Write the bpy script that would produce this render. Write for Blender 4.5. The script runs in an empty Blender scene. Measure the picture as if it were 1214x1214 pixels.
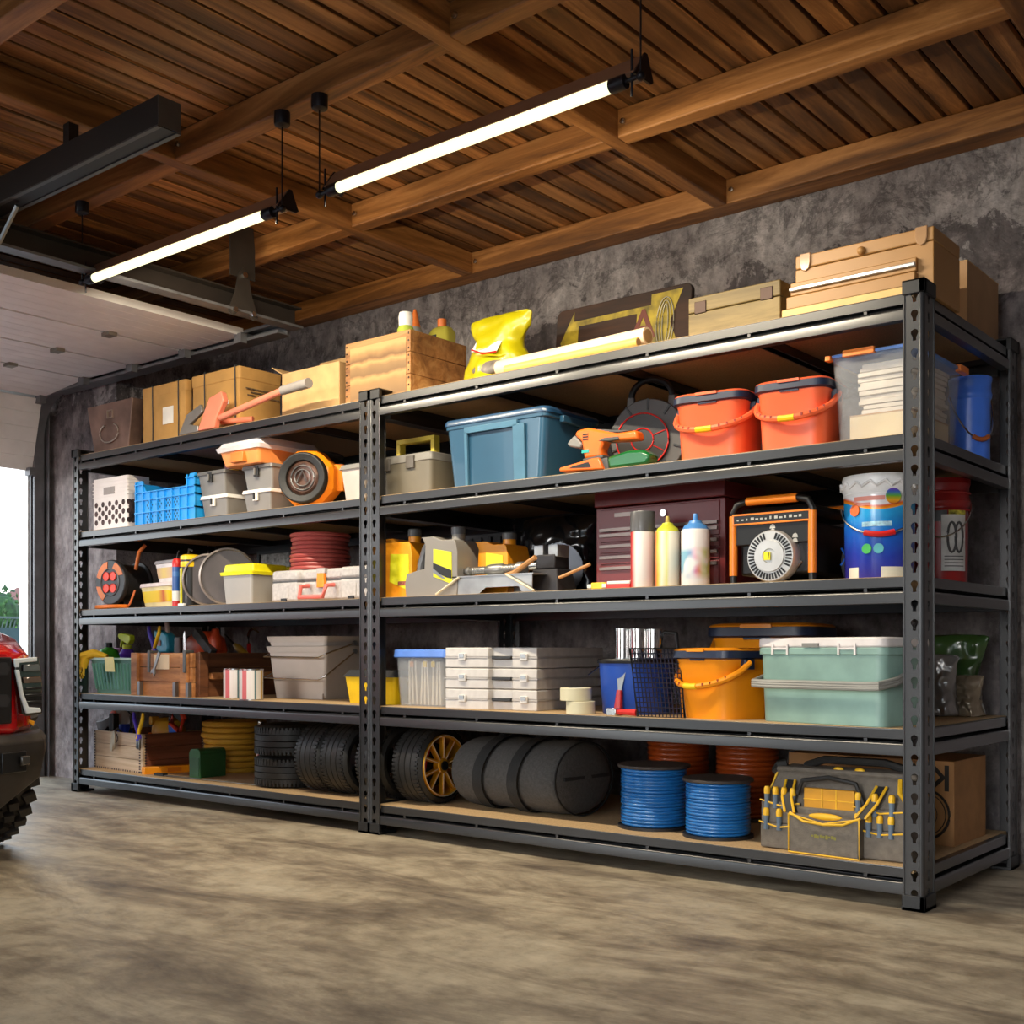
import bpy, bmesh, math, random
from mathutils import Vector, Matrix
SC = bpy.context.scene
COL = SC.collection
random.seed(11)
PI = math.pi
# ------------------------------------------------------------------ survey of the place (camera position and axes, metres)
F = 1378.; CX, CY, CZ = 6.312, -3.654, .826
_n = math.hypot(.6325, .7746); SN = .6325/_n; CS = .7746/_n
SH = [.133, .575, 1.062, 1.518, 1.965]          # shelf board heights
def colx(px, Y):
    d = (px-607)/F; t = (Y-CY)/(SN*d+CS); return CX+t*(CS*d-SN)
def colY(px, X):
    d = (px-607)/F; t = (X-CX)/(CS*d-SN); return CY+t*(SN*d+CS)
def dep(px, Y):
    d = (px-607)/F; return (Y-CY)/(SN*d+CS)
def zz(py, px, Y): return CZ+(771-py)/F*dep(px, Y)
def onz(px, py, z):
    d = (px-607)/F; t = (z-CZ)*F/(771-py); return CX+t*(CS*d-SN), CY+t*(SN*d+CS)
def fit(xl, xr, xs, Yf, yt, k):
    """box on shelf k -> centre x, centre y, width, depth, height"""
    X0 = colx(xl, Yf); X1 = colx(xr, Yf); Y1 = min(colY(xs, X1), .97)
    return (X0+X1)/2, (Yf+Y1)/2, X1-X0, Y1-Yf, zz(yt, xr, Yf)-SH[k]
def rfit(xl, xr, Y, yt, k):
    m = (xl+xr)/2; t = dep(m, Y); d = (m-607)/F
    return colx(m, Y), Y, (xr-xl)/2*t/(F*math.sqrt(1+d*d)), zz(yt, m, Y)-SH[k]
def face_cam(x, y): return math.atan2(CY-y, CX-x)+PI/2      # local -Y turned to the viewer's side of the room
# ------------------------------------------------------------------ materials
MATS = {}
def lin(h):
    if isinstance(h, str):
        h = h.lstrip('#'); v = [int(h[i:i+2], 16)/255 for i in (0, 2, 4)]
        return tuple((c/12.92 if c <= .04045 else ((c+.055)/1.055)**2.4) for c in v)+(1,)
    return tuple(h)+(1,)
def N(nt, kind, **kw):
    n = nt.nodes.new(kind)
    for k, v in kw.items():
        if k in n.inputs: n.inputs[k].default_value = v
        else: setattr(n, k, v)
    return n
def L(nt, a, b): nt.links.new(a, b)
def newmat(name):
    m = bpy.data.materials.new(name); m.use_nodes = True
    return m, m.node_tree, m.node_tree.nodes['Principled BSDF']
def coords(nt, scale=(1, 1, 1), src='Object'):
    tc = N(nt, 'ShaderNodeTexCoord'); mp = N(nt, 'ShaderNodeMapping'); mp.inputs['Scale'].default_value = scale
    L(nt, tc.outputs[src], mp.inputs['Vector']); return mp.outputs['Vector']
def ramp(nt, fac, stops, interp='LINEAR'):
    r = N(nt, 'ShaderNodeValToRGB'); r.color_ramp.interpolation = interp
    e = r.color_ramp.elements
    while len(e) < len(stops): e.new(.5)
    for i, (p, c) in enumerate(stops): e[i].position = p; e[i].color = lin(c)
    L(nt, fac, r.inputs['Fac']); return r.outputs['Color']
def M(name, col, rough=.5, metal=0, var=.08, vs=9, bump=.0, bs=60, alpha=1, spec=.5, stretch=(1, 1, 1), coat=0, trans=0):
    if name in MATS: return MATS[name]
    m, nt, b = newmat(name); c = lin(col)
    v = coords(nt, stretch)
    nz = N(nt, 'ShaderNodeTexNoise', Scale=vs, Detail=5.); L(nt, v, nz.inputs['Vector'])
    lo = tuple(x*(1-var*1.6) for x in c[:3]); hi = tuple(min(1, x*(1+var*1.6)) for x in c[:3])
    L(nt, ramp(nt, nz.outputs['Fac'], [(.3, lo), (.7, hi)]), b.inputs['Base Color'])
    b.inputs['Roughness'].default_value = rough; b.inputs['Metallic'].default_value = metal
    b.inputs['Specular IOR Level'].default_value = spec
    if coat: b.inputs['Coat Weight'].default_value = coat
    if trans: b.inputs['Transmission Weight'].default_value = trans
    if alpha < 1: b.inputs['Alpha'].default_value = alpha
    if bump:
        n2 = N(nt, 'ShaderNodeTexNoise', Scale=bs, Detail=4.); L(nt, v, n2.inputs['Vector'])
        bp = N(nt, 'ShaderNodeBump', Strength=bump, Distance=.01); L(nt, n2.outputs['Fac'], bp.inputs['Height'])
        L(nt, bp.outputs['Normal'], b.inputs['Normal'])
    MATS[name] = m; return m
def MS(name, axis, a, b_, stops, rough=.45, interp='CONSTANT', metal=0, wob=0):
    """bands of colour along one axis of the object (prints, labels)"""
    if name in MATS: return MATS[name]
    m, nt, b = newmat(name)
    tc = N(nt, 'ShaderNodeTexCoord'); s = N(nt, 'ShaderNodeSeparateXYZ'); L(nt, tc.outputs['Object'], s.inputs[0])
    mr = N(nt, 'ShaderNodeMapRange'); mr.inputs['From Min'].default_value = a; mr.inputs['From Max'].default_value = b_
    src = s.outputs[axis]
    if wob:
        nz = N(nt, 'ShaderNodeTexNoise', Scale=14., Detail=3.); L(nt, tc.outputs['Object'], nz.inputs['Vector'])
        ma = N(nt, 'ShaderNodeMath', operation='MULTIPLY_ADD'); L(nt, nz.outputs['Fac'], ma.inputs[0]); ma.inputs[1].default_value = wob
        L(nt, src, ma.inputs[2]); src = ma.outputs[0]
    L(nt, src, mr.inputs['Value'])
    L(nt, ramp(nt, mr.outputs[0], stops, interp), b.inputs['Base Color'])
    b.inputs['Roughness'].default_value = rough; b.inputs['Metallic'].default_value = metal
    MATS[name] = m; return m
def WOOD(name, c1, c2, c3, grain='X', scale=1., rough=.6, bump=.25, src='Object', island=False, knots=True):
    if name in MATS: return MATS[name]
    m, nt, b = newmat(name)
    st = {'X': (1.2, 14, 14), 'Y': (14, 1.2, 14), 'Z': (14, 14, 1.2)}[grain]
    v = coords(nt, tuple(s*scale for s in st), src)
    if island:
        gi = N(nt, 'ShaderNodeNewGeometry')
        cb = N(nt, 'ShaderNodeCombineXYZ'); mu = N(nt, 'ShaderNodeMath', operation='MULTIPLY'); mu.inputs[1].default_value = 37.
        L(nt, gi.outputs['Random Per Island'], mu.inputs[0])
        for i in range(3): L(nt, mu.outputs[0], cb.inputs[i])
        va = N(nt, 'ShaderNodeVectorMath', operation='ADD'); L(nt, v, va.inputs[0]); L(nt, cb.outputs[0], va.inputs[1]); v = va.outputs[0]
    nz = N(nt, 'ShaderNodeTexNoise', Scale=1., Detail=8., Roughness=.65, Distortion=.8); L(nt, v, nz.inputs['Vector'])
    col = ramp(nt, nz.outputs['Fac'], [(.28, c1), (.5, c2), (.74, c3)])
    big = N(nt, 'ShaderNodeTexNoise', Scale=.35, Detail=3.); L(nt, v, big.inputs['Vector'])
    mx = N(nt, 'ShaderNodeMix', data_type='RGBA', blend_type='MULTIPLY'); mx.inputs['Factor'].default_value = .75
    L(nt, col, mx.inputs['A']); L(nt, ramp(nt, big.outputs['Fac'], [(.32, (.42, .38, .35)), (.62, (1.15, 1.1, 1.05))]), mx.inputs['B'])
    out = mx.outputs['Result']
    if island:
        mx2 = N(nt, 'ShaderNodeMix', data_type='RGBA', blend_type='MULTIPLY'); mx2.inputs['Factor'].default_value = 1.
        L(nt, out, mx2.inputs['A']); L(nt, ramp(nt, gi.outputs['Random Per Island'], [(0, (.6, .55, .5)), (.5, (.95, .95, .95)), (1, (1.35, 1.25, 1.1))]), mx2.inputs['B'])
        out = mx2.outputs['Result']
    L(nt, out, b.inputs['Base Color'])
    b.inputs['Roughness'].default_value = rough
    bp = N(nt, 'ShaderNodeBump', Strength=bump, Distance=.008); L(nt, nz.outputs['Fac'], bp.inputs['Height']); L(nt, bp.outputs['Normal'], b.inputs['Normal'])
    MATS[name] = m; return m
# ------------------------------------------------------------------ mesh builder
def rr(w, d, r, z, cx=0, cy=0, seg=4):
    """rounded rectangle ring in the xy plane"""
    r = min(r, w/2*.999, d/2*.999); pts = []
    for qx, qy, a0 in ((1, 1, 0), (-1, 1, PI/2), (-1, -1, PI), (1, -1, 1.5*PI)):
        for i in range(seg+1):
            a = a0+i*PI/2/seg
            pts.append((cx+qx*(w/2-r)+r*math.cos(a), cy+qy*(d/2-r)+r*math.sin(a), z))
    return pts
class B:
    def __init__(s): s.bm = bmesh.new(); s.xf = Matrix.Identity(4)
    def at(s, loc=(0, 0, 0), rot=(0, 0, 0), sc=(1, 1, 1)):
        from mathutils import Euler
        s.xf = Matrix.Translation(loc) @ Euler(rot).to_matrix().to_4x4() @ Matrix.Diagonal((*sc, 1)); return s
    def V(s, p): return s.bm.verts.new(s.xf @ Vector(p))
    def box(s, x0, x1, y0, y1, z0, z1):
        v = [s.V(p) for p in ((x0, y0, z0), (x1, y0, z0), (x1, y1, z0), (x0, y1, z0), (x0, y0, z1), (x1, y0, z1), (x1, y1, z1), (x0, y1, z1))]
        for f in ((0, 3, 2, 1), (4, 5, 6, 7), (0, 1, 5, 4), (1, 2, 6, 5), (2, 3, 7, 6), (3, 0, 4, 7)): s.bm.faces.new([v[i] for i in f])
        return s
    def cbox(s, cx, cy, cz, w, d, h): return s.box(cx-w/2, cx+w/2, cy-d/2, cy+d/2, cz-h/2, cz+h/2)
    def loft(s, rings, c0=True, c1=True, closed=False):
        R = [[s.V(p) for p in r] for r in rings]; n = len(R[0])
        for a, b in list(zip(R, R[1:]))+([(R[-1], R[0])] if closed else []):
            for i in range(n):
                j = (i+1) % n
                try: s.bm.faces.new((a[i], a[j], b[j], b[i]))
                except ValueError: pass
        if not closed:
            if c0: s.bm.faces.new(R[0][::-1])
            if c1: s.bm.faces.new(R[-1])
        return s
    def tap(s, w0, d0, w1, d1, z0, z1, r=.01, cx=0, cy=0, seg=4):
        return s.loft([rr(w0, d0, r, z0, cx, cy, seg), rr(w1, d1, r, z1, cx, cy, seg)])
    def tub(s, w0, d0, w1, d1, z0, z1, r=.01, th=.004, cx=0, cy=0, seg=4):
        return s.loft([rr(w0, d0, r, z0, cx, cy, seg), rr(w1, d1, r, z1, cx, cy, seg), rr(w1-2*th, d1-2*th, r, z1, cx, cy, seg), rr(w0-2*th, d0-2*th, r, z0+th, cx, cy, seg)])
    def lathe(s, prof, c=(0, 0, 0), n=28, axis='z', cap=True):
        rings = []
        for r, h in prof:
            ring = []
            for i in range(n):
                a = 2*PI*i/n; x, y = r*math.cos(a), r*math.sin(a)
                p = {'z': (x, y, h), 'x': (h, x, y), 'y': (y, h, x)}[axis]
                ring.append((c[0]+p[0], c[1]+p[1], c[2]+p[2]))
            rings.append(ring)
        return s.loft(rings, cap, cap)
    def ringlathe(s, prof, c=(0, 0, 0), n=32, axis='z'):
        """closed profile swept round an axis"""
        rings = []
        for r, h in prof:
            ring = []
            for i in range(n):
                a = 2*PI*i/n; x, y = r*math.cos(a), r*math.sin(a)
                p = {'z': (x, y, h), 'x': (h, x, y), 'y': (y, h, x)}[axis]
                ring.append((c[0]+p[0], c[1]+p[1], c[2]+p[2]))
            rings.append(ring)
        return s.loft(rings, closed=True)
    def tube(s, pts, r, n=8, closed=False, taper=None):
        pts = [Vector(p) for p in pts]; m = len(pts); rings = []; up = Vector((.013, .027, 1))
        for i, p in enumerate(pts):
            a = pts[(i-1) % m] if (closed or i) else p; b = pts[(i+1) % m] if (closed or i < m-1) else p
            d = (b-a).normalized()
            x = d.cross(up)
            if x.length < .05: x = d.cross(Vector((1, .02, .01)))
            x.normalize(); y = x.cross(d)
            if rings and x.dot(px_) < 0: pass
            rad = r*(taper[i] if taper else 1)
            rings.append([tuple(p+(x*math.cos(2*PI*k/n)+y*math.sin(2*PI*k/n))*rad) for k in range(n)]); px_ = x
        return s.loft(rings, closed=closed)
    def cyl(s, p0, p1, r0, r1=None, n=20):
        return s.tube([p0, p1], r0, n, taper=[1, (r1 if r1 is not None else r0)/r0])
    def prism(s, poly, a, b, plane='xz'):
        f = {'xz': lambda u, v, w: (u, w, v), 'yz': lambda u, v, w: (w, u, v), 'xy': lambda u, v, w: (u, v, w)}[plane]
        return s.loft([[f(u, v, a) for u, v in poly], [f(u, v, b) for u, v in poly]])
    def sph(s, c, rx, ry=None, rz=None, n=16, m=10):
        ry = ry or rx; rz = rz or rx; rings = []
        for j in range(m+1):
            a = -PI/2+PI*(j+.001)/(m+.002); rings.append([(c[0]+rx*math.cos(a)*math.cos(2*PI*i/n), c[1]+ry*math.cos(a)*math.sin(2*PI*i/n), c[2]+rz*math.sin(a)) for i in range(n)])
        return s.loft(rings)
    def build(s, name, mat, parent=None, bevel=0, ang=35, solid=0, seg=2, loc=None, weld=False, flat=False):
        if weld: bmesh.ops.remove_doubles(s.bm, verts=s.bm.verts, dist=.0002)
        me = bpy.data.meshes.new(name); bmesh.ops.recalc_face_normals(s.bm, faces=s.bm.faces); s.bm.to_mesh(me); s.bm.free()
        for p in me.polygons: p.use_smooth = not flat
        if not flat: me.set_sharp_from_angle(angle=math.radians(ang))
        o = bpy.data.objects.new(name, me); COL.objects.link(o); me.materials.append(mat)
        if parent: o.parent = parent
        if loc: o.location = loc
        if solid: md = o.modifiers.new('s', 'SOLIDIFY'); md.thickness = solid; md.offset = 0
        if bevel:
            md = o.modifiers.new('b', 'BEVEL'); md.width = bevel; md.segments = seg; md.limit_method = 'ANGLE'; md.angle_limit = math.radians(40); md.harden_normals = False
        return o
def T(name, label, cat, x, y, z, rz=0, group=None):
    o = bpy.data.objects.new(name, None); COL.objects.link(o); o.location = (x, y, z); o.rotation_euler = (0, 0, rz)
    o['label'] = label; o['category'] = cat; o.empty_display_size = .05
    if group: o['group'] = group
    return o
def tag(o, label, cat, group=None, kind=None):
    o['label'] = label; o['category'] = cat
    if group: o['group'] = group
    if kind: o['kind'] = kind
    return o
def struct(o, label=None, cat=None):
    o['kind'] = 'structure'
    if label: o['label'] = label; o['category'] = cat
    return o
def dup(root, loc=None, rz=None, label=None):
    c = root.copy(); COL.objects.link(c)
    if loc is not None: c.location = loc
    if rz is not None: c.rotation_euler = (0, 0, rz)
    if label: c['label'] = label
    for ch in list(root.children):
        d = dup(ch); d.parent = c
    return c
def text(body, size, mat, parent, loc, rot, name='lettering', ext=.0006, mirror=False, align='CENTER', wide=1):
    cu = bpy.data.curves.new(name, 'FONT'); cu.body = body; cu.size = size; cu.extrude = ext; cu.align_x = align; cu.align_y = 'CENTER'; cu.offset = size*.01
    o = bpy.data.objects.new(name, cu); COL.objects.link(o)
    dg = bpy.context.evaluated_depsgraph_get(); dg.update()
    me = bpy.data.meshes.new_from_object(o.evaluated_get(dg)); bpy.data.objects.remove(o)
    ob = bpy.data.objects.new(name, me); COL.objects.link(ob); me.materials.clear(); me.materials.append(mat)
    ob.parent = parent; ob.location = loc; ob.rotation_euler = rot
    ob.scale = ((-wide if mirror else wide), 1, 1); return ob
def arc(cx, cy, r, a0, a1, n=12): return [(cx+r*math.cos(math.radians(a0+(a1-a0)*i/n)), cy+r*math.sin(math.radians(a0+(a1-a0)*i/n))) for i in range(n+1)]
# ------------------------------------------------------------------ common materials
BLK = M('black_plastic', '#17181a', .45)
RK = M('rack_powder_coat', '#17181b', .36, .0, var=.03, spec=.8, coat=.5)
RK.node_tree.nodes['Principled BSDF'].inputs['Coat Roughness'].default_value = .22
STEEL = M('bright_steel', '#c9c9c7', .25, 1, var=.05)
DSTEEL = M('dull_steel', '#8d8f90', .4, .9, var=.1)
CHROME = M('chrome', '#e6e6e6', .12, 1, var=.02)
WHT = M('white_plastic', '#e9e7e2', .4)
ORG = M('orange_plastic', '#f2842a', .35)
YEL = M('yellow_plastic', '#f3c818', .35)
RED = M('red_plastic', '#c8201c', .35)
BLU = M('blue_plastic', '#1f5fc4', .35)
GRY = M('grey_plastic', '#7d7c79', .45)
DGR = M('dark_grey_plastic', '#4b4b4b', .45)
RUB = M('black_rubber', '#1a1a1a', .55, bump=.15)
NAVY = M('navy_plastic', '#1c2740', .4)
PAPER = M('white_paper', '#e8e4da', .8)
# ------------------------------------------------------------------ room
def concrete_wall():
    m, nt, b = newmat('rough_concrete_wall')
    v = coords(nt, (1, 1, 1)); vs = coords(nt, (1, 1, .6))
    n1 = N(nt, 'ShaderNodeTexNoise', Scale=1.7, Detail=10., Roughness=.62, Distortion=.35); L(nt, v, n1.inputs['Vector'])
    n2 = N(nt, 'ShaderNodeTexNoise', Scale=13., Detail=9., Roughness=.7); L(nt, vs, n2.inputs['Vector'])
    n3 = N(nt, 'ShaderNodeTexNoise', Scale=4.2, Detail=12., Roughness=.74, Distortion=.4); L(nt, v, n3.inputs['Vector'])
    c1 = ramp(nt, n1.outputs['Fac'], [(.36, '#7d7475'), (.5, '#a39b9b'), (.64, '#c3bdbd')])
    c2 = ramp(nt, n2.outputs['Fac'], [(.32, (.34, .32, .33)), (.5, (1, 1, 1)), (.68, (1.6, 1.58, 1.57))])
    mx = N(nt, 'ShaderNodeMix', data_type='RGBA', blend_type='MULTIPLY'); mx.inputs['Factor'].default_value = .8
    L(nt, c1, mx.inputs['A']); L(nt, c2, mx.inputs['B'])
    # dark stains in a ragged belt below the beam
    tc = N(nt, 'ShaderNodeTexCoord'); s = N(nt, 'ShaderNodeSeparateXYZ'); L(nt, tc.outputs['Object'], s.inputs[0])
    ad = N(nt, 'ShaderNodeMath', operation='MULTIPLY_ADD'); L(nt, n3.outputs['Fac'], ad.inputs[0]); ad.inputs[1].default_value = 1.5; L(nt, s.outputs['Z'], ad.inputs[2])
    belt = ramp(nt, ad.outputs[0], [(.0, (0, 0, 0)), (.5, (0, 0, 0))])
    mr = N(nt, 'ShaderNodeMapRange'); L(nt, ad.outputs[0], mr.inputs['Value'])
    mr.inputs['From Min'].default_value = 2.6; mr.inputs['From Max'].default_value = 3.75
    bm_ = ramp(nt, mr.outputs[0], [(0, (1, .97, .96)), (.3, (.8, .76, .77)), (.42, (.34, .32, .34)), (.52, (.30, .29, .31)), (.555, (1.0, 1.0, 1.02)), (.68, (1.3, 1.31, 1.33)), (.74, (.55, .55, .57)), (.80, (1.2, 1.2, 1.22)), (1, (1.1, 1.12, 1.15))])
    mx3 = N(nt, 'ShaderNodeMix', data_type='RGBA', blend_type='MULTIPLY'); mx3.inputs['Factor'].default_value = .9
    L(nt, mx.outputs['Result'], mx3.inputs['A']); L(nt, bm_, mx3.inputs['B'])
    L(nt, mx3.outputs['Result'], b.inputs['Base Color']); b.inputs['Roughness'].default_value = .85
    vo = N(nt, 'ShaderNodeTexVoronoi', Scale=26.); L(nt, vs, vo.inputs['Vector'])
    pit = ramp(nt, vo.outputs['Distance'], [(.0, (0, 0, 0)), (.22, (1, 1, 1))])
    a = N(nt, 'ShaderNodeMath', operation='MULTIPLY_ADD'); L(nt, pit, a.inputs[0]); a.inputs[1].default_value = .25; L(nt, n2.outputs['Fac'], a.inputs[2])
    a2 = N(nt, 'ShaderNodeMath', operation='MULTIPLY_ADD'); L(nt, n3.outputs['Fac'], a2.inputs[0]); a2.inputs[1].default_value = 1.6; L(nt, a.outputs[0], a2.inputs[2])
    bp = N(nt, 'ShaderNodeBump', Strength=1.0, Distance=.07); L(nt, a2.outputs[0], bp.inputs['Height']); L(nt, bp.outputs['Normal'], b.inputs['Normal'])
    return m
CW = concrete_wall()
def floor_mat():
    m, nt, b = newmat('polished_stained_concrete')
    v = coords(nt, (1, 1, 1)); vs = coords(nt, (.8, 2.2, 1))
    n1 = N(nt, 'ShaderNodeTexNoise', Scale=1.6, Detail=12., Roughness=.7, Distortion=.4); L(nt, vs, n1.inputs['Vector'])
    n2 = N(nt, 'ShaderNodeTexNoise', Scale=9., Detail=10., Roughness=.72); L(nt, v, n2.inputs['Vector'])
    c1 = ramp(nt, n1.outputs['Fac'], [(.32, '#5e5348'), (.46, '#908370'), (.56, '#b0a38c'), (.72, '#c4b9a3')])
    c2 = ramp(nt, n2.outputs['Fac'], [(.34, (.55, .53, .5)), (.5, (1, 1, 1)), (.68, (1.3, 1.3, 1.3))])
    mx = N(nt, 'ShaderNodeMix', data_type='RGBA', blend_type='MULTIPLY'); mx.inputs['Factor'].default_value = .7
    L(nt, c1, mx.inputs['A']); L(nt, c2, mx.inputs['B']); L(nt, mx.outputs['Result'], b.inputs['Base Color'])
    L(nt, ramp(nt, n2.outputs['Fac'], [(.3, (.36, .36, .36)), (.7, (.56, .56, .56))]), b.inputs['Roughness'])
    bp = N(nt, 'ShaderNodeBump', Strength=.12, Distance=.01); L(nt, n2.outputs['Fac'], bp.inputs['Height']); L(nt, bp.outputs['Normal'], b.inputs['Normal'])
    return m
o = B().box(-1.15, 7.7, -5.6, 1.3, -.1, 0).build('floor', floor_mat()); struct(o, 'polished beige brown concrete garage floor', 'floor')
o = B().box(-.12, 7.7, 1.08, 1.3, 0, 3.1).build('wall_back', CW); struct(o, 'rough stained concrete wall behind the racks', 'wall')
o = B().box(-1.0, -.12, .36, 1.3, 0, 3.1).build('wall_pier', CW); struct(o, 'concrete pier between door track and rack', 'wall')
WH = M('painted_white_block', '#d8d8d4', .7, bump=.2)
w = B().box(-1.06, -.95, .232, .36, 0, 3.1).box(-1.06, -.95, -3.9, .232, 2.46, 3.1).box(-1.06, -.95, -5.6, -3.9, 0, 3.1).build('wall_left', WH); struct(w, 'pale wall around the garage door opening', 'wall')
o = B().box(7.6, 7.7, -5.6, 1.08, 0, 3.1).build('wall_right', CW); struct(o, 'concrete side wall right of the camera', 'wall')
o = B().box(1.7, 4.4, -5.75, -5.6, 0, 3.1).build('wall_light_block', CW); struct(o, 'added unseen concrete block behind the camera that holds back daylight', 'wall')  # unseen block added to keep daylight reflections off the right rack
# ceiling: boards with dark gaps above beams
PLK = WOOD('ceiling_plank_wood', '#23130a', '#8f6337', '#dba569', 'Y', .75, .5, island=True)
BEAMW = WOOD('ceiling_beam_wood', '#3a210f', '#93612f', '#d59a5c', 'X', .8, .5)
BEAMY = WOOD('ceiling_crossbeam_wood', '#3a210f', '#93612f', '#d59a5c', 'Y', .8, .5)
p = B(); x = -.95; pitch = .1
while x < 7.6:
    p.box(x, x+pitch-.014, -5.6, 1.08, 2.92+random.uniform(0, .004), 2.945); x += pitch
o = p.build('ceiling', PLK, bevel=.003, seg=1); struct(o, 'brown wooden plank ceiling with dark gaps', 'ceiling')
o = B().box(-1, 7.7, -5.6, 1.3, 2.975, 3.1).build('trim_1', M('ceiling_void', '#0e0b09', .9)); struct(o, 'dark void above the ceiling planks', 'ceiling')
k = 2
for yy in (1.01, .13, -.835, -1.80, -2.765, -3.73):
    z0 = 2.81
    o = B().box(-.95, 7.6, yy-.06 if yy > 1 else yy-.04, min(yy+.07, 1.08) if yy > 1 else yy+.04, z0, 2.921).build('trim_%d' % k, BEAMW, bevel=.006); k += 1
    struct(o, 'long wooden ceiling beam parallel to the rack wall', 'beam')
for xx in (.755, 2.25, 3.75, 5.25, 6.75):
    o = B().box(xx-.035, xx+.035, -5.6, .95, 2.808, 2.92).build('trim_%d' % k, BEAMY, bevel=.006); k += 1
    struct(o, 'wooden ceiling crossbeam running away from the rack wall', 'beam')
    for yy in (.93, .07, -.895):
        o = B().lathe([(.012, -.004), (.011, -.012), (.004, -.014)], (xx+.06, yy+.02, 2.865), 12, 'y').build('beam_bolt', STEEL)
        tag(o, 'steel bolt head in the ceiling beam beside a crossbeam', 'bolt', 'bolt heads in the ceiling beams')
# ------------------------------------------------------------------ sectional garage door, rolled up under the ceiling
TRK = M('galvanised_track', '#6e6e71', .42, .4, var=.15)
DPN = M('door_panel_white', '#e4e0dd', .45, var=.04)
d = T('garage_door', 'white sectional overhead garage door rolled up below the ceiling', 'garage door', -.9, -1.85, 2.0)
dx, dy, dz = .9, 1.85, -2.0
def curve_pts():
    """centre line of the track from the floor up and round to the ceiling run (x, z)"""
    return [(-.905, 0.0), (-.905, 2.2)]+[( -.605-.3*math.cos(a), 2.2+.3*math.sin(a)) for a in [i*PI/2/8 for i in range(1, 9)]]+[(1.5, 2.5)]
path = [(-.905, 1.98), (-.905, 2.2)]+[(-.605-.3*math.cos(i*PI/16), 2.2+.3*math.sin(i*PI/16)) for i in range(1, 9)]+[(1.30, 2.5)]
def along(path, s):
    for a, b_ in zip(path, path[1:]):
        l = math.dist(a, b_)
        if s <= l or b_ is path[-1]:
            t = s/l; return (a[0]+(b_[0]-a[0])*t, a[1]+(b_[1]-a[1])*t, (b_[0]-a[0])/l, (b_[1]-a[1])/l)
        s -= l
tot = sum(math.dist(a, b_) for a, b_ in zip(path, path[1:]))
npan = 5; pl = tot/npan
hinge = M('hinge_steel', '#8f8a80', .4, .8)
for i in range(npan):
    P_ = B(); s0 = i*pl+.011; s1 = (i+1)*pl-.011; pts = []
    a = along(path, s0); e = along(path, s1)
    # each panel is a straight slab with four shallow grooves
    ax, az = a[0], a[1]; ex, ez = e[0], e[1]; ln = math.hypot(ex-ax, ez-az); ux, uz = (ex-ax)/ln, (ez-az)/ln; nx, nz = uz, -ux
    g = [0]; m_ = 5
    poly = []
    for q in range(m_):
        q0 = ln*q/m_; q1 = ln*(q+1)/m_
        poly += [(q0+.003, .0), (q1-.003, .0), (q1-.001, -.003)] if q < m_-1 else [(q0+.003, 0), (q1, 0)]
    poly = [(0, 0)]+poly[1:] if False else poly
    top = [(ax+ux*q+nx*h, az+uz*q+nz*h) for q, h in poly]
    bot = [(ax-nx*.04, az-nz*.04), (ex-nx*.04, ez-nz*.04)][::-1]
    P_.prism([(u+dx, v+dz) for u, v in top+bot], -3.75+dy, .235+dy, 'xz')
    pn = P_.build('door_panel', DPN, d)
    if i:
        for yy in (-.25, -1.0, -1.75, -2.5, -3.2):
            B().cbox(ax+dx+nx*.008, yy+dy, az+dz+nz*.008, .07 if abs(ux) > .5 else .02, .05, .02 if abs(ux) > .5 else .07).build('hinge', hinge, d)
    for (sx, sz) in ((a[0], a[1]),):
        r_ = B(); r_.cbox(sx+dx+nx*.02, .215+dy, sz+dz+nz*.02, .06, .04, .05); r_.cyl((sx+dx, .22+dy, sz+dz), (sx+dx, .29+dy, sz+dz), .018, n=12)
        r_.build('roller_bracket', TRK, d)
r_ = B(); a = along(path, tot-.01); r_.cbox(a[0]+dx, .215+dy, a[1]+dz-.02, .06, .04, .05); r_.cyl((a[0]+dx, .22+dy, a[1]+dz), (a[0]+dx, .29+dy, a[1]+dz), .018, n=12); r_.build('roller_bracket', TRK, d)
def track(yc, label):
    t = T('door_track', label, 'track', -.905, yc, 0)
    tp = [(-.905, 0.0), (-.905, 1.0), (-.905, 2.2)]+[(-.605-.3*math.cos(i*PI/20), 2.2+.3*math.sin(i*PI/20)) for i in range(1, 11)]+[(.5, 2.5), (1.57, 2.5)]
    sec = [(-.034, -.03), (-.034, .03), (.034, .03), (.034, .014), (.028, .014), (.028, .024), (-.028, .024), (-.028, -.024), (.028, -.024), (.028, -.014), (.034, -.014), (.034, -.03)]
    rings = []
    for i, (x, z) in enumerate(tp):
        a = tp[max(0, i-1)]; b_ = tp[min(len(tp)-1, i+1)]; l = math.dist(a, b_); ux, uz = (b_[0]-a[0])/l, (b_[1]-a[1])/l; nx, nz = uz, -ux
        rings.append([(x+.905+nx*v, -u if yc > -1 else u, z+nz*v) for u, v in sec])
    B().loft(rings).build('rail', TRK, t)
    # backing angle that ties the vertical run to the wall
    s_ = 1 if yc > -1 else -1
    B().box(-.045, -.04, -.03*s_, .08*s_, 0, 2.3).box(-.045, .06, .05*s_, .055*s_, 0, 2.4).build('wall_angle', TRK, t)
    B().box(.25, 2.46, .034*s_, .06*s_, 2.47, 2.54).build('stiffener', TRK, t)
    return t
track(.27, 'dark steel curved door track beside the concrete pier')
track(-3.79, 'dark steel curved door track on the far side of the opening')
cb = T('door_crossbeam', 'brown steel channel hung crosswise below the wooden ceiling', 'support beam', 1.6, -1.8, 2.5)
B().prism([(0, .0), (.06, .0), (.06, .008), (.008, .008), (.008, .092), (.06, .092), (.06, .1), (0, .1)][::-1], -2.15, 2.12, 'xz').build('channel', M('channel_steel', '#3d3631', .5, .5), cb)
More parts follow.
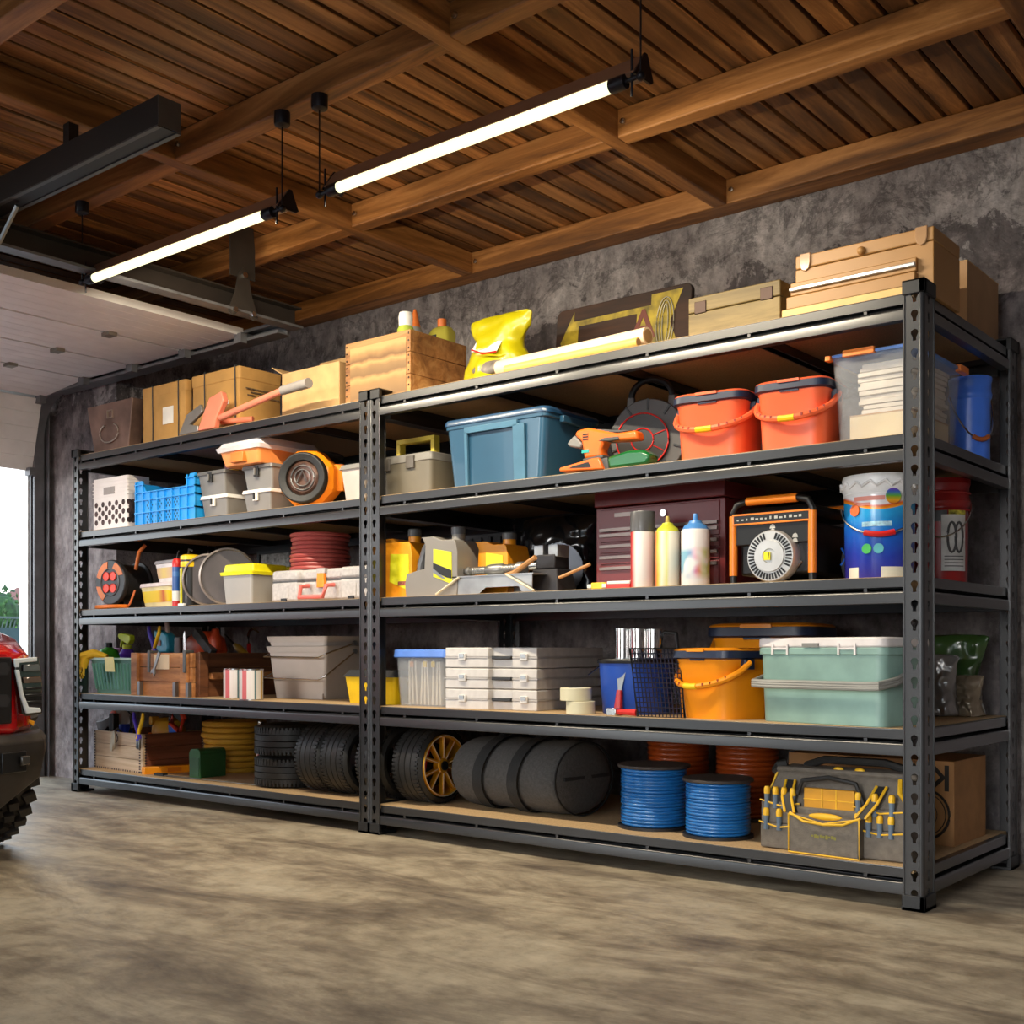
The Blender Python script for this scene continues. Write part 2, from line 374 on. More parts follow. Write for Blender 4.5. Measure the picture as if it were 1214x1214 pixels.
B().box(.0, .075, -2.15, 2.12, -.012, 0).build('lower_flange', TRK, cb)
hb = T('hanger_bracket', 'grey two-plate hanger bracket joining ceiling and crossbeam', 'bracket', 1.66, -.06, 2.56)
HM = M('bracket_steel', '#3f3934', .55, .4)
B().prism([(-.075, .1), (.075, .1), (.075, .25), (.065, .36), (-.075, .36)], .0, .006, 'yz').build('upper_plate', HM, hb)
B().prism([(-.09, -.08), (-.05, .02), (-.03, .12), (.0, .15), (.03, .12), (.05, .02), (.09, -.08), (.06, -.1), (.02, -.06), (-.02, -.06), (-.06, -.1)], .007, .013, 'yz').build('lower_plate', HM, hb)
q = B(); q.cyl((.012, 0, .11), (.028, 0, .11), .016, n=6); q.cyl((.012, -.055, -.07), (.026, -.055, -.07), .014, n=6); q.cyl((.012, .055, -.07), (.026, .055, -.07), .014, n=6); q.build('bolt', STEEL, hb)
# opener rail
op = T('opener_rail', 'dark box-section door opener rail hanging above the door', 'rail', 2.88, -1.31, 2.66)
RL = M('rail_brown_black', '#211b18', .5, .3)
B().prism([(-.045, -.045), (-.03, -.045), (-.03, -.035), (-.035, -.035), (-.035, .045), (.035, .045), (.035, -.035), (.03, -.035), (.03, -.045), (.045, -.045), (.045, .055), (-.045, .055)], -3.6, 0, 'yz').build('channel', RL, op)
B().box(-3.6, -.004, -.044, .044, -.048, -.0455).box(-3.59, -.01, -.022, .022, -.0475, -.03).build('slot', M('slot_black', '#0c0c0c', .5), op)
B().box(-3.6, 0.001, -.047, -.03, -.052, -.046).box(-3.6, 0.001, .03, .047, -.052, -.046).box(.0, .002, -.045, .045, -.046, .055).build('edge_strip', STEEL if False else M('edge_alloy', '#5c5a57', .4, .6), op)
B().box(-.65, -.61, -.02, .02, .055, .15).build('mounting_strap', RL, op); B().box(-2.2, -2.16, -.02, .02, .055, .26).build('mounting_strap', RL, op)
AO = (1.85-2.88, 0, 2.6-2.66)
ar = B().tube([(0, 0, 0), (-.35, -.02, -.32)], .01, 6).build('door_arm', DSTEEL, op, loc=AO); B().tube([(-.3, .015, -.24), (-.55, .015, -.12)], .009, 6).build('lower_bar', DSTEEL, ar)
# ------------------------------------------------------------------ hanging tube lamps
LT, ltn, ltb = newmat('lamp_tube_glow'); ltb.inputs['Base Color'].default_value = (.9, .9, .8, 1); ltb.inputs['Emission Color'].default_value = lin('#fffec8'); ltb.inputs['Emission Strength'].default_value = 1.25
LM = M('lamp_black_metal', '#1b181d', .4, .5); LR = M('lamp_bronze_reflector', '#86604a', .4, .3)
def lamp(x0, x1, label):
    xc = (x0+x1)/2; h = (x1-x0)/2; y = -.87; z = 2.455
    t = T('pendant_tube_lamp', label, 'lamp', xc, y, z)
    B().lathe([(.0185, -h+.09), (.0185, h-.09)], axis='x', n=20).build('glowing_tube', LT, t)
    B().prism([(-.006, .02), (.045, .085), (.055, .085), (.055, .078), (.004, .012)], -h+.03, h-.02, 'yz').prism([(.045, .085), (.055, .085), (.085, .03), (.079, .028)], -h+.03, h-.02, 'yz').build('reflector', LR, t)
    for ep in (h-.022, -h+.02): B().prism([(-.01, .01), (.046, .09), (.06, .09), (.092, .02), (.08, .01)], ep, ep+.007, 'yz').build('end_plate', LM, t)
    for s in (-1, 1):
        e = B().lathe([(.0205, s*(h-.05)), (.0215, s*(h-.055)), (.0215, s*(h-.1)), (.0205, s*(h-.102))], axis='x', n=18).build('end_cap', LM, t)
        q = B(); q.cyl((s*(h-.055), 0, 0), (s*(h+.01), 0, 0), .007, n=8); q.sph((s*h, 0, 0), .014); q.cyl((s*(h-.03), 0, -.05), (s*(h-.03), 0, .085), .004, n=8); q.cyl((s*(h-.03), -.0, .012), (s*(h-.03), .05, .03), .006, n=8)
        q.build('hanger_clamp', LM, t)
        B().cyl((s*h, 0, 0), (s*h, 0, .345), .0028, n=8).build('cable', LM, t)
        r = B().lathe([(.001, .30), (.012, .30), (.028, .307), (.03, .312), (.03, .354), (.0, .354)], (s*h, 0, 0), 20).build('ceiling_rose', LM, t)
    for i in range(7):
        pass
    ld = bpy.data.lights.new('tube_light', 'AREA'); ld.shape = 'RECTANGLE'; ld.size = 2*h-.22; ld.size_y = .03; ld.energy = LAMPW; ld.color = (1, .87, .66)
    lo = bpy.data.objects.new('tube_light', ld); COL.objects.link(lo); lo.parent = t; lo.location = (0, .013, -.019); lo.rotation_euler = (math.radians(35), 0, 0)
LAMPW = 34
lamp(1.58, 2.944, 'hanging black tube lamp nearer the garage door, over the left rack')
lamp(3.15, 4.51, 'hanging black tube lamp farther from the garage door, over the right rack')
# ------------------------------------------------------------------ steel racks
def keyhole_plate(bm_b, u0, u1, uc, place, z0, nz, pitch, wide=1.):
    """plate with keyhole slots; place(u, z) -> 3-D point"""
    for c in range(nz):
        zc = z0+(c+.5)*pitch; n = 16; A = []; H = []
        for i in range(n):
            a = 2*PI*(i+.5)/n; ca, sa = math.cos(a), math.sin(a)
            # rectangle hit
            tx = ((u1-uc) if ca > 0 else (u0-uc))/ca if abs(ca) > 1e-6 else 1e9; tz = (pitch/2)/abs(sa) if abs(sa) > 1e-6 else 1e9
            t = min(tx, tz); A.append((uc+t*ca, zc+t*sa))
            if sa > -.55: H.append((uc+.0118*wide*ca, zc+.006+.0118*sa))
            else: H.append((uc+max(-.0058, min(.0058, .02*ca))*wide, zc-.019 if sa < -.8 else zc-.008))
        va = [bm_b.V(place(u, z)) for u, z in A]; vh = [bm_b.V(place(u, z)) for u, z in H]
        cn = [bm_b.V(place(u, z)) for u, z in ((u1, zc+pitch/2), (u0, zc+pitch/2), (u0, zc-pitch/2), (u1, zc-pitch/2))]
        ang = lambda u, z: math.atan2(z-zc, u-uc) % (2*PI)
        cang = [ang(u1, zc+pitch/2), ang(u0, zc+pitch/2), ang(u0, zc-pitch/2), ang(u1, zc-pitch/2)]
        for i in range(n):
            j = (i+1) % n; a0 = 2*PI*(i+.5)/n; a1 = a0+2*PI/n; f = [vh[i], va[i]]
            for k, q in enumerate(cang):
                if a0 < q < a1 or a0 < q+2*PI < a1: f.append(cn[k])
            f += [va[j], vh[j]]
            bm_b.bm.faces.new(f)
PW, PD, PH = .062, .095, 1.985
def post_mesh():
    b = B()
    keyhole_plate(b, .010, PW, .028, lambda u, z: (u, .002, z), .02, 32, .0612)
    keyhole_plate(b, .014, PD, .05, lambda u, z: (.002, u, z), .02, 32, .0612, .8)
    return b
def make_rack(x0, label):
    t = T('storage_rack', label, 'shelving rack', x0, 0, 0)
    first = None
    for (x, y, sx, sy) in ((0, 0, 1, 1), (2.5, 0, -1, 1), (0, 1, 1, -1), (2.5, 1, -1, -1)):
        if first is None:
            po = post_mesh().build('post', RK, t, solid=.003, weld=True, flat=True)
            rg = B()
            rg.prism([(0, 0), (.01, -.0035), (.014, 0), (.014, .006), (.006, .006), (.006, .016), (0, .016), (-.0035, .012), (-.003, .004)], .02, PH, 'xy')
            rg.box(PW-.004, PW+.002, -.003, .006, .02, PH).box(-.003, .006, PD-.004, PD+.002, .02, PH)
            r_ = rg.build('post_edge', RK, po, bevel=.001)
            cp = B().box(-.007, PW+.004, -.007, .012, PH-.03, PH+.015).box(-.007, .012, -.007, PD+.004, PH-.03, PH+.015).box(-.007, PW+.004, -.007, PD+.004, PH+.008, PH+.015).build('post_cap', BLK, po, bevel=.002)
            fp = B().box(-.007, PW+.006, -.007, PD+.006, 0, .012).box(-.007, PW+.004, -.007, .010, 0, .05).box(-.007, .010, -.007, PD+.004, 0, .05).build('foot_plate', BLK, po, bevel=.002)
            first = po
        else:
            po = dup(first); po.parent = t
        po.location = (x, y, 0); po.scale = (sx, sy, 1)
    prof = [(.034, 0), (.012, 0), (.010, -.002), (.010, -.034), (.034, -.036), (.034, -.046), (.010, -.046), (.006, -.0465), (.003, -.0485), (.001, -.052), (.0, -.056), (.0, -.086), (.034, -.086)]
    fb = sb = bd = cb_ = None
    for z in SH:
        for side in (0, 1):
            pts = [((y if side == 0 else 1-y), z+h) for y, h in prof]
            q = B().prism(pts, PW, 2.5-PW, 'yz')
            if side == 0:
                for k in range(0, 6): q.box(k*.42+.20, k*.42+.213, .012, .03, z-.047, z-.033)
            q.build('long_beam', RK, t, bevel=.0012)
            pts = [((x if side == 0 else 2.5-x), z+h) for x, h in prof]
            B().prism(pts, PD, 1-PD, 'xz').build('side_beam', RK, t, bevel=.0012)
        B().box(.036, 2.464, .012, .988, z-.016, z+.001).build('shelf_board', BOARD, t)
        for k in (1, 2, 3): B().prism([(k*.625-.02, z-.017), (k*.625+.02, z-.017), (k*.625+.02, z-.05), (k*.625+.014, z-.05), (k*.625+.014, z-.022), (k*.625-.014, z-.022), (k*.625-.014, z-.05), (k*.625-.02, z-.05)], .034, .966, 'xz').build('cross_bar', RK, t)
    return t
BOARD = M('particle_board', '#bd9e74', .7, var=.12, vs=160, bump=.05)
make_rack(0, 'black steel five-tier rack on the left, nearer the garage door')
make_rack(2.5, 'black steel five-tier rack on the right, farther from the garage door')
# ================================================================== TOP SHELF (tier 5)
K = 4
CARD = M('old_cardboard', '#b98c4c', .8, var=.12, vs=6, bump=.1, bs=30)
CARD2 = M('plain_cardboard', '#bd9867', .8, var=.08, vs=12)
STR = M('dark_string', '#2c3238', .8)
OAK = WOOD('old_pine_crate', '#5e3a1c', '#a06e3c', '#c79a62', 'X', 1., .65)
def board_crate(t, w, d, h, mat, th=.018, rows=3, name='panel', gap=.002, sidemat=None):
    """dovetail box: four walls, floor"""
    for nm, (x0, x1, y0, y1), mm in (('front_panel', (-w/2, w/2, -d/2, -d/2+th), mat), ('rear_panel', (-w/2, w/2, d/2-th, d/2), mat),
                                ('side_panel', (-w/2, -w/2+th, -d/2+th, d/2-th), sidemat or mat), ('side_panel', (w/2-th, w/2, -d/2+th, d/2-th), sidemat or mat)):
        b = B()
        for r in range(rows): b.box(x0, x1, y0, y1, h*r/rows+gap*.5*(r > 0), h*(r+1)/rows-gap*.5)
        b.build(nm, mm, t, bevel=.0015, seg=1)
    B().box(-w/2+th, w/2-th, -d/2+th, d/2-th, 0, th).build('bottom_panel', mat, t)
# rusty bin
x, y, w, d, h = fit(103, 157, 176, .10, 471, K)
t = T('metal_bin', 'rusty tapered metal bin with ring handle at the left end of the top shelf', 'bin', x, y, SH[K])
RUST = M('rusted_sheet', '#7b6257', .6, .5, var=.25, vs=7, bump=.2, bs=25)
B().tub(w*.72, d*.75, w, d, 0, h, .004, .004, seg=1).build('body', RUST, t, bevel=.002)
def slant(fx, z, w0=.72, d0=.75): return fx*w*(w0+(1-w0)*z/h)/2, -(d*(d0+(1-d0)*z/h))/2-.003
B().tube([(.055*math.cos(a)*1.75, slant(0, .16*h/h*.5)[1]-.008-.0, h*.42+.055*math.sin(a)) for a in [math.radians(q) for q in range(120, 421, 15)]], .004, 8).build('ring_handle', M('worn_iron', '#b5a79a', .4, .8), t)
fz = h*.78; fy = -(d*(.75+.25*.78))/2-.003
b = B()
for (a0, a1, c0, c1) in ((-.028, .028, .018, .023), (-.028, .028, -.023, -.018), (-.028, -.023, -.018, .018), (.023, .028, -.018, .018)): b.box(a0+.01, a1+.01, fy-.005, fy+.004, fz+c0, fz+c1)
b.build('label_frame', M('worn_iron', '', 1), t)
# archive boxes
def archive_box(args, label, strings, lab=None, stamp=False):
    x, y, w, d, h = args
    t = T('archive_box', label, 'box', x, y, SH[K], 0, 'strapped cardboard archive boxes')
    B().tap(w*.985, d*.985, w*.985, d*.985, 0, h*.83, .012, seg=2).build('body', CARD, t)
    B().tap(w, d, w+.006, d+.006, h*.80, h, .015, seg=3).build('lid', CARD, t, bevel=.008)
    for s in strings:
        q = B(); X = -w/2+w*s
        q.tube([(X, -d/2-.005, 0), (X+.003, -d/2-.006, h*.4), (X, -d/2-.007, h*.8), (X, -d/2-.007, h+.002), (X, d/2+.006, h+.002), (X, d/2+.006, 0)], .0035, 6)
        q.build('string', STR, t)
    if lab: B().box(-w/2+w*lab[0], -w/2+w*lab[1], -d/2-.0045, -d/2-.003, h*lab[2], h*lab[3]).build('paper_label', PAPER, t)
    return t, w, d, h
archive_box(fit(168.5, 220, 229, .10, 448.6, K), 'small yellowish cardboard box with two strings and square paper label', (.27, .86), (.5, .74, .32, .60))
t, w, d, h = archive_box(fit(227, 284, 334, .12, 432.7, K), 'large yellowish cardboard box with stamped side behind the bolt cutter head', (.30, .93), (.52, .8, .44, .5))
q = B()
for i, (ya, yb, za) in enumerate(((-.10, .10, .66), (-.07, .08, .61), (-.02, .12, .56), (-.09, -.04, .56))): q.box(w/2+.002, w/2+.0048, ya, yb, h*za, h*(za+.022))
q.build('faded_stamp', M('faded_stamp', '#5f4b33', .8, var=.5, vs=60), t)
# open box
x, y, w, d, h = fit(334, 402, 411, .12, 428, K)
d = .34
t = T('open_carton', 'pale open cardboard carton with raised flap behind the bolt cutter grip', 'box', x, .12+d/2, SH[K])
B().tub(w, d, w, d, 0, h, .003, .004, seg=1).build('body', CARD2, t)
B().at((0, d/2-.01, h), (math.radians(38), 0, 0)).box(-w/2, w/2, -.004, 0, 0, .13).build('flap', CARD2, t)
B().at((-w/2, 0, h), (0, math.radians(-62), 0)).box(0, .004, -d/2, d/2, 0, .09).build('flap', CARD2, t)
B().at((0, -d/2+.01, h-.002), (math.radians(75), 0, 0)).box(-w/2+.01, w/2-.01, 0, .004, -.12, 0).build('flap', CARD2, t)
B().box(w/2-.03, w/2, -d/2-.015, -d/2-.001, .0, .012).build('flap', CARD2, t)
# bolt cutter
t = T('bolt_cutter', 'long bolt cutter with orange-red arm and grey grip lying over the shelf edge', 'bolt cutter', 1.25, .0, SH[K]+.004)
CORAL = M('coral_paint', '#e58468', .35, var=.05)
p0 = Vector((colx(218, .03)-1.25, .03, 0)); 
def bw(px, py, Y): return Vector((colx(px, Y)-1.25, Y, zz(py, px, Y)-SH[K]-.004))
a, b_, c_ = bw(262, 495, .02), bw(335, 463, -.03), bw(366, 454, -.05)
B().prism([(.0, .0), (.07, .10), (.19, .14), (.21, .10), (.10, .045), (.17, .03), (.17, .0)], -.02, .0, 'xz').build('jaw', M('forged_steel', '#8e8a84', .4, .6), t, bevel=.004, loc=(p0.x-.02, .03, .0))
B().prism([(.0, .0), (.04, .07), (.10, .16), (.2, .18), (.22, .13), (.16, .05), (.14, .0)], -.03, .005, 'xz').build('hinge_block', CORAL, t, bevel=.006, loc=(p0.x+.16, .03, .0))
B().tube([a, b_], .017, 14).build('handle_arm', CORAL, t); 
B().tube([b_, c_], .022, 16, taper=[1, 1.1]).build('grip', M('grip_grey', '#8c8783', .45), t)
B().tube([bw(262, 500, .08), bw(300, 497, .16)], .016, 12).build('handle_arm', CORAL, t)
# pine crate with bottles
x, y, w, d, h = fit(409.5, 486.5, 553, .08, 389.6, K)
t = T('wooden_crate', 'pine crate with faded print standing across the joint between both racks', 'crate', x, y, SH[K])
PRNT = MS('faded_crate_print', 'Z', 0, h, [(0, '#b5854e'), (.1, '#b5854e'), (.16, '#7d6140'), (.36, '#937147'), (.44, '#b98c58'), (.5, '#775b3a'), (.62, '#886943'), (.68, '#b88b57'), (.74, '#705233'), (.84, '#9c774a'), (.9, '#ba8f5b')], .7, 'LINEAR', wob=.035)
board_crate(t, w, d, h, OAK, .02, 3)
B().box(-w*.42, w*.44, -d/2-.0015, -d/2+.001, h*.08, h*.9).build('faded_print', PRNT, t)
NAIL = M('nail_head', '#3b2c20', .5, .4)
q = B()
for i in range(9):
    for xx in (-w/2+.01, w/2-.01): q.cbox(xx, -d/2-.001, h*(i+.5)/9, .006, .004, .008)
q.build('dovetail_nails', NAIL, t)
cx0, cy0 = x, y
def bottle(name, label, cat, x, y, z, r, h, bm, cm, neck=.4, hn=.75, cap=.9, group=None, sq=False):
    t = T(name, label, cat, x, y, z, 0, group)
    b = B()
    if sq: b.loft([rr(2*r, 1.3*r, r*.3, 0), rr(2*r, 1.3*r, r*.3, h*(hn-.12)), rr(2*r*neck*1.3, 2*r*neck, r*.3, h*hn), rr(2*r*neck, 2*r*neck, r*neck*.9, h*hn)])
    else: b.lathe([(r*.9, 0), (r, h*.02), (r, h*(hn-.15)), (r*.8, h*(hn-.05)), (r*neck, h*hn), (r*neck, h*(hn+.05))])
    b.build('bottle_body', bm, t)
    B().lathe([(r*neck*1.15, h*hn), (r*neck*1.15, h*.98), (r*neck*1.0, h)]).build('cap', cm, t)
    return t
zc = SH[K]+h-.03
zf = SH[K]+.02
Yb = .25
t1 = T('spray_bottle', 'white-capped bottle standing in the pine crate', 'bottle', colx(481, Yb), Yb, zf)
H1 = zz(371, 481, Yb)-zf
B().lathe([(.035, 0), (.04, .01), (.04, H1-.08), (.03, H1-.06)]).build('bottle_body', M('lime_label', '#a9b84a', .4), t1)
B().lathe([(.032, H1-.065), (.034, H1-.02), (.03, H1), (.01, H1+.002)]).build('cap', WHT, t1)
Yb = .42
t1 = T('glue_bottle', 'small bottle with pointed orange nozzle in the pine crate', 'bottle', colx(492, Yb), Yb, zf); H1 = zz(368, 488, Yb)-zf
B().lathe([(.045, 0), (.045, H1-.13), (.03, H1-.09)]).build('bottle_body', GRY, t1); B().lathe([(.03, H1-.1), (.012, H1-.02), (.006, H1)]).build('nozzle', M('burnt_orange', '#c2662a', .5), t1)
Yb = .52
t1 = T('oil_bottle', 'squat olive bottle with brown cap at the back of the pine crate', 'bottle', colx(524, Yb), Yb, zf); H1 = zz(379, 524, Yb)-zf
B().loft([rr(.13, .08, .02, 0), rr(.13, .08, .02, H1-.07), rr(.10, .06, .02, H1-.045), rr(.05, .05, .02, H1-.04)]).build('bottle_body', M('olive_oil', '#a8a040', .35, alpha=1), t1)
B().lathe([(.022, H1-.045), (.022, H1)]).build('cap', M('burnt_orange', '', 1), t1); B().box(-.066, .0, -.042, -.04, H1-.16, H1-.08).build('label_panel', BLK, t1)
# yellow bag
Yb = .20; xb = colx(592, Yb)
t = T('plastic_bag', 'shiny yellow plastic sack with pleated top and white panel', 'bag', xb, Yb, SH[K])
def pillow(t, name, mat, outline, th, n=26, rough=.012, seed=1, solidify=0, ypow=.5):
    """soft bag: outline(v)->(xl, xr) for v 0..1 with height; th(v) half-thickness"""
    rnd = random.Random(seed); b = B(); rings = []; m = 14
    for j in range(m+1):
        v = j/m; xl, xr, z = outline(v); tk = th(v); ring = []
        for i in range(n):
            a = 2*PI*i/n; ca, sa = math.cos(a), math.sin(a)
            X = (xl+xr)/2+(xr-xl)/2*ca; Y = tk*sa*(1+.18*math.sin(5*a+v*4+seed))
            ring.append((X+rnd.uniform(-1, 1)*rough*.4, Y+rnd.uniform(-1, 1)*rough, z+rnd.uniform(-1, 1)*rough*.5*(0 < j < m)))
        rings.append(ring)
    o = b.loft(rings).build(name, mat, t, ang=60)
    sm = o.modifiers.new('sub', 'SUBSURF'); sm.levels = 1; sm.render_levels = 2
    return o
YB = M('yellow_film', '#b3a80c', .35, var=.12, vs=5, bump=.5, bs=9, coat=.2)
s = dep(592, Yb)/F
def ol(v):
    pts = [(0, -47, 42), (.12, -48, 44), (.35, -47, 42), (.55, -35, 30), (.66, -30, 36), (.8, -42, 44), (1, -44, 48)]
    for (v0, a0, b0), (v1, a1, b1) in zip(pts, pts[1:]):
        if v <= v1+1e-9:
            f = (v-v0)/(v1-v0); return (a0+(a1-a0)*f)*s*1.05, (b0+(b1-b0)*f)*s*1.08, 85*s*v
pillow(t, 'sack', YB, ol, lambda v: .10*(1-v)**.6+.012, seed=3)
B().at((-.01, -.075, .16), (math.radians(-30), .15, .0)).box(-.07, .07, 0, .003, -.03, .03).build('white_panel', PAPER, t)
B().at((.03, -.105, .03), (math.radians(-12), 0, 0)).sph((0, 0, .03), .1, .012, .03).build('printed_panel', M('plum_grey_print', '#6d645c', .5, var=.3, vs=30), t)
B().tube([(-.07, -.10, .15), (-.0, -.112, .12), (.07, -.105, .12)], .004, 6).build('red_trim', RED, t)
# rolled tubes
def roll(label, pa, pb, Ya, Yb_, r, mat, group):
    xa = colx(pa[0], Ya); xb = colx(pb[0], Yb_)
    t = T('paper_roll', label, 'roll', (xa+xb)/2, (Ya+Yb_)/2, SH[K]+r+(.0 if r < .03 else .0), 0, group)
    A = Vector((xa-t.location.x, Ya-t.location.y, 0)); E_ = Vector((xb-t.location.x, Yb_-t.location.y, 0))
    o = B().tube([A, E_], r, 24).build('rolled_sheet', mat, t); D = (E_-A).normalized()
    B().tube([E_-D*.001, E_+D*.002], r*.78, 24).build('core_end', M('roll_end', '#9b7a52', .8), t); return t
g = 'paper rolls on the top shelf'
r1 = roll('thick pale rolled paper tube lying before the signboard', (592, 0), (768, 0), .10, .06, .033, M('pale_roll', '#e6cfae', .6, var=.06), g); r1.location.z = SH[K]+.045
roll('thinner yellow rolled tube lying under the pale tube', (600, 0), (757, 0), .045, .025, .018, M('yellow_roll', '#e2bd62', .5, var=.05), g)
# signboard leaning on the wall
Yb = .45; xl = colx(655, Yb); xr = colx(815, Yb); H = zz(330, 815, Yb)-SH[K]; W = xr-xl
t = T('signboard', 'dark brown wooden signboard with a worn yellow arrow', 'sign', (xl+xr)/2, Yb, SH[K]); t.rotation_euler = (math.radians(-6), 0, 0)
DW = WOOD('dark_sign_wood', '#160b05', '#301a0d', '#4a2d17', 'X', 1., .8)
b = B(); b.loft([[(u, yy, v) for u, v in arc(W/2-.03, H-.03, .03, 0, 90, 5)+arc(-W/2+.03, H-.03, .03, 90, 180, 5)+[(-W/2, 0), (W/2, 0)]] for yy in (0, .025)])
b.build('board', DW, t, bevel=.003)
MU = M('worn_yellow_paint', '#7f6e14', .6, var=.5, vs=14)
B().prism([(-W*.46, H*.42), (-W*.36, H*.78), (-W*.36, H*.66), (W*.22, H*.66), (W*.22, H*.78), (W*.44, H*.78), (W*.36, H*.42), (W*.44, H*.08), (-W*.36, H*.1), (-W*.36, H*.08)][::-1], -.0015, .001, 'xz').build('arrow', MU, t, loc=(0, 0, H*.17))
B().box(-W*.32, W*.12, -.0025, -.001, H*.42, H*.76).build('dark_panel', DW, t)
text('A', H*.5, M('sign_red', '#5c2416', .6), t, (W*.17, -.003, H*.60), (PI/2, 0, 0))
q = B()
for rx, dd in ((.042, 0), (.028, .0), (.014, 0)): q.tube([(W*.33+rx*math.cos(a), -.006, H*.58+(.07+rx)*math.sin(a)) for a in [2*PI*i/20 for i in range(20)]], .0022, 6, closed=True)
q.build('wire_loop', M('loop_grey', '#8f8a78', .5, .4), t)
# khaki ammo-like wooden box
x, y, w, d, h = fit(816, 925, 944, .08, 330.5, K)
KH = WOOD('khaki_wood', '#574a2a', '#857347', '#a08c5c', 'X', .8, .6)
t = T('wooden_box', 'khaki wooden box with two dark square hinges', 'box', x, y, SH[K])
B().box(-w/2, w/2, -d/2, d/2, 0, h*.63).build('body', KH, t, bevel=.004); B().box(-w/2, w/2, -d/2, d/2, h*.645, h).build('lid', KH, t, bevel=.004)
for s_ in (-.36, .36): B().box(w*s_-.024, w*s_+.024, -d/2-.004, -d/2+.004, h*.6, h*.88).build('hinge', M('brown_iron', '#3c2a22', .5, .5), t, bevel=.002)
# tan chest
x, y, w, d, h = fit(943, 1107, 1138, .09, 267, K)
TAN = M('tan_enamel', '#a97c45', .45, var=.03)
t = T('storage_chest', 'tan flat-fronted chest with two clear latches and a silver pull at the right end', 'chest', x, y, SH[K])
B().box(-w/2, w/2, -d/2, d/2, 0, h*.79).build('body', TAN, t, bevel=.003); B().box(-w/2, w/2, -d/2, d/2, h*.80, h).build('lid', TAN, t, bevel=.004)
SIL = M('silver_pull', '#cfcfcf', .3, .6)
B().box(-w/2-.01, w/2-.05, -d/2-.018, -d/2, h*.38, h*.58).build('drawer', TAN, t, bevel=.003)
B().box(-w/2-.01, w/2-.05, -d/2-.03, -d/2-.018, h*.44, h*.50).build('drawer_pull', SIL, t, bevel=.003)
B().box(-w/2-.02, w/2-.05, -d/2-.03, -d/2, h*.17, h*.36).build('drawer', TAN, t, bevel=.003)
B().box(-w/2-.03, w/2-.04, -d/2-.045, -d/2, 0, h*.155).build('drawer', M('pale_tan_enamel', '#e0b46c', .45), t, bevel=.003)
B().box(-w/2-.02, w/2-.05, -d/2-.034, -d/2-.01, h*.155, h*.17).build('drawer_gap', BLK, t)
CLR = M('clear_amber_latch', '#c39b74', .15, alpha=.8, coat=.5)
for s_ in (-.42, .42):
    B().prism([(-.02, .0), (-.014, -.02), (0, -.027), (.014, -.02), (.02, 0), (.02, .035), (-.02, .035)], -.008, 0, 'xz').build('latch', CLR, t, bevel=.003, loc=(w*s_, -d/2, h*.86))
B().sph((0, -d/2-.006, h*.86), .014).build('lid_knob', TAN, t)
# carton behind
Yf = .62; X0 = colx(1137, Yf); X1 = colx(1147, Yf); 
t = T('carton', 'plain brown carton standing behind the tan chest', 'box', X1-.2, Yf+.17, SH[K])
h = zz(309, 1145, Yf)-SH[K]; dd = colY(1185, X1)-Yf
B().box(-.2, .2, -.17, -.17+min(dd, .36), 0, h).build('body', M('brown_cardboard', '#a98560', .8, var=.06), t, bevel=.002)
B().box(-.2, .2, -.17, -.165+min(dd, .36), h, h+.003).build('top_flap', CARD2, t)
# ================================================================== TIER 4
K = 3; Z = SH[3]
# ---- left rack: white perforated crate
x, y, w, d, h = fit(110, 151, 178, .06, 562.5, K); d = min(d, .42)
t = T('milk_crate', 'white perforated plastic crate at the left end of its shelf', 'crate', x, .06+d/2, Z)
CRW = M('ivory_plastic', '#efe6df', .45, var=.03)
B().tub(w, d, w, d, 0, h, .012, .006).build('body', CRW, t, bevel=.002)
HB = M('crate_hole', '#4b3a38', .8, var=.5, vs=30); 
for i in range(5): B().box(-w/2-.002, w/2+.002, -d/2-.002, d/2+.002, h*(.64+.07*i), h*(.655+.07*i)).build('rib', CRW, t)
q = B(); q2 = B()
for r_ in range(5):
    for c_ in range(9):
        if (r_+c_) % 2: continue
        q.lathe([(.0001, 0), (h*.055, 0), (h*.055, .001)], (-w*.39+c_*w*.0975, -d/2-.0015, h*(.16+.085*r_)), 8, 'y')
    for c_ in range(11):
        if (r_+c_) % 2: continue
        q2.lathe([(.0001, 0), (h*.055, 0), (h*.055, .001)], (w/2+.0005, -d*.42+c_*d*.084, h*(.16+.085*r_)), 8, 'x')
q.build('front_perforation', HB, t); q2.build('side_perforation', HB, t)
B().box(-w*.17, w*.14, -d/2-.003, -d/2+.001, h*.68, h*.82).build('hand_hole', M('hand_hole_grey', '#a39a94', .6), t)
# ---- blue crate
x, y, w, d, h = fit(162, 232, 240, .05, 560, K); d = .36
t = T('produce_crate', 'bright blue slatted plastic crate with cut-out rim', 'crate', x, .05+d/2, Z)
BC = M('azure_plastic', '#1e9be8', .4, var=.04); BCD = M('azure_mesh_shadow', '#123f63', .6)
W2, D2 = w/2, d/2
prof = [(-W2, 0), (W2, 0), (W2, h), (W2-.05, h), (W2-.10, h*.72), (-W2+.10, h*.72), (-W2+.05, h), (-W2, h)]
for nm, yy in (('front_wall', -D2), ('rear_wall', D2-.006)): B().prism(prof[::-1], yy, yy+.006, 'xz').build(nm, BC, t)
for nm, xx in (('side_wall', -W2), ('side_wall', W2-.006)): B().box(xx, xx+.006, -D2, D2, 0, h*.96).build(nm, BC, t)
B().box(-W2, W2, -D2, D2, 0, .006).build('base', BC, t)
q = B()
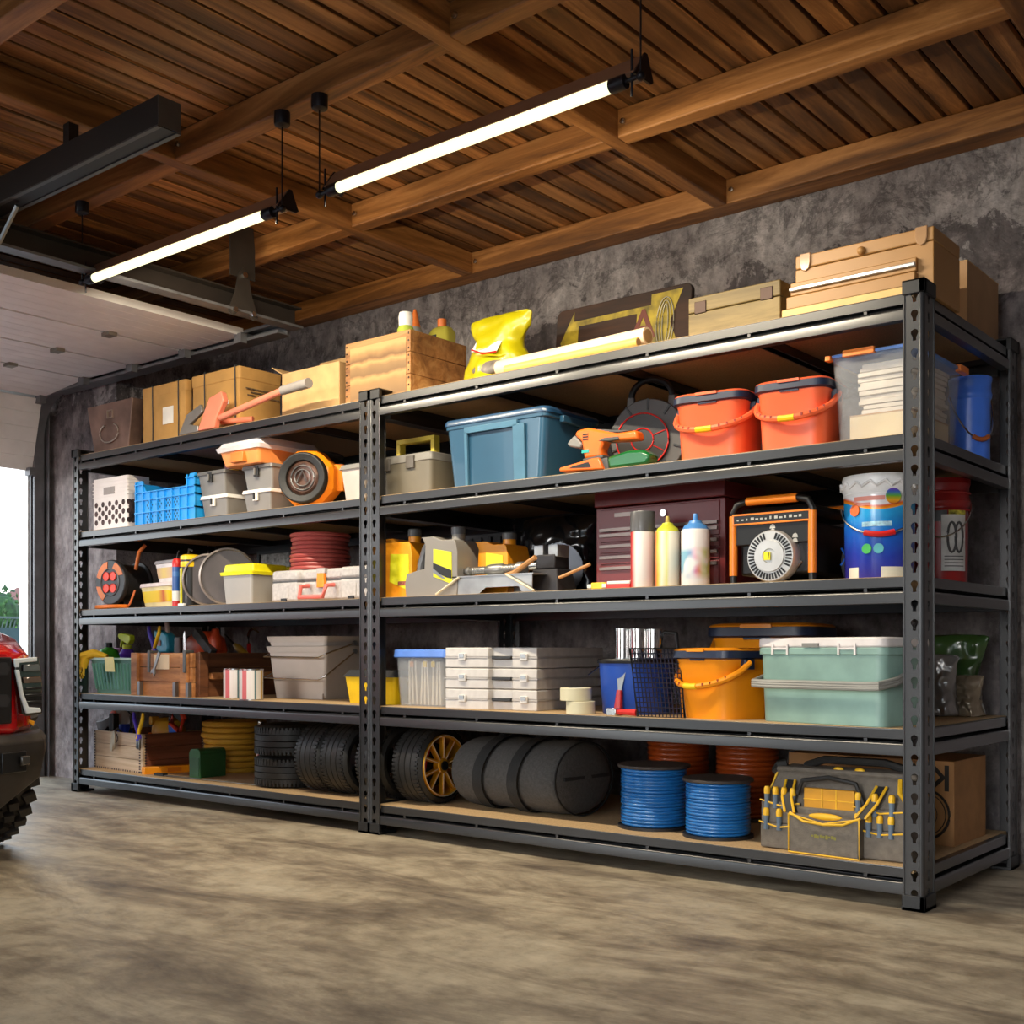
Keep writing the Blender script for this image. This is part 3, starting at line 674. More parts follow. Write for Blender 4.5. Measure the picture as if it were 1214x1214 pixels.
for zf_ in (.0, .27, .55, .72, .9):
    q.box(-W2-.008, -W2+.08 if zf_ > .72 else W2+.008, -D2-.010, -D2, h*zf_, h*zf_+.006); q.box(W2-.08 if zf_ > .72 else W2, W2+.008, -D2-.01, -D2 if zf_ > .72 else D2, h*zf_, h*zf_+.006)
    q.box(W2, W2+.008, -D2-.01, D2, h*zf_, h*zf_+.006)
for i in range(9):
    xx = -W2+w*i/8; hh = h*.72 if 1 < i < 7 else h*.98
    q.box(xx-.0035, xx+.0035, -D2-.009, -D2, 0, hh)
q.build('rib_grid', BC, t)
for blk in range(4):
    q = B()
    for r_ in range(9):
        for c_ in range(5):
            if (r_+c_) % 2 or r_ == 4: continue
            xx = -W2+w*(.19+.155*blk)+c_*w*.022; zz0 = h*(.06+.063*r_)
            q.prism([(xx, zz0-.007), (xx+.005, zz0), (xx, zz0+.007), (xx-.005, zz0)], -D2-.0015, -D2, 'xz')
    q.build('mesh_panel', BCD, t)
# stored thing peeking out
# ---- grey stacked boxes (two stacks)
GC = M('smoke_grey_plastic', '#7f7c78', .35, var=.04); GD = M('charcoal_box_plastic', '#6b6a68', .4)
def small_case(label, x, y, z, w, d, h, bodym, lidm, latchm, group):
    t = T('tool_case', label, 'box', x, y, z, 0, group)
    B().tap(w*.86, d*.9, w*.97, d*.97, 0, h*.84, .012).build('body', bodym, t)
    B().tap(w*1.03, d*1.02, w*1.0, d, h*.84, h, .012).build('lid', lidm, t, bevel=.003)
    B().tap(.035, .012, .035, .012, h*.52, h*.93, .003, 0, -d/2*.985-.004).build('latch', latchm, t)
    B().box(-.004, .004, -d/2-.016, -d/2-.009, h*.58, h*.85).build('latch_slot', BLK if latchm is WHT else GRY, t)
    return t
g = 'small grey cases stacked two high'
xa = colx(234, .06); xb = colx(265, .06); ha = zz(556, 262, .06)-Z
wa = xb-xa; xc = (xa+xb)/2+.01
small_case('light grey case with white rim, lower of the stack beside the blue crate', xc, .24, Z, wa, .34, ha*.49, GC, WHT, WHT, g)
small_case('dark grey case on the lower case beside the blue crate', xc-.01, .24, Z+ha*.49, wa*1.06, .36, ha*.51, GC, GD, BLK, g)
xa = colx(285, .05); xb = colx(318, .05); hb_ = zz(548, 318, .05)-Z
wa = xb-xa; xc2 = (xa+xb)/2
small_case('light grey case with white rim, lower of the stack beside the orange work light', xc2, .25, Z, wa, .38, hb_*.49, GC, WHT, WHT, g)
small_case('dark grey case carrying the orange organizer', xc2+.005, .26, Z+hb_*.49, wa*1.06, .40, hb_*.51, GC, GD, BLK, g)
# small jar on top
t = T('small_jar', 'small jar with maroon lid and yellow body on a grey case', 'jar', xc-.01, .2, Z+ha)
B().lathe([(.036, 0), (.036, .02)]).build('jar_body', YEL, t); B().lathe([(.04, .02), (.04, .045), (.037, .048)]).build('lid', M('maroon_lid', '#7d4450', .5), t)
# orange organizer
xa = colx(258, .0); xb = colx(308, .0)
wz = Z+hb_+.001
w = xb-xa
t = T('organizer_box', 'orange organizer with thick translucent white lid on the grey cases', 'organizer', (xa+xb)/2, .2, wz)
CO = M('light_orange_plastic', '#f29a55', .4)
B().tap(w*.82, .36, w*.94, .40, 0, .075, .02).build('body', CO, t, bevel=.003)
B().box(-.05, .05, -.213, -.18, .01, .06).build('recessed_latch', M('deep_orange_plastic', '#d87c33', .4), t, bevel=.004)
B().loft([rr(w, .42, .025, .07), rr(w*1.04, .44, .025, .09), rr(w*.98, .42, .025, .095), rr(w*.9, .37, .03, .128), rr(w*.82, .33, .03, .131)]).build('lid', M('frosted_white_lid', '#efe9ea', .3, alpha=.95), t)
# ---- orange work light / speaker
Yc = .20; x, _, r, _ = rfit(338, 402, Yc, 533, K)
t = T('work_light', 'round orange and black jobsite light lying on its side', 'work light', x+.02, Yc, Z, math.radians(25))
R_ = .145
OJ = M('safety_orange', '#f78d14', .35, var=.04)
def octo(r, y, c=.145, sx=1): return [(r*math.cos(a)*sx, y, c+r*math.sin(a)) for a in [2*PI*(i+.5)/8 for i in range(8)]]
B().loft([octo(.125, -.12), octo(.150, -.09), octo(.152, .0), octo(.125, .03)]).build('orange_shell', OJ, t, bevel=.01)
B().loft([octo(.13, .0), octo(.135, .1), octo(.12, .2)]).build('rear_housing', BLK, t, bevel=.012)
B().ringlathe([(.118, -.16), (.125, -.15), (.125, -.12), (.085, -.11), (.085, -.15)], (0, 0, .145), 36, 'y').build('rubber_ring', RUB, t, bevel=.003)
B().lathe([(.088, -.135), (.07, -.145), (.03, -.138), (.0, -.136)], (0, 0, .145), 30, 'y', cap=False).build('lens_face', M('brown_lens', '#4a3228', .35, .4, var=.4, vs=30), t)
q = B()
for r_ in (.04, .06): q.tube([(r_*math.cos(a), -.147, .145+r_*math.sin(a)) for a in [2*PI*i/24 for i in range(24)]], .003, 6, closed=True)
q.tube([(-.03, -.148, .12), (.0, -.148, .18), (.02, -.148, .13)], .004, 6)
q.build('lens_grille', DSTEEL, t)
for zz_ in (.28, .02):
    B().at((.04, .08, zz_)).sph((0, 0, 0), .075, .10, .022).build('side_pad', RUB, t)
B().tap(.05, .03, .05, .03, .09, .22, .008, .145, -.03).build('side_vent', OJ, t)
# grey box behind the posts
x, y, w, d, h = fit(412, 448, 470, .12, 545, K)
t = T('storage_box', 'pale grey box half hidden behind the middle posts', 'box', colx(430, .2), .30, Z)
B().tap(.13, .3, .16, .34, 0, h*.88, .015).build('body', M('pale_grey_plastic', '#b9b1ab', .45), t); B().tap(.18, .36, .16, .34, h*.88, h, .015).build('lid', GRY, t)
# ---- right rack: toolbox with yellow handle
x, y, w, d, h = fit(448, 512, 530, .10, 534, K); d = .26
t = T('toolbox', 'grey toolbox with tall square yellow handle', 'toolbox', x+.0, .10+d/2, Z)
BG = M('beige_grey_plastic', '#6b6455', .45, var=.06)
B().tap(w*.93, d*.93, w*.98, d, 0, h*.8, .02).build('body', BG, t); B().tap(w, d*1.03, w*.97, d, h*.8, h, .02).build('lid', M('warm_grey_lid', '#77736c', .4), t, bevel=.004)
q = B(); hw = w*.32
for xx in (-hw-.04, hw-.04): q.box(xx-.011, xx+.011, -.02, .02, h, h+.085)
q.box(-hw-.051, hw-.029, -.02, .02, h+.075, h+.097); q.build('handle', M('mustard_handle', '#d0b640', .4), t, bevel=.003)
for s_ in (-.33, .12): B().tap(.05, .014, .05, .014, h*.66, h*.94, .003, w*s_, -d/2-.004).build('latch', M('smoke_latch', '#5b5650', .35), t)
# ---- blue tote
x, y, w, d, h = fit(525, 648, 712, .04, 479.5, K)
BT = M('petrol_blue_plastic', '#2b5470', .3, var=.05, vs=4, coat=.2)
t = T('storage_tote', 'large petrol-blue lidded storage tote', 'tote', x, y, Z)
B().loft([rr(w*.87, d*.9, .03, 0), rr(w*.96, d*.97, .03, h*.86), rr(w*.99, d*.99, .03, h*.86), rr(w*.99, d*.99, .03, h*.92)]).build('body', BT, t, bevel=.003)
B().loft([rr(w*1.02, d*1.01, .035, h*.915), rr(w*1.02, d*1.01, .035, h*.96), rr(w*.985, d*.98, .03, h), rr(w*.9, d*.9, .03, h)]).build('lid', M('petrol_blue_lid', '#23486a', .3, coat=.2), t)
q = B()
for xx, ww in ((-.27, .008), (.24, .03)): q.prism([(w*xx-ww, 0), (w*xx+ww, 0), (w*(xx+.012)+ww, h*.8), (w*(xx+.012)-ww, h*.8)], -.004, .008, 'xz')
q.box(-w*.27, w*.24, -.004, .006, h*.77, h*.86)
o = q.build('front_rib', M('pale_blue_rib', '#4a7590', .3), t, bevel=.002); o.location = (0, -d/2*.935, 0); o.rotation_euler = (math.radians(4.5), 0, 0)
B().box(w/2*.99, w/2+.02, -.1, .1, h*.80, h*.90).build('side_grip', BT, t, bevel=.004)
# ---- sander
Y0 = .05
xo = colx(735, Y0); t = T('detail_sander', 'orange cordless sander with green dust box', 'sander', xo, Y0, Z+.0)
s = dep(735, Y0)/F*1.0
def q2(px, py, bpx=735, bpy=None):
    return (px-735)*s*1.30, (552-py)*s*1.0+(px-735)*s*-.0
# points traced relative to the sander, x stretched because the body runs along the shelf
def pp(l): return [((px-735)*s*1.33, max(.0, (551-(py-.17*(735-px)))*s)) for px, py in l]
SO = M('tool_orange', '#ee6f22', .35, var=.05)
B().prism(pp([(675, 558), (675, 553), (712, 540), (719, 539), (724, 553)]), -.045, .045, 'xz').build('sanding_head', SO, t, bevel=.006)
B().prism(pp([(687, 553), (690, 551), (708, 545), (711, 551)]), -.047, -.044, 'xz').build('vent_slot', BLK, t)
B().prism(pp([(700, 541), (698, 525), (697, 520), (689, 512), (692, 506), (704, 503), (735, 509), (756, 505), (758, 516), (742, 518), (722, 519), (718, 530), (720, 537)]), -.028, .028, 'xz').build('motor_body', SO, t, bevel=.010)
B().prism(pp([(682, 526), (680, 522), (688, 512), (697, 522), (695, 528)]), -.022, .022, 'xz').build('rear_pad', GRY, t, bevel=.006)
B().prism(pp([(716, 519), (722, 515), (738, 513), (739, 517), (727, 519)]), -.031, .031, 'xz').build('trigger', DGR, t, bevel=.003)
B().prism(pp([(707, 504), (737, 505), (750, 505), (738, 508), (714, 509)]), -.018, .018, 'xz').build('top_grip', DGR, t, bevel=.003)
B().prism(pp([(699, 541), (721, 535), (722, 539), (700, 544)]), -.032, .032, 'xz').build('collar_band', DGR, t, bevel=.003)
B().prism(pp([(698, 530), (706, 529), (706, 533), (698, 534)]), -.0305, -.026, 'xz').build('teal_badge', M('teal_badge', '#2aa9a0', .4), t)
q = B()
for i in range(3): q.prism(pp([(699, 511+3*i), (705, 510+3*i), (705, 511.5+3*i), (699, 512.5+3*i)]), -.030, -.026, 'xz')
q.build('vent_slots', BLK, t)
B().prism(pp([(716, 540), (726, 538), (728, 553), (722, 553)]), -.03, .03, 'xz').build('dust_collar', DGR, t, bevel=.004)
B().prism(pp([(726, 538), (748, 529), (764, 528), (772, 534), (768, 548), (728, 554)]), -.035, .035, 'xz').build('dust_box', M('green_clear_plastic', '#125c2a', .2, var=.15, coat=.3), t, bevel=.012)
# ---- cable reel with black handle
Yc = .32; xo = colx(772, Yc)
t = T('cable_reel', 'black cable reel with red-edged disc and arched handle', 'cable reel', xo, Yc, Z, math.radians(18))
R_ = .155
B().lathe([(R_, -.05), (R_*1.02, -.03), (R_*1.02, .06), (R_, .08)], (0, 0, R_), 40, 'y').build('drum', M('reel_grey', '#4d4c4b', .5), t, bevel=.004)
for i in range(10):
    a = 2*PI*i/10; B().at((0, 0, R_), (0, a, 0)).box(-.004, .004, -.056, -.05, .11, R_*1.0).build('drum_rib', BLK, t)
B().lathe([(.108, -.062), (.108, -.05)], (-.02, 0, R_-.01), 36, 'y').build('face_disc', M('reel_face', '#1a1412', .4), t)
q = B()
for r_ in (.106, .045): q.tube([(-.02+r_*math.cos(a), -.064, R_-.01+r_*math.sin(a)) for a in [2*PI*i/36 for i in range(36)]], .003, 6, closed=True)
for a in (.35, -.5): q.tube([(-.02+.05*math.cos(a), -.064, R_-.01+.05*math.sin(a)), (-.02+.1*math.cos(a), -.064, R_-.01+.1*math.sin(a))], .002, 6)
q.build('red_ring', RED, t)
for s_ in (-1, 1): B().tap(.035, .03, .03, .025, R_*1.45, R_*2.12, .006, s_*.085, .01).build('handle_bracket', M('bracket_grey', '#5d5b59', .5), t)
B().tube([(.085*math.cos(a), .01, R_*2.1+.075*math.sin(a)) for a in [PI*i/12 for i in range(13)]], .013, 10).build('handle', RUB, t)
# ---- two orange buckets
def square_bucket(name, label, x, y, z, w, d, h, body, rot, group, bandm=NAVY, clip=YEL, hz=.42):
    t = T(name, label, 'bucket', x, y, z, rot, group)
    r = min(w, d)*.2
    B().loft([rr(w*.88, d*.88, r, 0), rr(w*.95, d*.95, r, h*.80), rr(w*.97, d*.97, r, h*.82), rr(w*.97, d*.97, r, h*.88)]).build('body', body, t, bevel=.002)
    B().loft([rr(w*1.0, d*1.0, r, h*.84), rr(w*1.05, d*1.05, r, h*.86), rr(w*1.04, d*1.04, r, h*.955), rr(w*.99, d*.99, r, h*.965)]).build('latch_band', bandm, t)
    B().loft([rr(w*1.02, d*1.02, r, h*.955), rr(w*1.03, d*1.03, r, h*.97), rr(w*.98, d*.98, r, h*.99), rr(w*.86, d*.86, r, h)]).build('lid', body, t)
    B().tap(w*.3, .008, w*.3, .008, h*.945, h*.985, .002, 0, -d*.525).build('lid_tab', body, t); B().tap(w*.26, .006, w*.26, .006, h*.82, h*.86, .002, 0, -d*.49).build('band_tab', bandm, t)
    pts = []
    for i in range(17):
        a = PI*i/16; pts.append((-math.cos(a)*w*.545, -d*.10-math.sin(a)**.8*d*.50, h*.80-(h*(.80-hz))*math.sin(a)**.7))
    o = B().tube(pts, .0115, 8).build('handle', body, t); o.scale = (1, 1, 1)
    B().tube([(px*.999, py-.0035, pz+.0) for px, py, pz in pts[7:10]], .0112, 8).build('grip_insert', clip, o)
    q = B()
    for px, py, pz in [pts[i] for i in (3, 4, 5, 6, 10, 11, 12, 13)]: B().cbox(px, py-.010, pz+.004, .006, .004, .010).build('handle_slot', M('handle_slot', '#8e2c1a', .5), o)
    for s_ in (-1, 1): B().tap(.03, .05, .03, .05, h*.70, h*.84, .006, s_*w*.50, -d*.10).build('handle_lug', bandm, t)
    return t
SAL = M('salmon_orange', '#f26a40', .38, var=.03)
g = 'salmon buckets with navy latch bands'
def bfit(xl, xr, xe, Yf, yt, k): return fit(xl, xr, xe, Yf, yt, k)
x, y, w, d, h = fit(797, 872, 890, .05, 458, 3); square_bucket('lidded_bucket', 'salmon lidded bucket nearer the cable reel', x-.0, .05+w*.5, Z, w*1.08, w*1.0, h, SAL, math.radians(6), g)
x, y, w, d, h = fit(889, 968, 985, .05, 443, 3); square_bucket('lidded_bucket', 'salmon lidded bucket next to the clear tote of papers', x+.01, .05+w*.5, Z, w*1.05, w*1.0, h, SAL, math.radians(6), g)
# ---- clear tote with papers
X0 = colx(981, .10); X1 = 4.935; w = X1-X0; x = (X0+X1)/2; d = .50; y = .10+d/2; h = zz(408, 1060, .10)-SH[3]
t = T('clear_tote', 'clear tote with blue rim and orange clips behind the right corner post', 'tote', x, y, Z)
CLP = M('clear_plastic', '#dfe2e6', .15, var=.02, alpha=.16)
B().tub(w*.86, d*.86, w*.96, d*.96, 0, h*.96, .03, .004).build('body', CLP, t)
B().ringlathe([(1, 0)], n=4) if False else None
b = B(); b.loft([rr(w*.96, d*.96, .03, h*.95), rr(w*1.02, d*1.02, .035, h*.955), rr(w*1.02, d*1.02, .035, h*.985), rr(w*.96, d*.96, .03, h), rr(w*.8, d*.8, .03, h)])
b.build('lid', M('periwinkle_plastic', '#6f9be6', .35, alpha=.92), t)
for xx in (-.12, ): B().tap(.11, .02, .11, .02, h*.945, h*1.01, .004, w*xx, -d*.51).build('clip', ORG, t)
B().tap(.02, .09, .02, .09, h*.93, h*1.005, .004, w*.51, d*.42).build('clip', ORG, t); B().tap(.02, .03, .02, .03, h*.93, h*.98, .004, -w*.48, -d*.5).build('clip', ORG, t)
tote = (x, y, w, d, h)
rnd = random.Random(5)
PAP = M('stacked_paper', '#e9dfcf', .8, var=.05, vs=40); KRA = M('pale_kraft', '#e4cfa2', .75)
xx0 = colx(1008, .15)
t = T('paper_stack', 'pale kraft carton at the bottom of the clear tote', 'box', (xx0+x+w*.40)/2, y-.02, Z+.008); pw = (x+w*.40-xx0); B().box(-pw/2, pw/2, -d*.37, d*.37, 0, h*.30).build('body', KRA, t, bevel=.003); B().box(-pw/2, pw/2, -d*.37, d*.37, h*.30, h*.315).build('top', CARD2, t)
zc = Z+.010+h*.32; i = 0; top = Z+h*.90; n_ = 11; th = (top-zc)/n_
for i in range(n_):
    o = B().tap(pw*.86, d*.68, pw*.86, d*.68, 0, th*.82, .006, seg=2).build('folded_paper', PAP)
    o.location = ((xx0+x+w*.40)/2+.012+rnd.uniform(-.008, .008), y-.02+rnd.uniform(-.01, .01), zc+i*th); o.rotation_euler = (0, 0, rnd.uniform(-.04, .04))
    tag(o, 'folded white paper bundle stacked inside the clear tote', 'paper bundle', 'paper bundles in the clear tote')
# ---- blue round bucket
Yc = .78; x, y, r, h = rfit(1124, 1176, Yc, 450, 3)
def round_bucket(name, label, cat, x, y, z, r, h, mat, rot=0, ribs=((.93, 1.0), ), lidm=None, group=None, hz=None, gripm=None, wall=.9, sweep=1):
    t = T(name, label, cat, x, y, z, rot, group)
    prof = [(r*wall, 0), (r*(wall+.01), .006)]
    prof += [(r*(wall+.04), h*.74), (r*1.0, h*.76), (r*1.02, h*.80), (r*.97, h*.84), (r*.97, h*.93), (r*1.0, h*.95)]
    B().lathe(prof+[(r*1.0, h*.985)], n=36).build('body', mat, t)
    B().lathe([(r*1.01, h*.955), (r*1.01, h), (r*.96, h*1.0), (r*.9, h*.985)], n=36).build('rim', lidm or mat, t)
    if hz is not None:
        pts = [(-math.cos(a)*r*1.04, -math.sin(a)*r*1.08*sweep, h*.78-(h*(.78-hz))*math.sin(a)) for a in [PI*i/16 for i in range(17)]]
        hd = B().tube(pts, .0032, 6).build('wire_handle', STEEL, t)
        if gripm: B().tube(pts[6:11], .009, 8).build('grip', gripm, hd)
    return t
RBL = M('royal_blue_plastic', '#4c82f4', .3, var=.05, alpha=.93)
round_bucket('pail', 'translucent blue round pail on the shelf behind the clear tote', 'pail', x, y, Z, r, h, RBL, face_cam(x, y)+.5, hz=.25, gripm=M('wood_grip', '#a8571f', .5))
# ================================================================== TIER 3
K = 2; Z = SH[2]
# ---- cable reel with four red sockets
Yc = .10; xo, _, r, _ = rfit(107, 142, Yc, 0, 2)
t = T('cable_reel', 'black and orange cable reel with four red round sockets', 'cable reel', colx(131, .07), .16, Z+.03, math.radians(6))
RZ = .125
B().lathe([(RZ, -.10), (RZ*1.04, -.095), (RZ*1.04, -.075), (RZ, -.07)], (0, 0, RZ), 40, 'y').build('front_flange', M('reel_black', '#2b2d30', .4), t, bevel=.002)
B().lathe([(RZ*.86, -.07), (RZ*.86, .09)], (0, 0, RZ), 36, 'y').build('wound_cable', M('black_cable', '#202022', .5, bump=.4, bs=40), t)
B().lathe([(RZ, .09), (RZ, .105)], (0, 0, RZ), 40, 'y').build('rear_flange', M('reel_black', '', 1), t)
b = B()
for a0, a1 in ((100, 170), (190, 245), (20, 75)):
    pts = [((RZ*.97)*math.cos(math.radians(a)), RZ+(RZ*.97)*math.sin(math.radians(a))) for a in range(a0, a1+1, 8)]+[((RZ*.66)*math.cos(math.radians(a)), RZ+(RZ*.66)*math.sin(math.radians(a))) for a in range(a1, a0-1, -8)]
    b.prism(pts, -.103, -.099, 'xz')
b.build('orange_sector', M('rust_orange', '#d8742c', .4), t)
B().ringlathe([(RZ*.62, -.106), (RZ*.66, -.104), (RZ*.66, -.098), (RZ*.60, -.098)], (0, 0, RZ), 36, 'y').build('socket_ring', M('slate_plastic', '#5d6266', .4), t)
for sx in (-1, 1):
    for sz in (-1, 1): B().lathe([(.024, -.104), (.026, -.107), (.026, -.098)], (sx*.030, 0, RZ+sz*.034), 24, 'y').build('socket', M('socket_red', '#f0452a', .4), t)
q = B(); q.box(-.09, -.07, -.05, .05, -.03, .02).box(.07, .09, -.05, .05, -.03, .02).box(-.09, .09, -.05, -.03, -.03, -.018); q.build('stand', BLK, t)
B().tube([(.1, .0, .2), (.13, 0, .3), (.16, .02, .34)], .011, 8).build('carry_handle', M('rust_orange', '', 1), t)
t = T('extension_cord', 'thin coil of orange cable with loose end on the shelf below the socket reel', 'cord', colx(125, .05), .09, Z+.006)
b = B()
for i in range(2): b.tube([(.15*math.cos(a)-.0, .045*math.sin(a), .006+.009*i) for a in [2*PI*k/28 for k in range(28)]], .006, 6, closed=True)
b.build('coil', ORG, t); B().tube([(.13, .02, .005), (.16, .02, .03), (.19, .03, .10)], .006, 6).build('loose_end', M('salmon_cable', '#e8834e', .5), t)
# ---- tubs
def food_tub(label, x, y, z, w, d, h, side, front, lid, group):
    t = T('plastic_tub', label, 'tub', x, y, z, math.radians(-8), group)
    B().tap(w*.84, d*.84, w*.95, d*.95, 0, h*.84, .03, seg=5).build('body', side, t)
    B().tap(w, d, w*.98, d*.98, h*.84, h, .035, seg=5).build('lid', lid, t, bevel=.004)
    B().tap(w*.88, d*.88, w*.93, d*.93, h*.22, h*.68, .031, seg=5).build('label_band', front, t)
    return t
g = 'food tubs stacked two high'
xl = colx(149, .05); xr = colx(200, .05); w = (xr-xl)*.95; xcb = (xl+xr)/2+.05
YBL = MS('yellow_red_label', 'X', -w*.5, w*.5, [(0, '#f3d21c'), (.1, '#e9b03a'), (.22, '#f3d61c'), (.62, '#f0c81c'), (.78, '#c8501a'), (.9, '#f0cf1c')], .4, 'LINEAR', wob=.03)
h1 = zz(692, 175, .1)-Z
food_tub('yellow tub with white rim, lower of the two food tubs', xcb, .22, Z, w, .30, h1, M('tub_cream', '#e8d9a0', .5), YBL, M('tub_rim_pinkish', '#d9c9c4', .5), g)
TL = MS('tan_tub_label', 'X', -w*.5, w*.5, [(0, '#c9a182'), (.2, '#d8b390'), (.4, '#e4c86e'), (.6, '#d8b390'), (1, '#b98f6f')], .5, 'LINEAR')
food_tub('white tub with tan label standing on the yellow tub', xcb+.05, .24, Z+h1+.001, w*.80, .26, zz(665, 180, .1)-Z-h1, M('tub_white', '#e9e1dc', .5), TL, M('tub_lid_grey', '#98908d', .5), g)
# ---- spray tubes
Yc = .06; x, y, r, h = rfit(204, 215.5, Yc, 662, 2)
t = T('sealant_tube', 'slim blue and white can with red top beside the food tubs', 'can', x, y, Z)
B().lathe([(r, 0), (r, .03)]).build('base_band', RED, t)
B().lathe([(r*.99, .025), (r*.99, h*.82)]).build('label_band', MS('blue_can_label', 'Z', 0, h, [(0, '#d23a28'), (.10, '#e8e6e0'), (.32, '#24549a'), (.62, '#3c6fae'), (.72, '#24549a'), (.86, '#d9d6d0')], .35), t)
B().lathe([(r*1.03, h*.82), (r*1.03, h*.93), (r*.6, h)]).build('cap', RED, t); B().tube([(0, 0, h), (.01, 0, h+.03), (.022, -.0, h+.038)], .005, 6).build('nozzle', BLK, t)
x, y, r, h = rfit(214, 238, .05, 658, 2)
t = T('lamp_canister', 'thick black canister with yellow head and yellow side stripe', 'canister', x, y, Z)
B().lathe([(r*.94, 0), (r*.97, .01), (r*.97, h*.78)]).build('body', M('satin_black', '#242424', .35), t)
B().lathe([(r*1.0, h*.76), (r*1.03, h*.78), (r*1.03, h*.86), (r*1.0, h*.86)]).build('head_band', YEL, t); B().lathe([(r*1.0, h*.86), (r*1.0, h*.9)]).build('black_band', BLK, t); B().lathe([(r*1.03, h*.9), (r*1.03, h*.97), (r*.8, h)]).build('head', YEL, t)
B().tube([(-.02, 0, h), (0, -.01, h+.03), (.02, 0, h+.02)], .006, 6).build('carry_loop', BLK, t)
B().at((0, 0, 0), (0, 0, math.radians(-20))).box(-.014, .014, -r*1.0-.002, -r*.9, .01, h*.74).build('side_stripe', M('lime_yellow_stripe', '#d8d21c', .4), t)
B().box(-.03, .02, -r-.006, -r+.01, .0, .012).build('foot_tab', WHT, t)
Yc = .2; x, y, r, h = rfit(228, 246, Yc, 664, 2)
t = T('spray_can', 'teal can with red cap peeking out behind the black canister', 'can', x+.02, y, Z)
B().lathe([(r, 0), (r, h*.75), (r*.6, h*.85)]).build('can_body', M('teal_paint', '#1d7d6c', .4), t); B().lathe([(r*.6, h*.85), (r*.62, h), (r*.3, h*1.02)]).build('cap', RED, t)
# ---- two discs
PEW = M('pewter', '#5b5350', .35, .35, var=.15, vs=5)
def wheel_disc(px, Y, rot, label, r):
    t = T('metal_disc', label, 'disc', colx(px, Y), Y, Z, rot, 'metal discs standing on edge')
    R_ = r
    B().ringlathe([(R_*.93, -.03), (R_, -.035), (R_, .03), (R_*.93, .035), (R_*.9, 0)], (0, 0, R_), 40, 'x').build('rim', M('rim_pewter', '#8e857e', .3, .35), t)
    B().lathe([(R_*.93, .02), (R_*.7, .0), (R_*.3, .01), (R_*.08, .015)], (0, 0, R_), 40, 'x').build('dish', PEW, t)
wheel_disc(248, .10, math.radians(-48), 'grey dished metal disc on edge, the left of the pair', .137)
wheel_disc(271, .13, math.radians(-48), 'grey dished metal disc on edge behind the yellow-lidded bin', .150)
# ---- yellow lid bins
def lid_bin(label, xl, xr, Yf, yt, d, y0=None):
    X0 = colx(xl, Yf); X1 = colx(xr, Yf); w = X1-X0; h = zz(yt, xr, Yf)-Z
    t = T('lidded_bin', label, 'bin', (X0+X1)/2, Yf+d/2, Z, 0, 'bins with yellow lids')
    B().tap(w*.82, d*.86, w*.93, d*.93, 0, h*.76, .015).build('body', M('smoked_translucent', '#a29f9a', .3, var=.03), t)
    B().loft([rr(w*1.0, d*1.0, .015, h*.72), rr(w*1.02, d*1.02, .015, h*.80), rr(w*.93, d*.9, .015, h*.82), rr(w*.88, d*.86, .015, h*.98), rr(w*.84, d*.82, .015, h)]).build('lid', M('lemon_plastic', '#ece31a', .35), t)
lid_bin('smoky bin with lemon-yellow lid in front of the metal discs', 260, 298, .04, 667, .26)
lid_bin('second lemon-lidded bin, half hidden behind the grey case', 303, 340, .42, 671, .3)
t = T('picture_frame', 'thin black metal frame leaning at the back behind the yellow lids', 'frame', colx(325, .8), .80, Z); 
FW, FH = .32, .36
q = B(); q.box(-FW/2, FW/2, 0, .02, FH-.02, FH).box(-FW/2, FW/2, 0, .02, 0, .02).box(-FW/2, -FW/2+.02, 0, .02, .02, FH-.02).box(FW/2-.02, FW/2, 0, .02, .02, FH-.02); q.build('frame_border', BLK, t)
B().box(-FW/2+.02, FW/2-.02, .012, .018, .02, FH-.02).build('backing', M('speckled_grey', '#8b8a88', .8, var=.4, vs=40), t)
# ---- grey hard case with pink handle
X0 = colx(313, .04); X1 = colx(366, .04); Xr = colx(420, .04); h = zz(675, 330, .04)-Z
CG = M('speckled_case_grey', '#b2adaa', .5, var=.08, vs=60)
t = T('hard_case', 'light grey hard case with pink handle and orange latch', 'case', (X0+Xr)/2+.03, .26, Z)
W_ = (Xr-X0)+.04; D_ = .36
def caseprof(z0, z1): 
    pts = [(-W_/2, -D_/2), (-W_/2+.19, -D_/2), (-W_/2+.21, -D_/2+.03), (W_/2-.21, -D_/2+.03), (W_/2-.19, -D_/2), (W_/2, -D_/2), (W_/2, D_/2), (-W_/2, D_/2)]
    return pts
B().prism(caseprof(0, 0), .006, h*.62, 'xy').build('lower_shell', CG, t, bevel=.01)
B().prism(caseprof(0, 0), h*.64, h*.98, 'xy').build('upper_shell', CG, t, bevel=.014)
B().prism([(x*.99, y*.985) for x, y in caseprof(0, 0)], h*.61, h*.65, 'xy').build('seam', DGR, t)
PK = M('coral_pink_plastic', '#e0726a', .4)
B().tube([(-.09, -D_/2+.02, h*.48), (-.09, -D_/2-.03, h*.44), (-.085, -D_/2-.045, h*.12), (.085, -D_/2-.045, h*.12), (.09, -D_/2-.03, h*.44), (.09, -D_/2+.02, h*.48)], .011, 10).build('carry_handle', PK, t)
B().tap(.055, .02, .05, .02, h*.42, h*.84, .004, .0, -D_/2+.022).build('latch', M('latch_orange', '#f08a18', .4), t); B().box(-.03, .03, -D_/2+.015, -D_/2+.04, h*.84, h*.99).build('latch_base', CG, t)
for s_ in (-1, 1):
    B().box(s_*W_*.35-.025, s_*W_*.35+.025, -D_/2-.003, -D_/2+.002, h*.12, h*.5).build('molded_panel', CG, t, bevel=.002); B().box(s_*W_*.35-.03, s_*W_*.35+.01, -D_/2-.004, -D_/2+.003, .0, .02).build('foot', BLK, t)
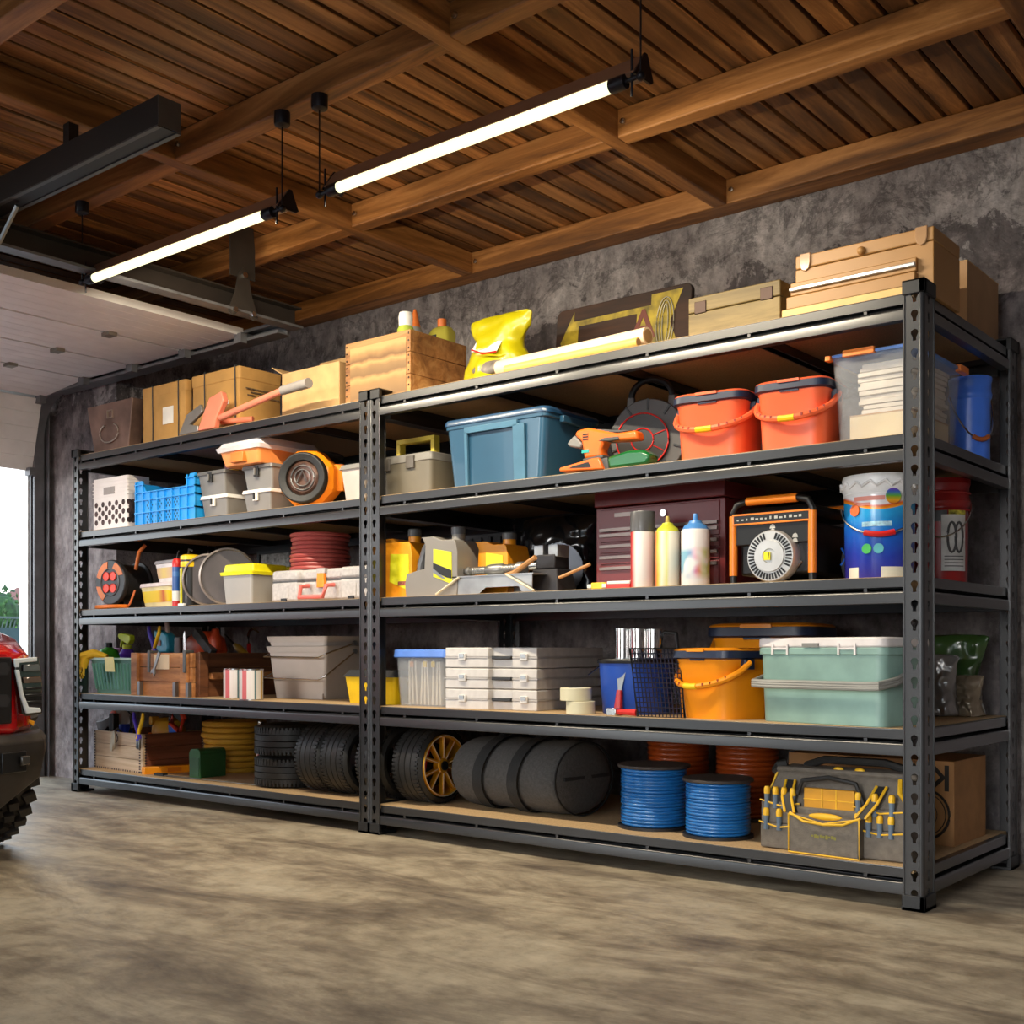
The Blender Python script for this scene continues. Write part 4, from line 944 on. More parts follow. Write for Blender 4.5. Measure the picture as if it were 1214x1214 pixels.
# ---- red hose coil on case
x, y, r, _ = rfit(347, 420, .28, 0, 2); h0 = Z+h*.985; top = zz(628, 383, .12); HR = M('brick_red_hose', '#9c4540', .4, var=.05)
t = T('hose_coil', 'brick-red hose coiled in a tall stack on the grey hard case', 'hose', x, .26, h0)
n_ = 9; rh = (top-h0)/n_/2*1.02; ro = min(r, .20); b = B(); rnd = random.Random(2)
for i in range(n_):
    rr_ = ro-rh+rnd.choice((0, 0, -.006, -.012)); b.tube([(rr_*math.cos(a), rr_*math.sin(a), rh*(1.0+1.94*i)+rnd.uniform(0, .001)) for a in [2*PI*k/40 for k in range(40)]], rh*1.03, 8, closed=True)
    b.tube([((rr_-2*rh)*math.cos(a), (rr_-2*rh)*math.sin(a), rh*(1.0+1.94*i)) for a in [2*PI*k/32 for k in range(32)]], rh*1.03, 6, closed=True)
b.build('coils', HR, t)
# ---- jugs on right rack
def jug(label, X0, X1, Yf, ytop, ycap, body, handlem, capm, lab, depth=.16, slope=.75, flip=False, labshape=0):
    w = X1-X0; xc = (X0+X1)/2; H = zz(ytop, 607+0*xc, Yf)-Z if False else None
    t = T('oil_jug', label, 'jug', xc, Yf+depth/2, Z, 0, 'motor oil jugs'); return t, w
def make_jug(label, pxl, pxr, Yf, py_top, body, handlem, capm, labm, shape, depth=.15):
    X0 = colx(pxl, Yf); X1 = colx(pxr, Yf); w = X1-X0; H = zz(py_top, pxr, Yf)-Z
    t = T('oil_jug', label, 'jug', (X0+X1)/2, Yf+depth/2, Z, 0, 'motor oil jugs')
    a = w/2
    outer = [(-a*.96, 0), (a*.98, 0), (a, .03), (a, H*.62), (a*.93, H*.76), (a*.86, H*.80), (a*.42, H*.80), (a*.1, H*.86), (-a*.38, H*.86), (-a*.55, H*.80), (-a*.72, H*.60), (-a*.95, H*.36), (-a, H*.2)]
    hole = [(-a*.50, H*.40), (-a*.42, H*.60), (-a*.34, H*.72), (-a*.22, H*.72), (-a*.26, H*.42)]
    # body with handle slot: build as outline minus slot by bridging
    B().prism(outer[:9]+[(-a*.30, H*.84), (-a*.20, H*.74), (-a*.24, H*.40), (-a*.55, H*.38), (-a*.93, H*.34), (-a, H*.2)], -depth/2, depth/2, 'xz').build('body', body, t, bevel=.016, seg=3)
    B().tube([(-a*.28, 0, H*.80), (-a*.46, 0, H*.80), (-a*.62, 0, H*.70), (-a*.78, 0, H*.50), (-a*.82, 0, H*.36)], .021, 10).build('handle', handlem, t)
    B().lathe([(.03, H*.78), (.028, H*.9)], (a*.62, 0, 0)).build('neck', body, t)
    B().lathe([(.032, H*.89), (.032, H*.985), (.028, H)], (a*.62, 0, 0)).build('cap', capm, t)
    if shape == 0: pl = [(-a*.0, H*.24), (a*.9, H*.10), (a*.88, H*.62), (a*.05, H*.64)]
    else: pl = [(a*.12, H*.28), (a*.82, H*.16), (a*.80, H*.62), (a*.12, H*.68)]
    B().prism(pl, -depth/2-.0025, -depth/2+.001, 'xz').build('label_panel', labm, t)
    return t, a, H, depth
OJG = M('jug_orange', '#f09a1c', .35, var=.04)
LY = M('label_lime', '#dcd822', .4, var=.1, vs=20)
t, a, H, dd = make_jug('orange oil jug with lime label right beside the middle posts', 437, 488, .10, 625, OJG, OJG, DGR, LY, 0)
B().box(a*.4, a*.75, -dd/2-.004, -dd/2-.002, H*.18, H*.24).build('barcode', M('barcode_red', '#8c4a3a', .6, var=.6, vs=120), t)
GJ = M('jug_taupe', '#85807a', .35, var=.03)
t, a, H, dd = make_jug('taupe grey oil jug with black handle and yellow-black label', 480, 542, .05, 622, GJ, M('handle_black_grey', '#505155', .4), M('handle_black_grey', '', 1), LY, 1)
B().prism([(a*.12, H*.48), (a*.80, H*.36), (a*.81, H*.24), (a*.62, H*.26), (a*.12, H*.36)], -dd/2-.004, -dd/2-.002, 'xz').build('label_black', BLK, t)
B().prism([(a*.12, H*.40), (a*.6, H*.24), (a*.5, H*.24), (a*.12, H*.34)], -dd/2-.005, -dd/2-.003, 'xz').build('label_silver', DSTEEL, t)
t, a, H, dd = make_jug('orange oil jug behind the vise, third from the middle posts', 545, 602, .16, 629, OJG, M('handle_black_grey', '', 1), DGR, LY, 1)
# ---- black bag
Yb = .62; s = dep(660, Yb)/F
t = T('black_bag', 'glossy black film bag slumped at the back beside the red tool chest', 'bag', colx(662, Yb), Yb, Z)
def ol2(v): return (-60*s*(1-.12*v), 56*s*(1-.03*v)+.01*math.sin(v*9), (zz(612, 660, Yb)-Z)*v)
pillow(t, 'sack', M('black_film', '#141416', .2, coat=.6, bump=.6, bs=7), ol2, lambda v: .12*(1-v)**.5+.015, seed=8, rough=.018)
t = T('dark_case', 'dark grey ribbed case standing at the back behind the oil jugs', 'case', colx(600, .7), .72, Z)
b = B().box(-.3, .12, -.1, .1, 0, .33)
for i in range(6): b.box(-.28+i*.06, -.26+i*.06, -.11, -.1, .02, .31)
b.build('body', M('dark_slate', '#2b2d31', .5), t, bevel=.004)
# ---- circular saw blade
Yc = .42; xo = colx(662, Yc); r = 32*dep(662, Yc)/F
t = T('circular_blade', 'large grey circular blade standing behind the vise', 'blade', xo, Yc, Z, math.radians(15))
teeth = [((r*(1 if i % 2 else .97))*math.cos(2*PI*i/72), r+(r*(1 if i % 2 else .97))*math.sin(2*PI*i/72)) for i in range(72)]
B().prism(teeth, -.004, .004, 'xz').build('blade', M('blade_steel', '#6c7078', .3, .7), t)
B().lathe([(.035, -.006), (.035, .006)], (0, 0, r), 20, 'y').build('hub', DSTEEL, t)
# ---- welded tray stand + vise + tool
X0 = colx(537, .04); X1 = colx(628, .04)
t = T('metal_stand', 'bent sheet-metal stand with splayed thin legs before the jugs', 'stand', (X0+X1)/2, .12, Z)
w = X1-X0; SHM = M('sheet_metal', '#9ea0a2', .35, .6, var=.15)
B().box(-w/2-.02, w/2+.01, -.07, .09, .075, .080).build('top_plate', SHM, t)
B().prism([(-w/2, 0), (-w/2+.13, 0), (-w/2+.17, .028), (w/2-.07, .028), (w/2-.05, 0), (w/2, 0), (w/2, .075), (-w/2, .075)], -.065, -.06, 'xz').build('front_plate', SHM, t)
B().prism([(-w/2, 0), (w/2, 0), (w/2, .075), (-w/2, .075)], .08, .085, 'xz').build('rear_plate', SHM, t)
BON = M('bone_rod', '#d8ccb0', .5)
B().tube([(-w/2-.09, -.09, .005), (-w/2+.03, -.075, .075)], .005, 6).build('splayed_leg', BON, t); B().tube([(w/2-.13, -.075, .078), (w/2+.03, -.09, .005)], .005, 6).build('splayed_leg', BON, t)
t2 = T('micrometer', 'grey ribbed metal spindle tool lying on the sheet-metal stand', 'tool', (X0+X1)/2-.02, .10, Z+.08+.024)
b = B(); prof = [(.012, -.18), (.016, -.16), (.020, -.155), (.020, -.14), (.014, -.135)]
for i in range(6): prof += [(.018, -.12+i*.012), (.014, -.114+i*.012)]
prof += [(.022, -.04), (.025, -.02), (.025, .04), (.018, .05)]
for i in range(5): prof += [(.021, .055+i*.014), (.016, .062+i*.014)]
prof += [(.028, .125), (.028, .155), (.02, .16)]
b.lathe(prof, (0, 0, 0), 20, 'x').build('spindle', M('brushed_grey', '#8e8c88', .35, .7), t2)
xo = colx(655, .2)
t = T('bench_vise', 'small dark vise with two square steel jaws and slanted wooden handles', 'vise', xo, .20, Z)
DV = M('dark_cast_iron', '#37363a', .5, .5)
B().tap(.16, .14, .13, .11, 0, .1, .01).build('base', DV, t, bevel=.006); B().box(-.05, .05, -.05, .05, .10, .16).build('body', DV, t, bevel=.006); B().lathe([(.018, -.14), (.018, .0)], (0, 0, .12), 14, 'x').build('screw', STEEL, t)
for xx in (-.035, .04): B().box(xx-.028, xx+.02, -.045, .035, .15, .20).build('jaw', SHM, t, bevel=.002)
B().tube([(-.16, -.12, .078), (-.10, -.13, .084), (.02, -.14, .142)], .012, 8, taper=[.6, 1, .9]).build('wooden_handle', M('tan_wood_handle', '#b88450', .5), t)
B().tube([(.08, -.06, .06), (.22, -.04, .11)], .007, 8).build('lever', M('tan_wood_handle', '', 1), t)
# ---- markers
for (pa, pb, py_, col, lab) in ((701, 717, 0, YEL, 'stubby yellow block marker before the red tool chest'), (719, 746, 0, M('red_white_sleeve', '#d8403a', .4), 'stubby red and white marker before the red tool chest')):
    X0 = colx(pa, .03); X1 = colx(pb, .03)
    t = T('chalk_marker', lab, 'marker', (X0+X1)/2, .045, Z, math.radians(6), 'stubby markers'); l = X1-X0
    B().box(-l/2, l*.5, -.018, .018, 0, .026).build('barrel', col, t, bevel=.004); B().box(-l/2-.02, -l/2, -.014, .014, .004, .02).build('tip', WHT, t, bevel=.003)
    if pa == 719: B().box(-l*.45, l*.5, -.0195, .0195, .016, .028).build('sleeve', WHT, t, bevel=.003)
# ---- red tool chest
x, y, w, d, h = fit(707, 860, 908, .22, 569, 2)
OX = M('oxblood_enamel', '#6d2426', .35, var=.05)
t = T('tool_chest', 'oxblood red five-drawer tool chest behind the spray cans', 'tool chest', x, y, Z)
B().box(-w/2, w/2, -d/2, d/2, 0, h*.84).build('body', OX, t, bevel=.003); B().box(-w/2-.003, w/2+.003, -d/2-.012, d/2, h*.85, h).build('lid', OX, t, bevel=.005)
PULL = M('drawer_pull_metal', '#80726c', .35, .7)
z0 = h*.18
for i, (za, zb) in enumerate(((.02, .26), (.27, .37), (.38, .48), (.49, .59), (.60, .82))):
    dr = B().box(-w*.46, w*.46, -d/2-.006, -d/2+.004, h*za+.002, h*zb).build('drawer', OX, t, bevel=.002)
    B().box(-w*.455, w*.455, -d/2-.018, -d/2-.006, h*(zb-.045 if i < 4 else .60), h*(zb-.015 if i < 4 else .63)).build('drawer_pull', PULL, dr)
B().lathe([(.014, -d/2-.014), (.014, -d/2-.005)], (.03, 0, h*.74), 16, 'y').build('lock', STEEL, t); B().box(-w*.34, -w*.16, -d/2-.009, -d/2-.004, h*.74, h*.78).build('badge', PULL, t)
# ---- spray cans
def spray_can(label, pxl, pxr, Y, ytop, kind, lm):
    x, y, r, h = rfit(pxl, pxr, Y, ytop, 2)
    t = T('spray_can', label, 'spray can', x, y, Z, face_cam(x, y), 'spray paint cans before the red chest')
    if kind == 'tall': body_top = .735
    else: body_top = .76
    B().lathe([(r*.96, 0), (r, .006), (r, h*body_top), (r*.97, h*body_top+.004)], n=32).build('can_body', lm, t)
    if kind == 'tall':
        B().lathe([(r*1.02, h*body_top), (r*1.02, h*.985), (r*.98, h), (r*.4, h)], n=32).build('cap', M('smoke_cap', '#565658', .3), t)
    else:
        cc = M('lime_cap', '#c3c43c', .3) if kind == 'lime' else M('sky_cap', '#4b86c6', .3)
        B().lathe([(r*.98, h*body_top), (r*.8, h*.83), (r*.52, h*.86), (r*.42, h*.90), (r*.2, h*.91)], n=32).build('shoulder', cc, t)
        B().lathe([(r*.2, h*.905), (r*.16, h*.98), (r*.12, h)]).build('nozzle', M('tan_nozzle', '#b5a04c', .4) if kind == 'lime' else cc, t)
C1 = MS('white_can_print', 'X', -.04, .04, [(0, '#c23a3a'), (.13, '#d9cfc6'), (.2, '#efeae4'), (.75, '#e6e1dc'), (1, '#c9c4c0')], .3, 'LINEAR', metal=0)
C2 = MS('lime_can_print', 'X', -.042, .042, [(0, '#c84a3a'), (.12, '#d8c23c'), (.3, '#f0ecd8'), (.5, '#e3e08a'), (.62, '#f2eedc'), (1, '#cfc9bd')], .3, 'LINEAR', wob=.008)
m3, nt3, b3 = newmat('rainbow_can_print'); v = coords(nt3, (1, 1, 1)); nz = N(nt3, 'ShaderNodeTexNoise', Scale=16., Detail=1.); L(nt3, v, nz.inputs['Vector'])
tc = N(nt3, 'ShaderNodeTexCoord'); sp = N(nt3, 'ShaderNodeSeparateXYZ'); L(nt3, tc.outputs['Object'], sp.inputs[0])
mr = N(nt3, 'ShaderNodeMapRange'); mr.inputs['From Min'].default_value = -.035; mr.inputs['From Max'].default_value = .04; L(nt3, sp.outputs['X'], mr.inputs['Value'])
hue = ramp(nt3, mr.outputs[0], [(0, '#3fa0c0'), (.25, '#4a86c0'), (.45, '#d85a9a'), (.65, '#e0743c'), (.85, '#b8c23c')])
mrz = N(nt3, 'ShaderNodeMapRange'); mrz.inputs['From Min'].default_value = 0; mrz.inputs['From Max'].default_value = .2; L(nt3, sp.outputs['Z'], mrz.inputs['Value'])
mask = ramp(nt3, mrz.outputs[0], [(.1, (0, 0, 0)), (.25, (.8, .8, .8)), (.6, (.8, .8, .8)), (.72, (0, 0, 0))]); mm = N(nt3, 'ShaderNodeMath', operation='MULTIPLY'); L(nt3, mask, mm.inputs[0]); L(nt3, ramp(nt3, nz.outputs['Fac'], [(.36, (0, 0, 0)), (.52, (1, 1, 1))]), mm.inputs[1])
mx = N(nt3, 'ShaderNodeMix', data_type='RGBA'); L(nt3, mm.outputs[0], mx.inputs['Factor']); mx.inputs['A'].default_value = lin('#ece7e4'); L(nt3, hue, mx.inputs['B']); L(nt3, mx.outputs['Result'], b3.inputs['Base Color']); b3.inputs['Roughness'].default_value = .3
spray_can('white spray can with tall smoke-grey cap', 747.5, 776.5, .07, 607, 'tall', C1)
spray_can('cream spray can with lime shoulder and tan nozzle', 776.5, 806.5, .07, 612, 'lime', C2)
spray_can('white spray can with rainbow splash print and blue shoulder', 807.5, 841.5, .07, 609, 'sky', m3)
# ---- generator
X0 = colx(866, .08); X1 = colx(967, .08); Ht = zz(585, 950, .08)-Z
t = T('generator', 'black portable generator in an orange and black tube frame', 'generator', (X0+X1)/2, .30, Z)
w = X1-X0; D_ = .44; GBK = M('generator_black', '#0b0b0c', .4)
for s_, yy in ((0, -D_/2), (1, D_/2)):
    e = w/2-.012; zc_ = Ht-.012
    fr = B().tube([(-e, yy, 0), (-e, yy, Ht*.10), (-e, yy, Ht*.83), (-e+.015, yy, Ht*.93), (-e+.05, yy, zc_), (0, yy, zc_), (e-.05, yy, zc_), (e-.015, yy, Ht*.93), (e, yy, Ht*.83), (e, yy, Ht*.10), (e, yy, 0)], .0125, 12).build('tube_frame', GBK, t)
    OT = M('tube_orange', '#e87f1c', .35)
    for sx in (-1, 1): B().cyl((sx*e, yy, Ht*.10), (sx*e, yy, Ht*.80), .0145).build('orange_sleeve', OT, fr)
    B().cyl((-e+.055, yy, zc_), (e-.055, yy, zc_), .0155).build('orange_sleeve', OT, fr)
B().box(-w/2+.03, w/2-.03, -D_/2+.02, D_/2-.02, .03, Ht*.70).build('engine_block', GBK, t, bevel=.01)
B().box(-w/2+.02, w/2-.02, -D_/2+.03, D_/2-.05, Ht*.76, Ht*.90).build('fuel_tank', GBK, t, bevel=.02)
fp = B().box(-w/2+.018, w/2-.018, -D_/2-.004, -D_/2+.02, Ht*.45, Ht*.70).build('front_panel', GBK, t, bevel=.003)
B().box(-w/2+.018, w/2-.018, -D_/2-.012, -D_/2+.006, Ht*.70, Ht*.80).build('control_strip', M('control_dark', '#161719', .4), t)
for zz_ in (.695, .805): B().box(-w/2+.015, w/2-.015, -D_/2-.014, -D_/2-.002, Ht*zz_-.003, Ht*zz_+.003).build('orange_trim', OT, t)
q = B(); rnd = random.Random(4); GW = M('icon_grey_white', '#b9b8b2', .5)
for i in range(14): q.box(-w*.4+i*w*.056, -w*.4+i*w*.056+w*rnd.uniform(.015, .04), -D_/2-.0135, -D_/2-.0125, Ht*.735, Ht*(.75+rnd.uniform(0, .02)))
q.build('strip_print', GW, t)
q = B()
for (ix, iz) in ((-.12, .53), (.01, .53), (.13, .53), (.27, .53), (-.12, .475), (.01, .475), (.13, .475), (.27, .475), (.01, .60), (.01, .65)): q.prism([(w*ix-.010, Ht*iz-.007), (w*ix+.012, Ht*iz-.007), (w*ix+.009, Ht*iz+.004), (w*ix+.002, Ht*iz+.009), (w*ix-.006, Ht*iz+.004)], -D_/2-.0052, -D_/2-.004, 'xz')
q.build('icon_print', GW, t)
R_ = Ht*.30; cz = Ht*.305; cxg = w*.02
SW = M('starter_silver', '#c7c6c4', .35, .5)
B().lathe([(R_, -D_/2+.02), (R_, -D_/2-.02), (R_*.95, -D_/2-.028), (R_*.62, -D_/2-.03), (R_*.60, -D_/2-.036), (R_*.28, -D_/2-.037), (R_*.26, -D_/2-.032), (.0001, -D_/2-.032)], (cxg, 0, cz), 44, 'y', cap=False).build('recoil_cover', SW, t)
q = B()
for i in range(40):
    a = 2*PI*i/40
    if 4.45 < a < 4.95 or .6 < a < .75: continue
    q.at((cxg, 0, cz), (0, a, 0)).box(R_*.66, R_*.90, -D_/2-.0315, -D_/2-.027, -.0032, .0032)
q.build('cooling_slots', GBK, t)
B().box(-.012, .012, -D_/2-.039, -D_/2-.0365, cz-.014, cz+.014).build('warning_sticker', M('warning_yellow', '#e8dc22', .5), t)
text('!', .03, GBK, t, (cxg, -D_/2-.0395, cz), (PI/2, 0, 0), 'warning_mark')
q = B(); q.cyl((cxg+R_*.4, -D_/2-.01, cz-R_*.95), (cxg+R_*1.05, -D_/2+.02, cz-.02), .006, n=6); q.build('starter_edge', DSTEEL, t)
B().tap(.05, .06, .04, .05, Ht*.42, Ht*.55, .006, w/2+.06, .02).build('spark_module', M('burnt_orange2', '#c25c18', .5), t)
B().lathe([(.06, 0), (.075, .02), (.075, .05), (.06, .07)], (w/2, .05, Ht*.25), 24, 'x').build('muffler', DGR, t)
B().tube([(w/2+.02, -.05, Ht*.4), (w/2+.05, -.08, Ht*.3), (w/2+.03, -.08, Ht*.2)], .004, 6).build('spark_lead', BLU, t); B().tube([(w/2+.05, -.02, Ht*.42), (w/2+.08, -.05, Ht*.3), (w/2+.06, -.06, Ht*.2)], .004, 6).build('spark_lead', RED, t)
# ---- paint bucket
x, y, r, h = rfit(999, 1086, .22, 566, 2)
t = T('paint_bucket', 'white-lidded paint bucket with blue wave print behind the corner post', 'bucket', x, y, Z, face_cam(x, y))
mp_, ntp, bp_ = newmat('paint_bucket_print'); tc = N(ntp, 'ShaderNodeTexCoord'); sp = N(ntp, 'ShaderNodeSeparateXYZ'); L(ntp, tc.outputs['Object'], sp.inputs[0])
sq = N(ntp, 'ShaderNodeMath', operation='MULTIPLY'); L(ntp, sp.outputs['X'], sq.inputs[0]); L(ntp, sp.outputs['X'], sq.inputs[1])
ma = N(ntp, 'ShaderNodeMath', operation='MULTIPLY_ADD'); L(ntp, sq.outputs[0], ma.inputs[0]); ma.inputs[1].default_value = -2.6; L(ntp, sp.outputs['Z'], ma.inputs[2])
mr = N(ntp, 'ShaderNodeMapRange'); mr.inputs['From Min'].default_value = 0; mr.inputs['From Max'].default_value = h; L(ntp, ma.outputs[0], mr.inputs['Value'])
c1 = ramp(ntp, mr.outputs[0], [(0, '#3a3590'), (.2, '#2b3fa8'), (.42, '#1f66c8'), (.6, '#2a9cd8'), (.655, '#2a9cd8'), (.66, '#f0a020'), (.69, '#e05a1c'), (.71, '#ece9e6'), (1, '#ece9e6')])
nz = N(ntp, 'ShaderNodeTexNoise', Scale=9., Detail=3.); L(ntp, tc.outputs['Object'], nz.inputs['Vector'])
mx = N(ntp, 'ShaderNodeMix', data_type='RGBA', blend_type='MULTIPLY'); mx.inputs['Factor'].default_value = .5; L(ntp, c1, mx.inputs['A']); L(ntp, ramp(ntp, nz.outputs['Fac'], [(.4, (.6, .6, .75)), (.6, (1.1, 1.1, 1.1))]), mx.inputs['B'])
L(ntp, mx.outputs['Result'], bp_.inputs['Base Color']); bp_.inputs['Roughness'].default_value = .2
B().lathe([(r*.93, 0), (r*.95, .006), (r*.98, h*.82)], n=44).build('body', mp_, t)
LW = M('lid_white', '#e4e2e0', .35)
B().lathe([(r*.99, h*.80), (r*1.0, h*.82), (r*.98, h*.83), (r*1.02, h*.86), (r*1.03, h*.97), (r*1.0, h), (r*.9, h*.99), (.001, h*.985)], n=44, cap=False).build('lid', LW, t)
b = B()
for i in range(16): b.at((0, 0, 0), (0, 0, 2*PI*i/16)).tube([(-.03, -r*1.03, h*.93), (-.01, -r*1.05, h*.88), (.02, -r*1.045, h*.93)], .005, 6)
b.build('lid_tabs', LW, t)
hz = .42; pts = [(-math.cos(a)*r*1.05, -math.sin(a)*r*1.08, h*.70-(h*(.70-hz))*math.sin(a)) for a in [PI*i/16 for i in range(17)]]
hd = B().tube(pts, .0035, 6).build('wire_handle', STEEL, t); B().tube(pts[6:11], .010, 8).build('grip', RED, hd)
def disc_on(t, r, ang, z, rad, mat, name, off=.002):
    o = B().lathe([(rad, -.001), (rad*.96, -.003)], (0, 0, 0), 20, 'y').build(name, mat, t)
    o.location = ((r+off)*math.sin(ang), -(r+off)*math.cos(ang), z); o.rotation_euler = (0, 0, ang); return o
def label_on(t, r, a0, a1, z0, z1, mat, name, off=.0025):
    b = B(); n_ = 8; rings = []
    R1 = r+off; P = [(R1*math.sin(a0+(a1-a0)*i/n_), -R1*math.cos(a0+(a1-a0)*i/n_)) for i in range(n_+1)]; Q = [(x_*(R1-.003)/R1, y_*(R1-.003)/R1) for x_, y_ in P][::-1]
    b.prism(P+Q, z0, z1, 'xy'); return b.build(name, mat, t)
RB = M('sticker_rainbow', '#c85a78', .4, var=.6, vs=25)
mrb = MS('rainbow_dot', 'Z', -.03, .03, [(0, '#c23a2a'), (.25, '#e0a020'), (.5, '#5aa030'), (.75, '#3a5ab8'), (1, '#8a3a9a')], .4, 'LINEAR')
disc_on(t, r*.98, .38, h*.78, .027, mrb, 'rainbow_sticker'); disc_on(t, r*.97, -.72, h*.66, .020, M('orange_dot', '#e0682c', .4), 'round_sticker')
disc_on(t, r*.96, -.35, h*.29, .017, M('green_dot', '#3fae4a', .4), 'round_sticker'); disc_on(t, r*.96, -.02, h*.29, .017, M('teal_dot', '#3aa0a8', .4), 'round_sticker')
label_on(t, r*.975, -.75, .15, h*.745, h*.785, M('salmon_label', '#dc8c7c', .5), 'label_stripe'); label_on(t, r*.975, -.7, -.25, h*.70, h*.725, M('salmon_label', '', 1), 'label_stripe')
label_on(t, r*.955, -.5, .35, h*.50, h*.545, M('pale_blue_label', '#9fcbe6', .5, var=.3, vs=60), 'label_stripe'); label_on(t, r*.945, .05, .7, h*.02, h*.12, M('cream_label', '#d8d4c0', .5), 'label_stripe'); label_on(t, r*.945, -1.0, -.62, h*.02, h*.12, M('cream_label', '', 1), 'label_stripe')
# ---- red pail
x, y, r, h = rfit(1078, 1150, .74, 571, 2)
t = round_bucket('pail', 'dark red ribbed pail with white label at the back right corner', 'pail', x, y, Z, r, h, M('deep_red_plastic', '#a02020', .3), face_cam(x, y), hz=.45)
b = B()
for z_ in (.70, .78, .86): b.ringlathe([(r*1.0, h*z_), (r*1.03, h*(z_+.012)), (r*1.0, h*(z_+.024))])
b.build('ring', M('deep_red_plastic', '', 1), t)
label_on(t, r*.955, .05, .95, h*.14, h*.66, M('worn_label', '#c9c7c4', .6, var=.15, vs=12), 'paper_label', .006); label_on(t, r*.96, .3, .98, h*.60, h*.72, M('leaf_label', '#c8b43c', .5, var=.6, vs=40), 'leaf_label', .004); label_on(t, r*.96, -.3, .25, h*.60, h*.70, DGR, 'dark_label', .003)
for a_ in (.4, .66):
    b = B(); o = b.tube([(.016*math.cos(q_), 0, .055*math.sin(q_)) for q_ in [2*PI*i/20 for i in range(20)]], .005, 6, closed=True).build('blurred_numeral', M('label_ink', '#4a4a4a', .6), t)
    o.location = ((r*.965+.006)*math.sin(a_), -(r*.965+.006)*math.cos(a_), h*.45); o.rotation_euler = (0, 0, a_); o.scale = (1, .3, 1)
for i_ in range(4): label_on(t, r*.955, .15, .85, h*(.18+.03*i_), h*(.188+.03*i_), M('label_ink', '', 1), 'text_line', .0075)
# ================================================================== TIER 2
Z = SH[1]
# ---- sage bin with cleaning things
SG = M('sage_plastic', '#5b9488', .35, var=.06)
X0 = colx(104, .06); X1 = colx(161, .06); w = X1-X0; h = zz(780, 161, .06)-Z; d = .34
t = T('ribbed_bin', 'sage green ribbed open bin holding cleaning bottles', 'bin', (X0+X1)/2, .06+d/2, Z); bx_, by_ = (X0+X1)/2, .06+d/2
B().tub(w*.88, d*.86, w, d, 0, h, .05, .006, seg=5).build('body', SG, t)
q = B()
for i in range(12):
    xx = -w*.40+i*w*.073; q.tube([(xx*.93, -d/2*.875-.001, h*.12), (xx, -d/2*.985-.001, h*.84)], .006, 6)
q.build('front_ribs', SG, t)
b = B(); b.ringlathe([(1, 0)], n=4) if False else None
b.loft([rr(w*1.0, d*1.0, .05, h-.014, seg=5), rr(w*1.05, d*1.04, .055, h-.012, seg=5), rr(w*1.05, d*1.04, .055, h, seg=5), rr(w*.97, d*.96, .045, h, seg=5), rr(w*.97, d*.96, .045, h-.014, seg=5)], False, False); b.build('rim', M('pale_sage', '#a9c6bd', .4), t)
zb = Z+.02
o = B().box(-.045, .045, -.002, .002, 0, h*.40).build('sticky_note', M('note_yellow', '#ede4a0', .7)); o.location = (bx_+.02, .042, Z+h*.62); o.rotation_euler = (math.radians(6), 0, 0); tag(o, 'square pale yellow note stuck on the sage bin', 'note')
t = T('cleaner_bottle', 'fat green bottle with black cap in the sage bin', 'bottle', colx(129, .2), .2, zb); H1 = zz(762, 129, .2)-zb
B().lathe([(.055, 0), (.062, .02), (.065, H1*.72), (.05, H1*.84), (.022, H1*.9)]).build('bottle_body', M('leaf_green', '#49b52c', .3), t); B().lathe([(.022, H1*.9), (.02, H1)]).build('cap', BLK, t)
t = T('trigger_spray', 'purple spray bottle with lime trigger head in the sage bin', 'spray bottle', colx(151, .16), .16, zb); H1 = zz(751, 151, .16)-zb
B().lathe([(.045, 0), (.05, .02), (.05, H1*.5), (.04, H1*.58), (.048, H1*.64), (.03, H1*.72)]).build('bottle_body', M('violet_plastic', '#5a33a8', .3), t)
LM2 = M('lime_trigger', '#b5c624', .35)
B().lathe([(.026, H1*.70), (.028, H1*.80)]).build('collar', LM2, t); B().prism([(-.075, H1*.95), (-.06, H1*.90), (.03, H1*.80), (.055, H1*.88), (.05, H1*.97), (-.02, H1), (-.07, H1)], -.018, .018, 'xz').build('trigger_head', LM2, t, bevel=.006)
B().prism([(-.05, H1*.93), (-.035, H1*.92), (-.055, H1*.76), (-.066, H1*.76)], -.01, .01, 'xz').build('trigger', LM2, t, bevel=.003)
t = T('soap_box', 'magenta carton standing in the sage bin', 'box', colx(141, .28), .28, zb); B().box(-.06, .06, -.03, .03, 0, zz(768, 141, .28)-zb).build('body', M('magenta_card', '#8c3a6c', .5), t, bevel=.004)
t = T('rubber_gloves', 'pair of yellow rubber gloves hanging over the sage bin rim', 'gloves', X0+.02, .045, Z+h)
YG = M('glove_yellow', '#e2b92c', .5, bump=.2)
b = B(); rnd = random.Random(3)
b.tube([(.11, .06, .002), (.05, .02, .022), (0, 0, .012), (-.025, -.005, -.03), (-.03, -.01, -.06)], .026, 10, taper=[.7, 1, 1, 1.05, .8])
for i, (fx, fl) in enumerate(((-.055, .055), (-.042, .065), (-.026, .062), (-.012, .05))): b.tube([(fx*.6-.01, -.01, -.045), (fx-.006, -.015, -.06-fl*.5), (fx-.004, -.012, -.06-fl)], .0085, 7, taper=[1.1, 1, .7])
b.build('glove', YG, t); b = B(); b.tube([(.10, .05, .01), (.04, .01, .03), (-.015, -.02, .014), (-.05, -.015, -.02)], .02, 9, taper=[.8, 1, 1, .7])
for fx in (-.068, -.056, -.046): b.tube([(-.04, -.015, -.01), (fx, -.02, -.05), (fx+.004, -.018, -.085)], .008, 7, taper=[1.1, 1, .7])
b.build('glove', YG, t)
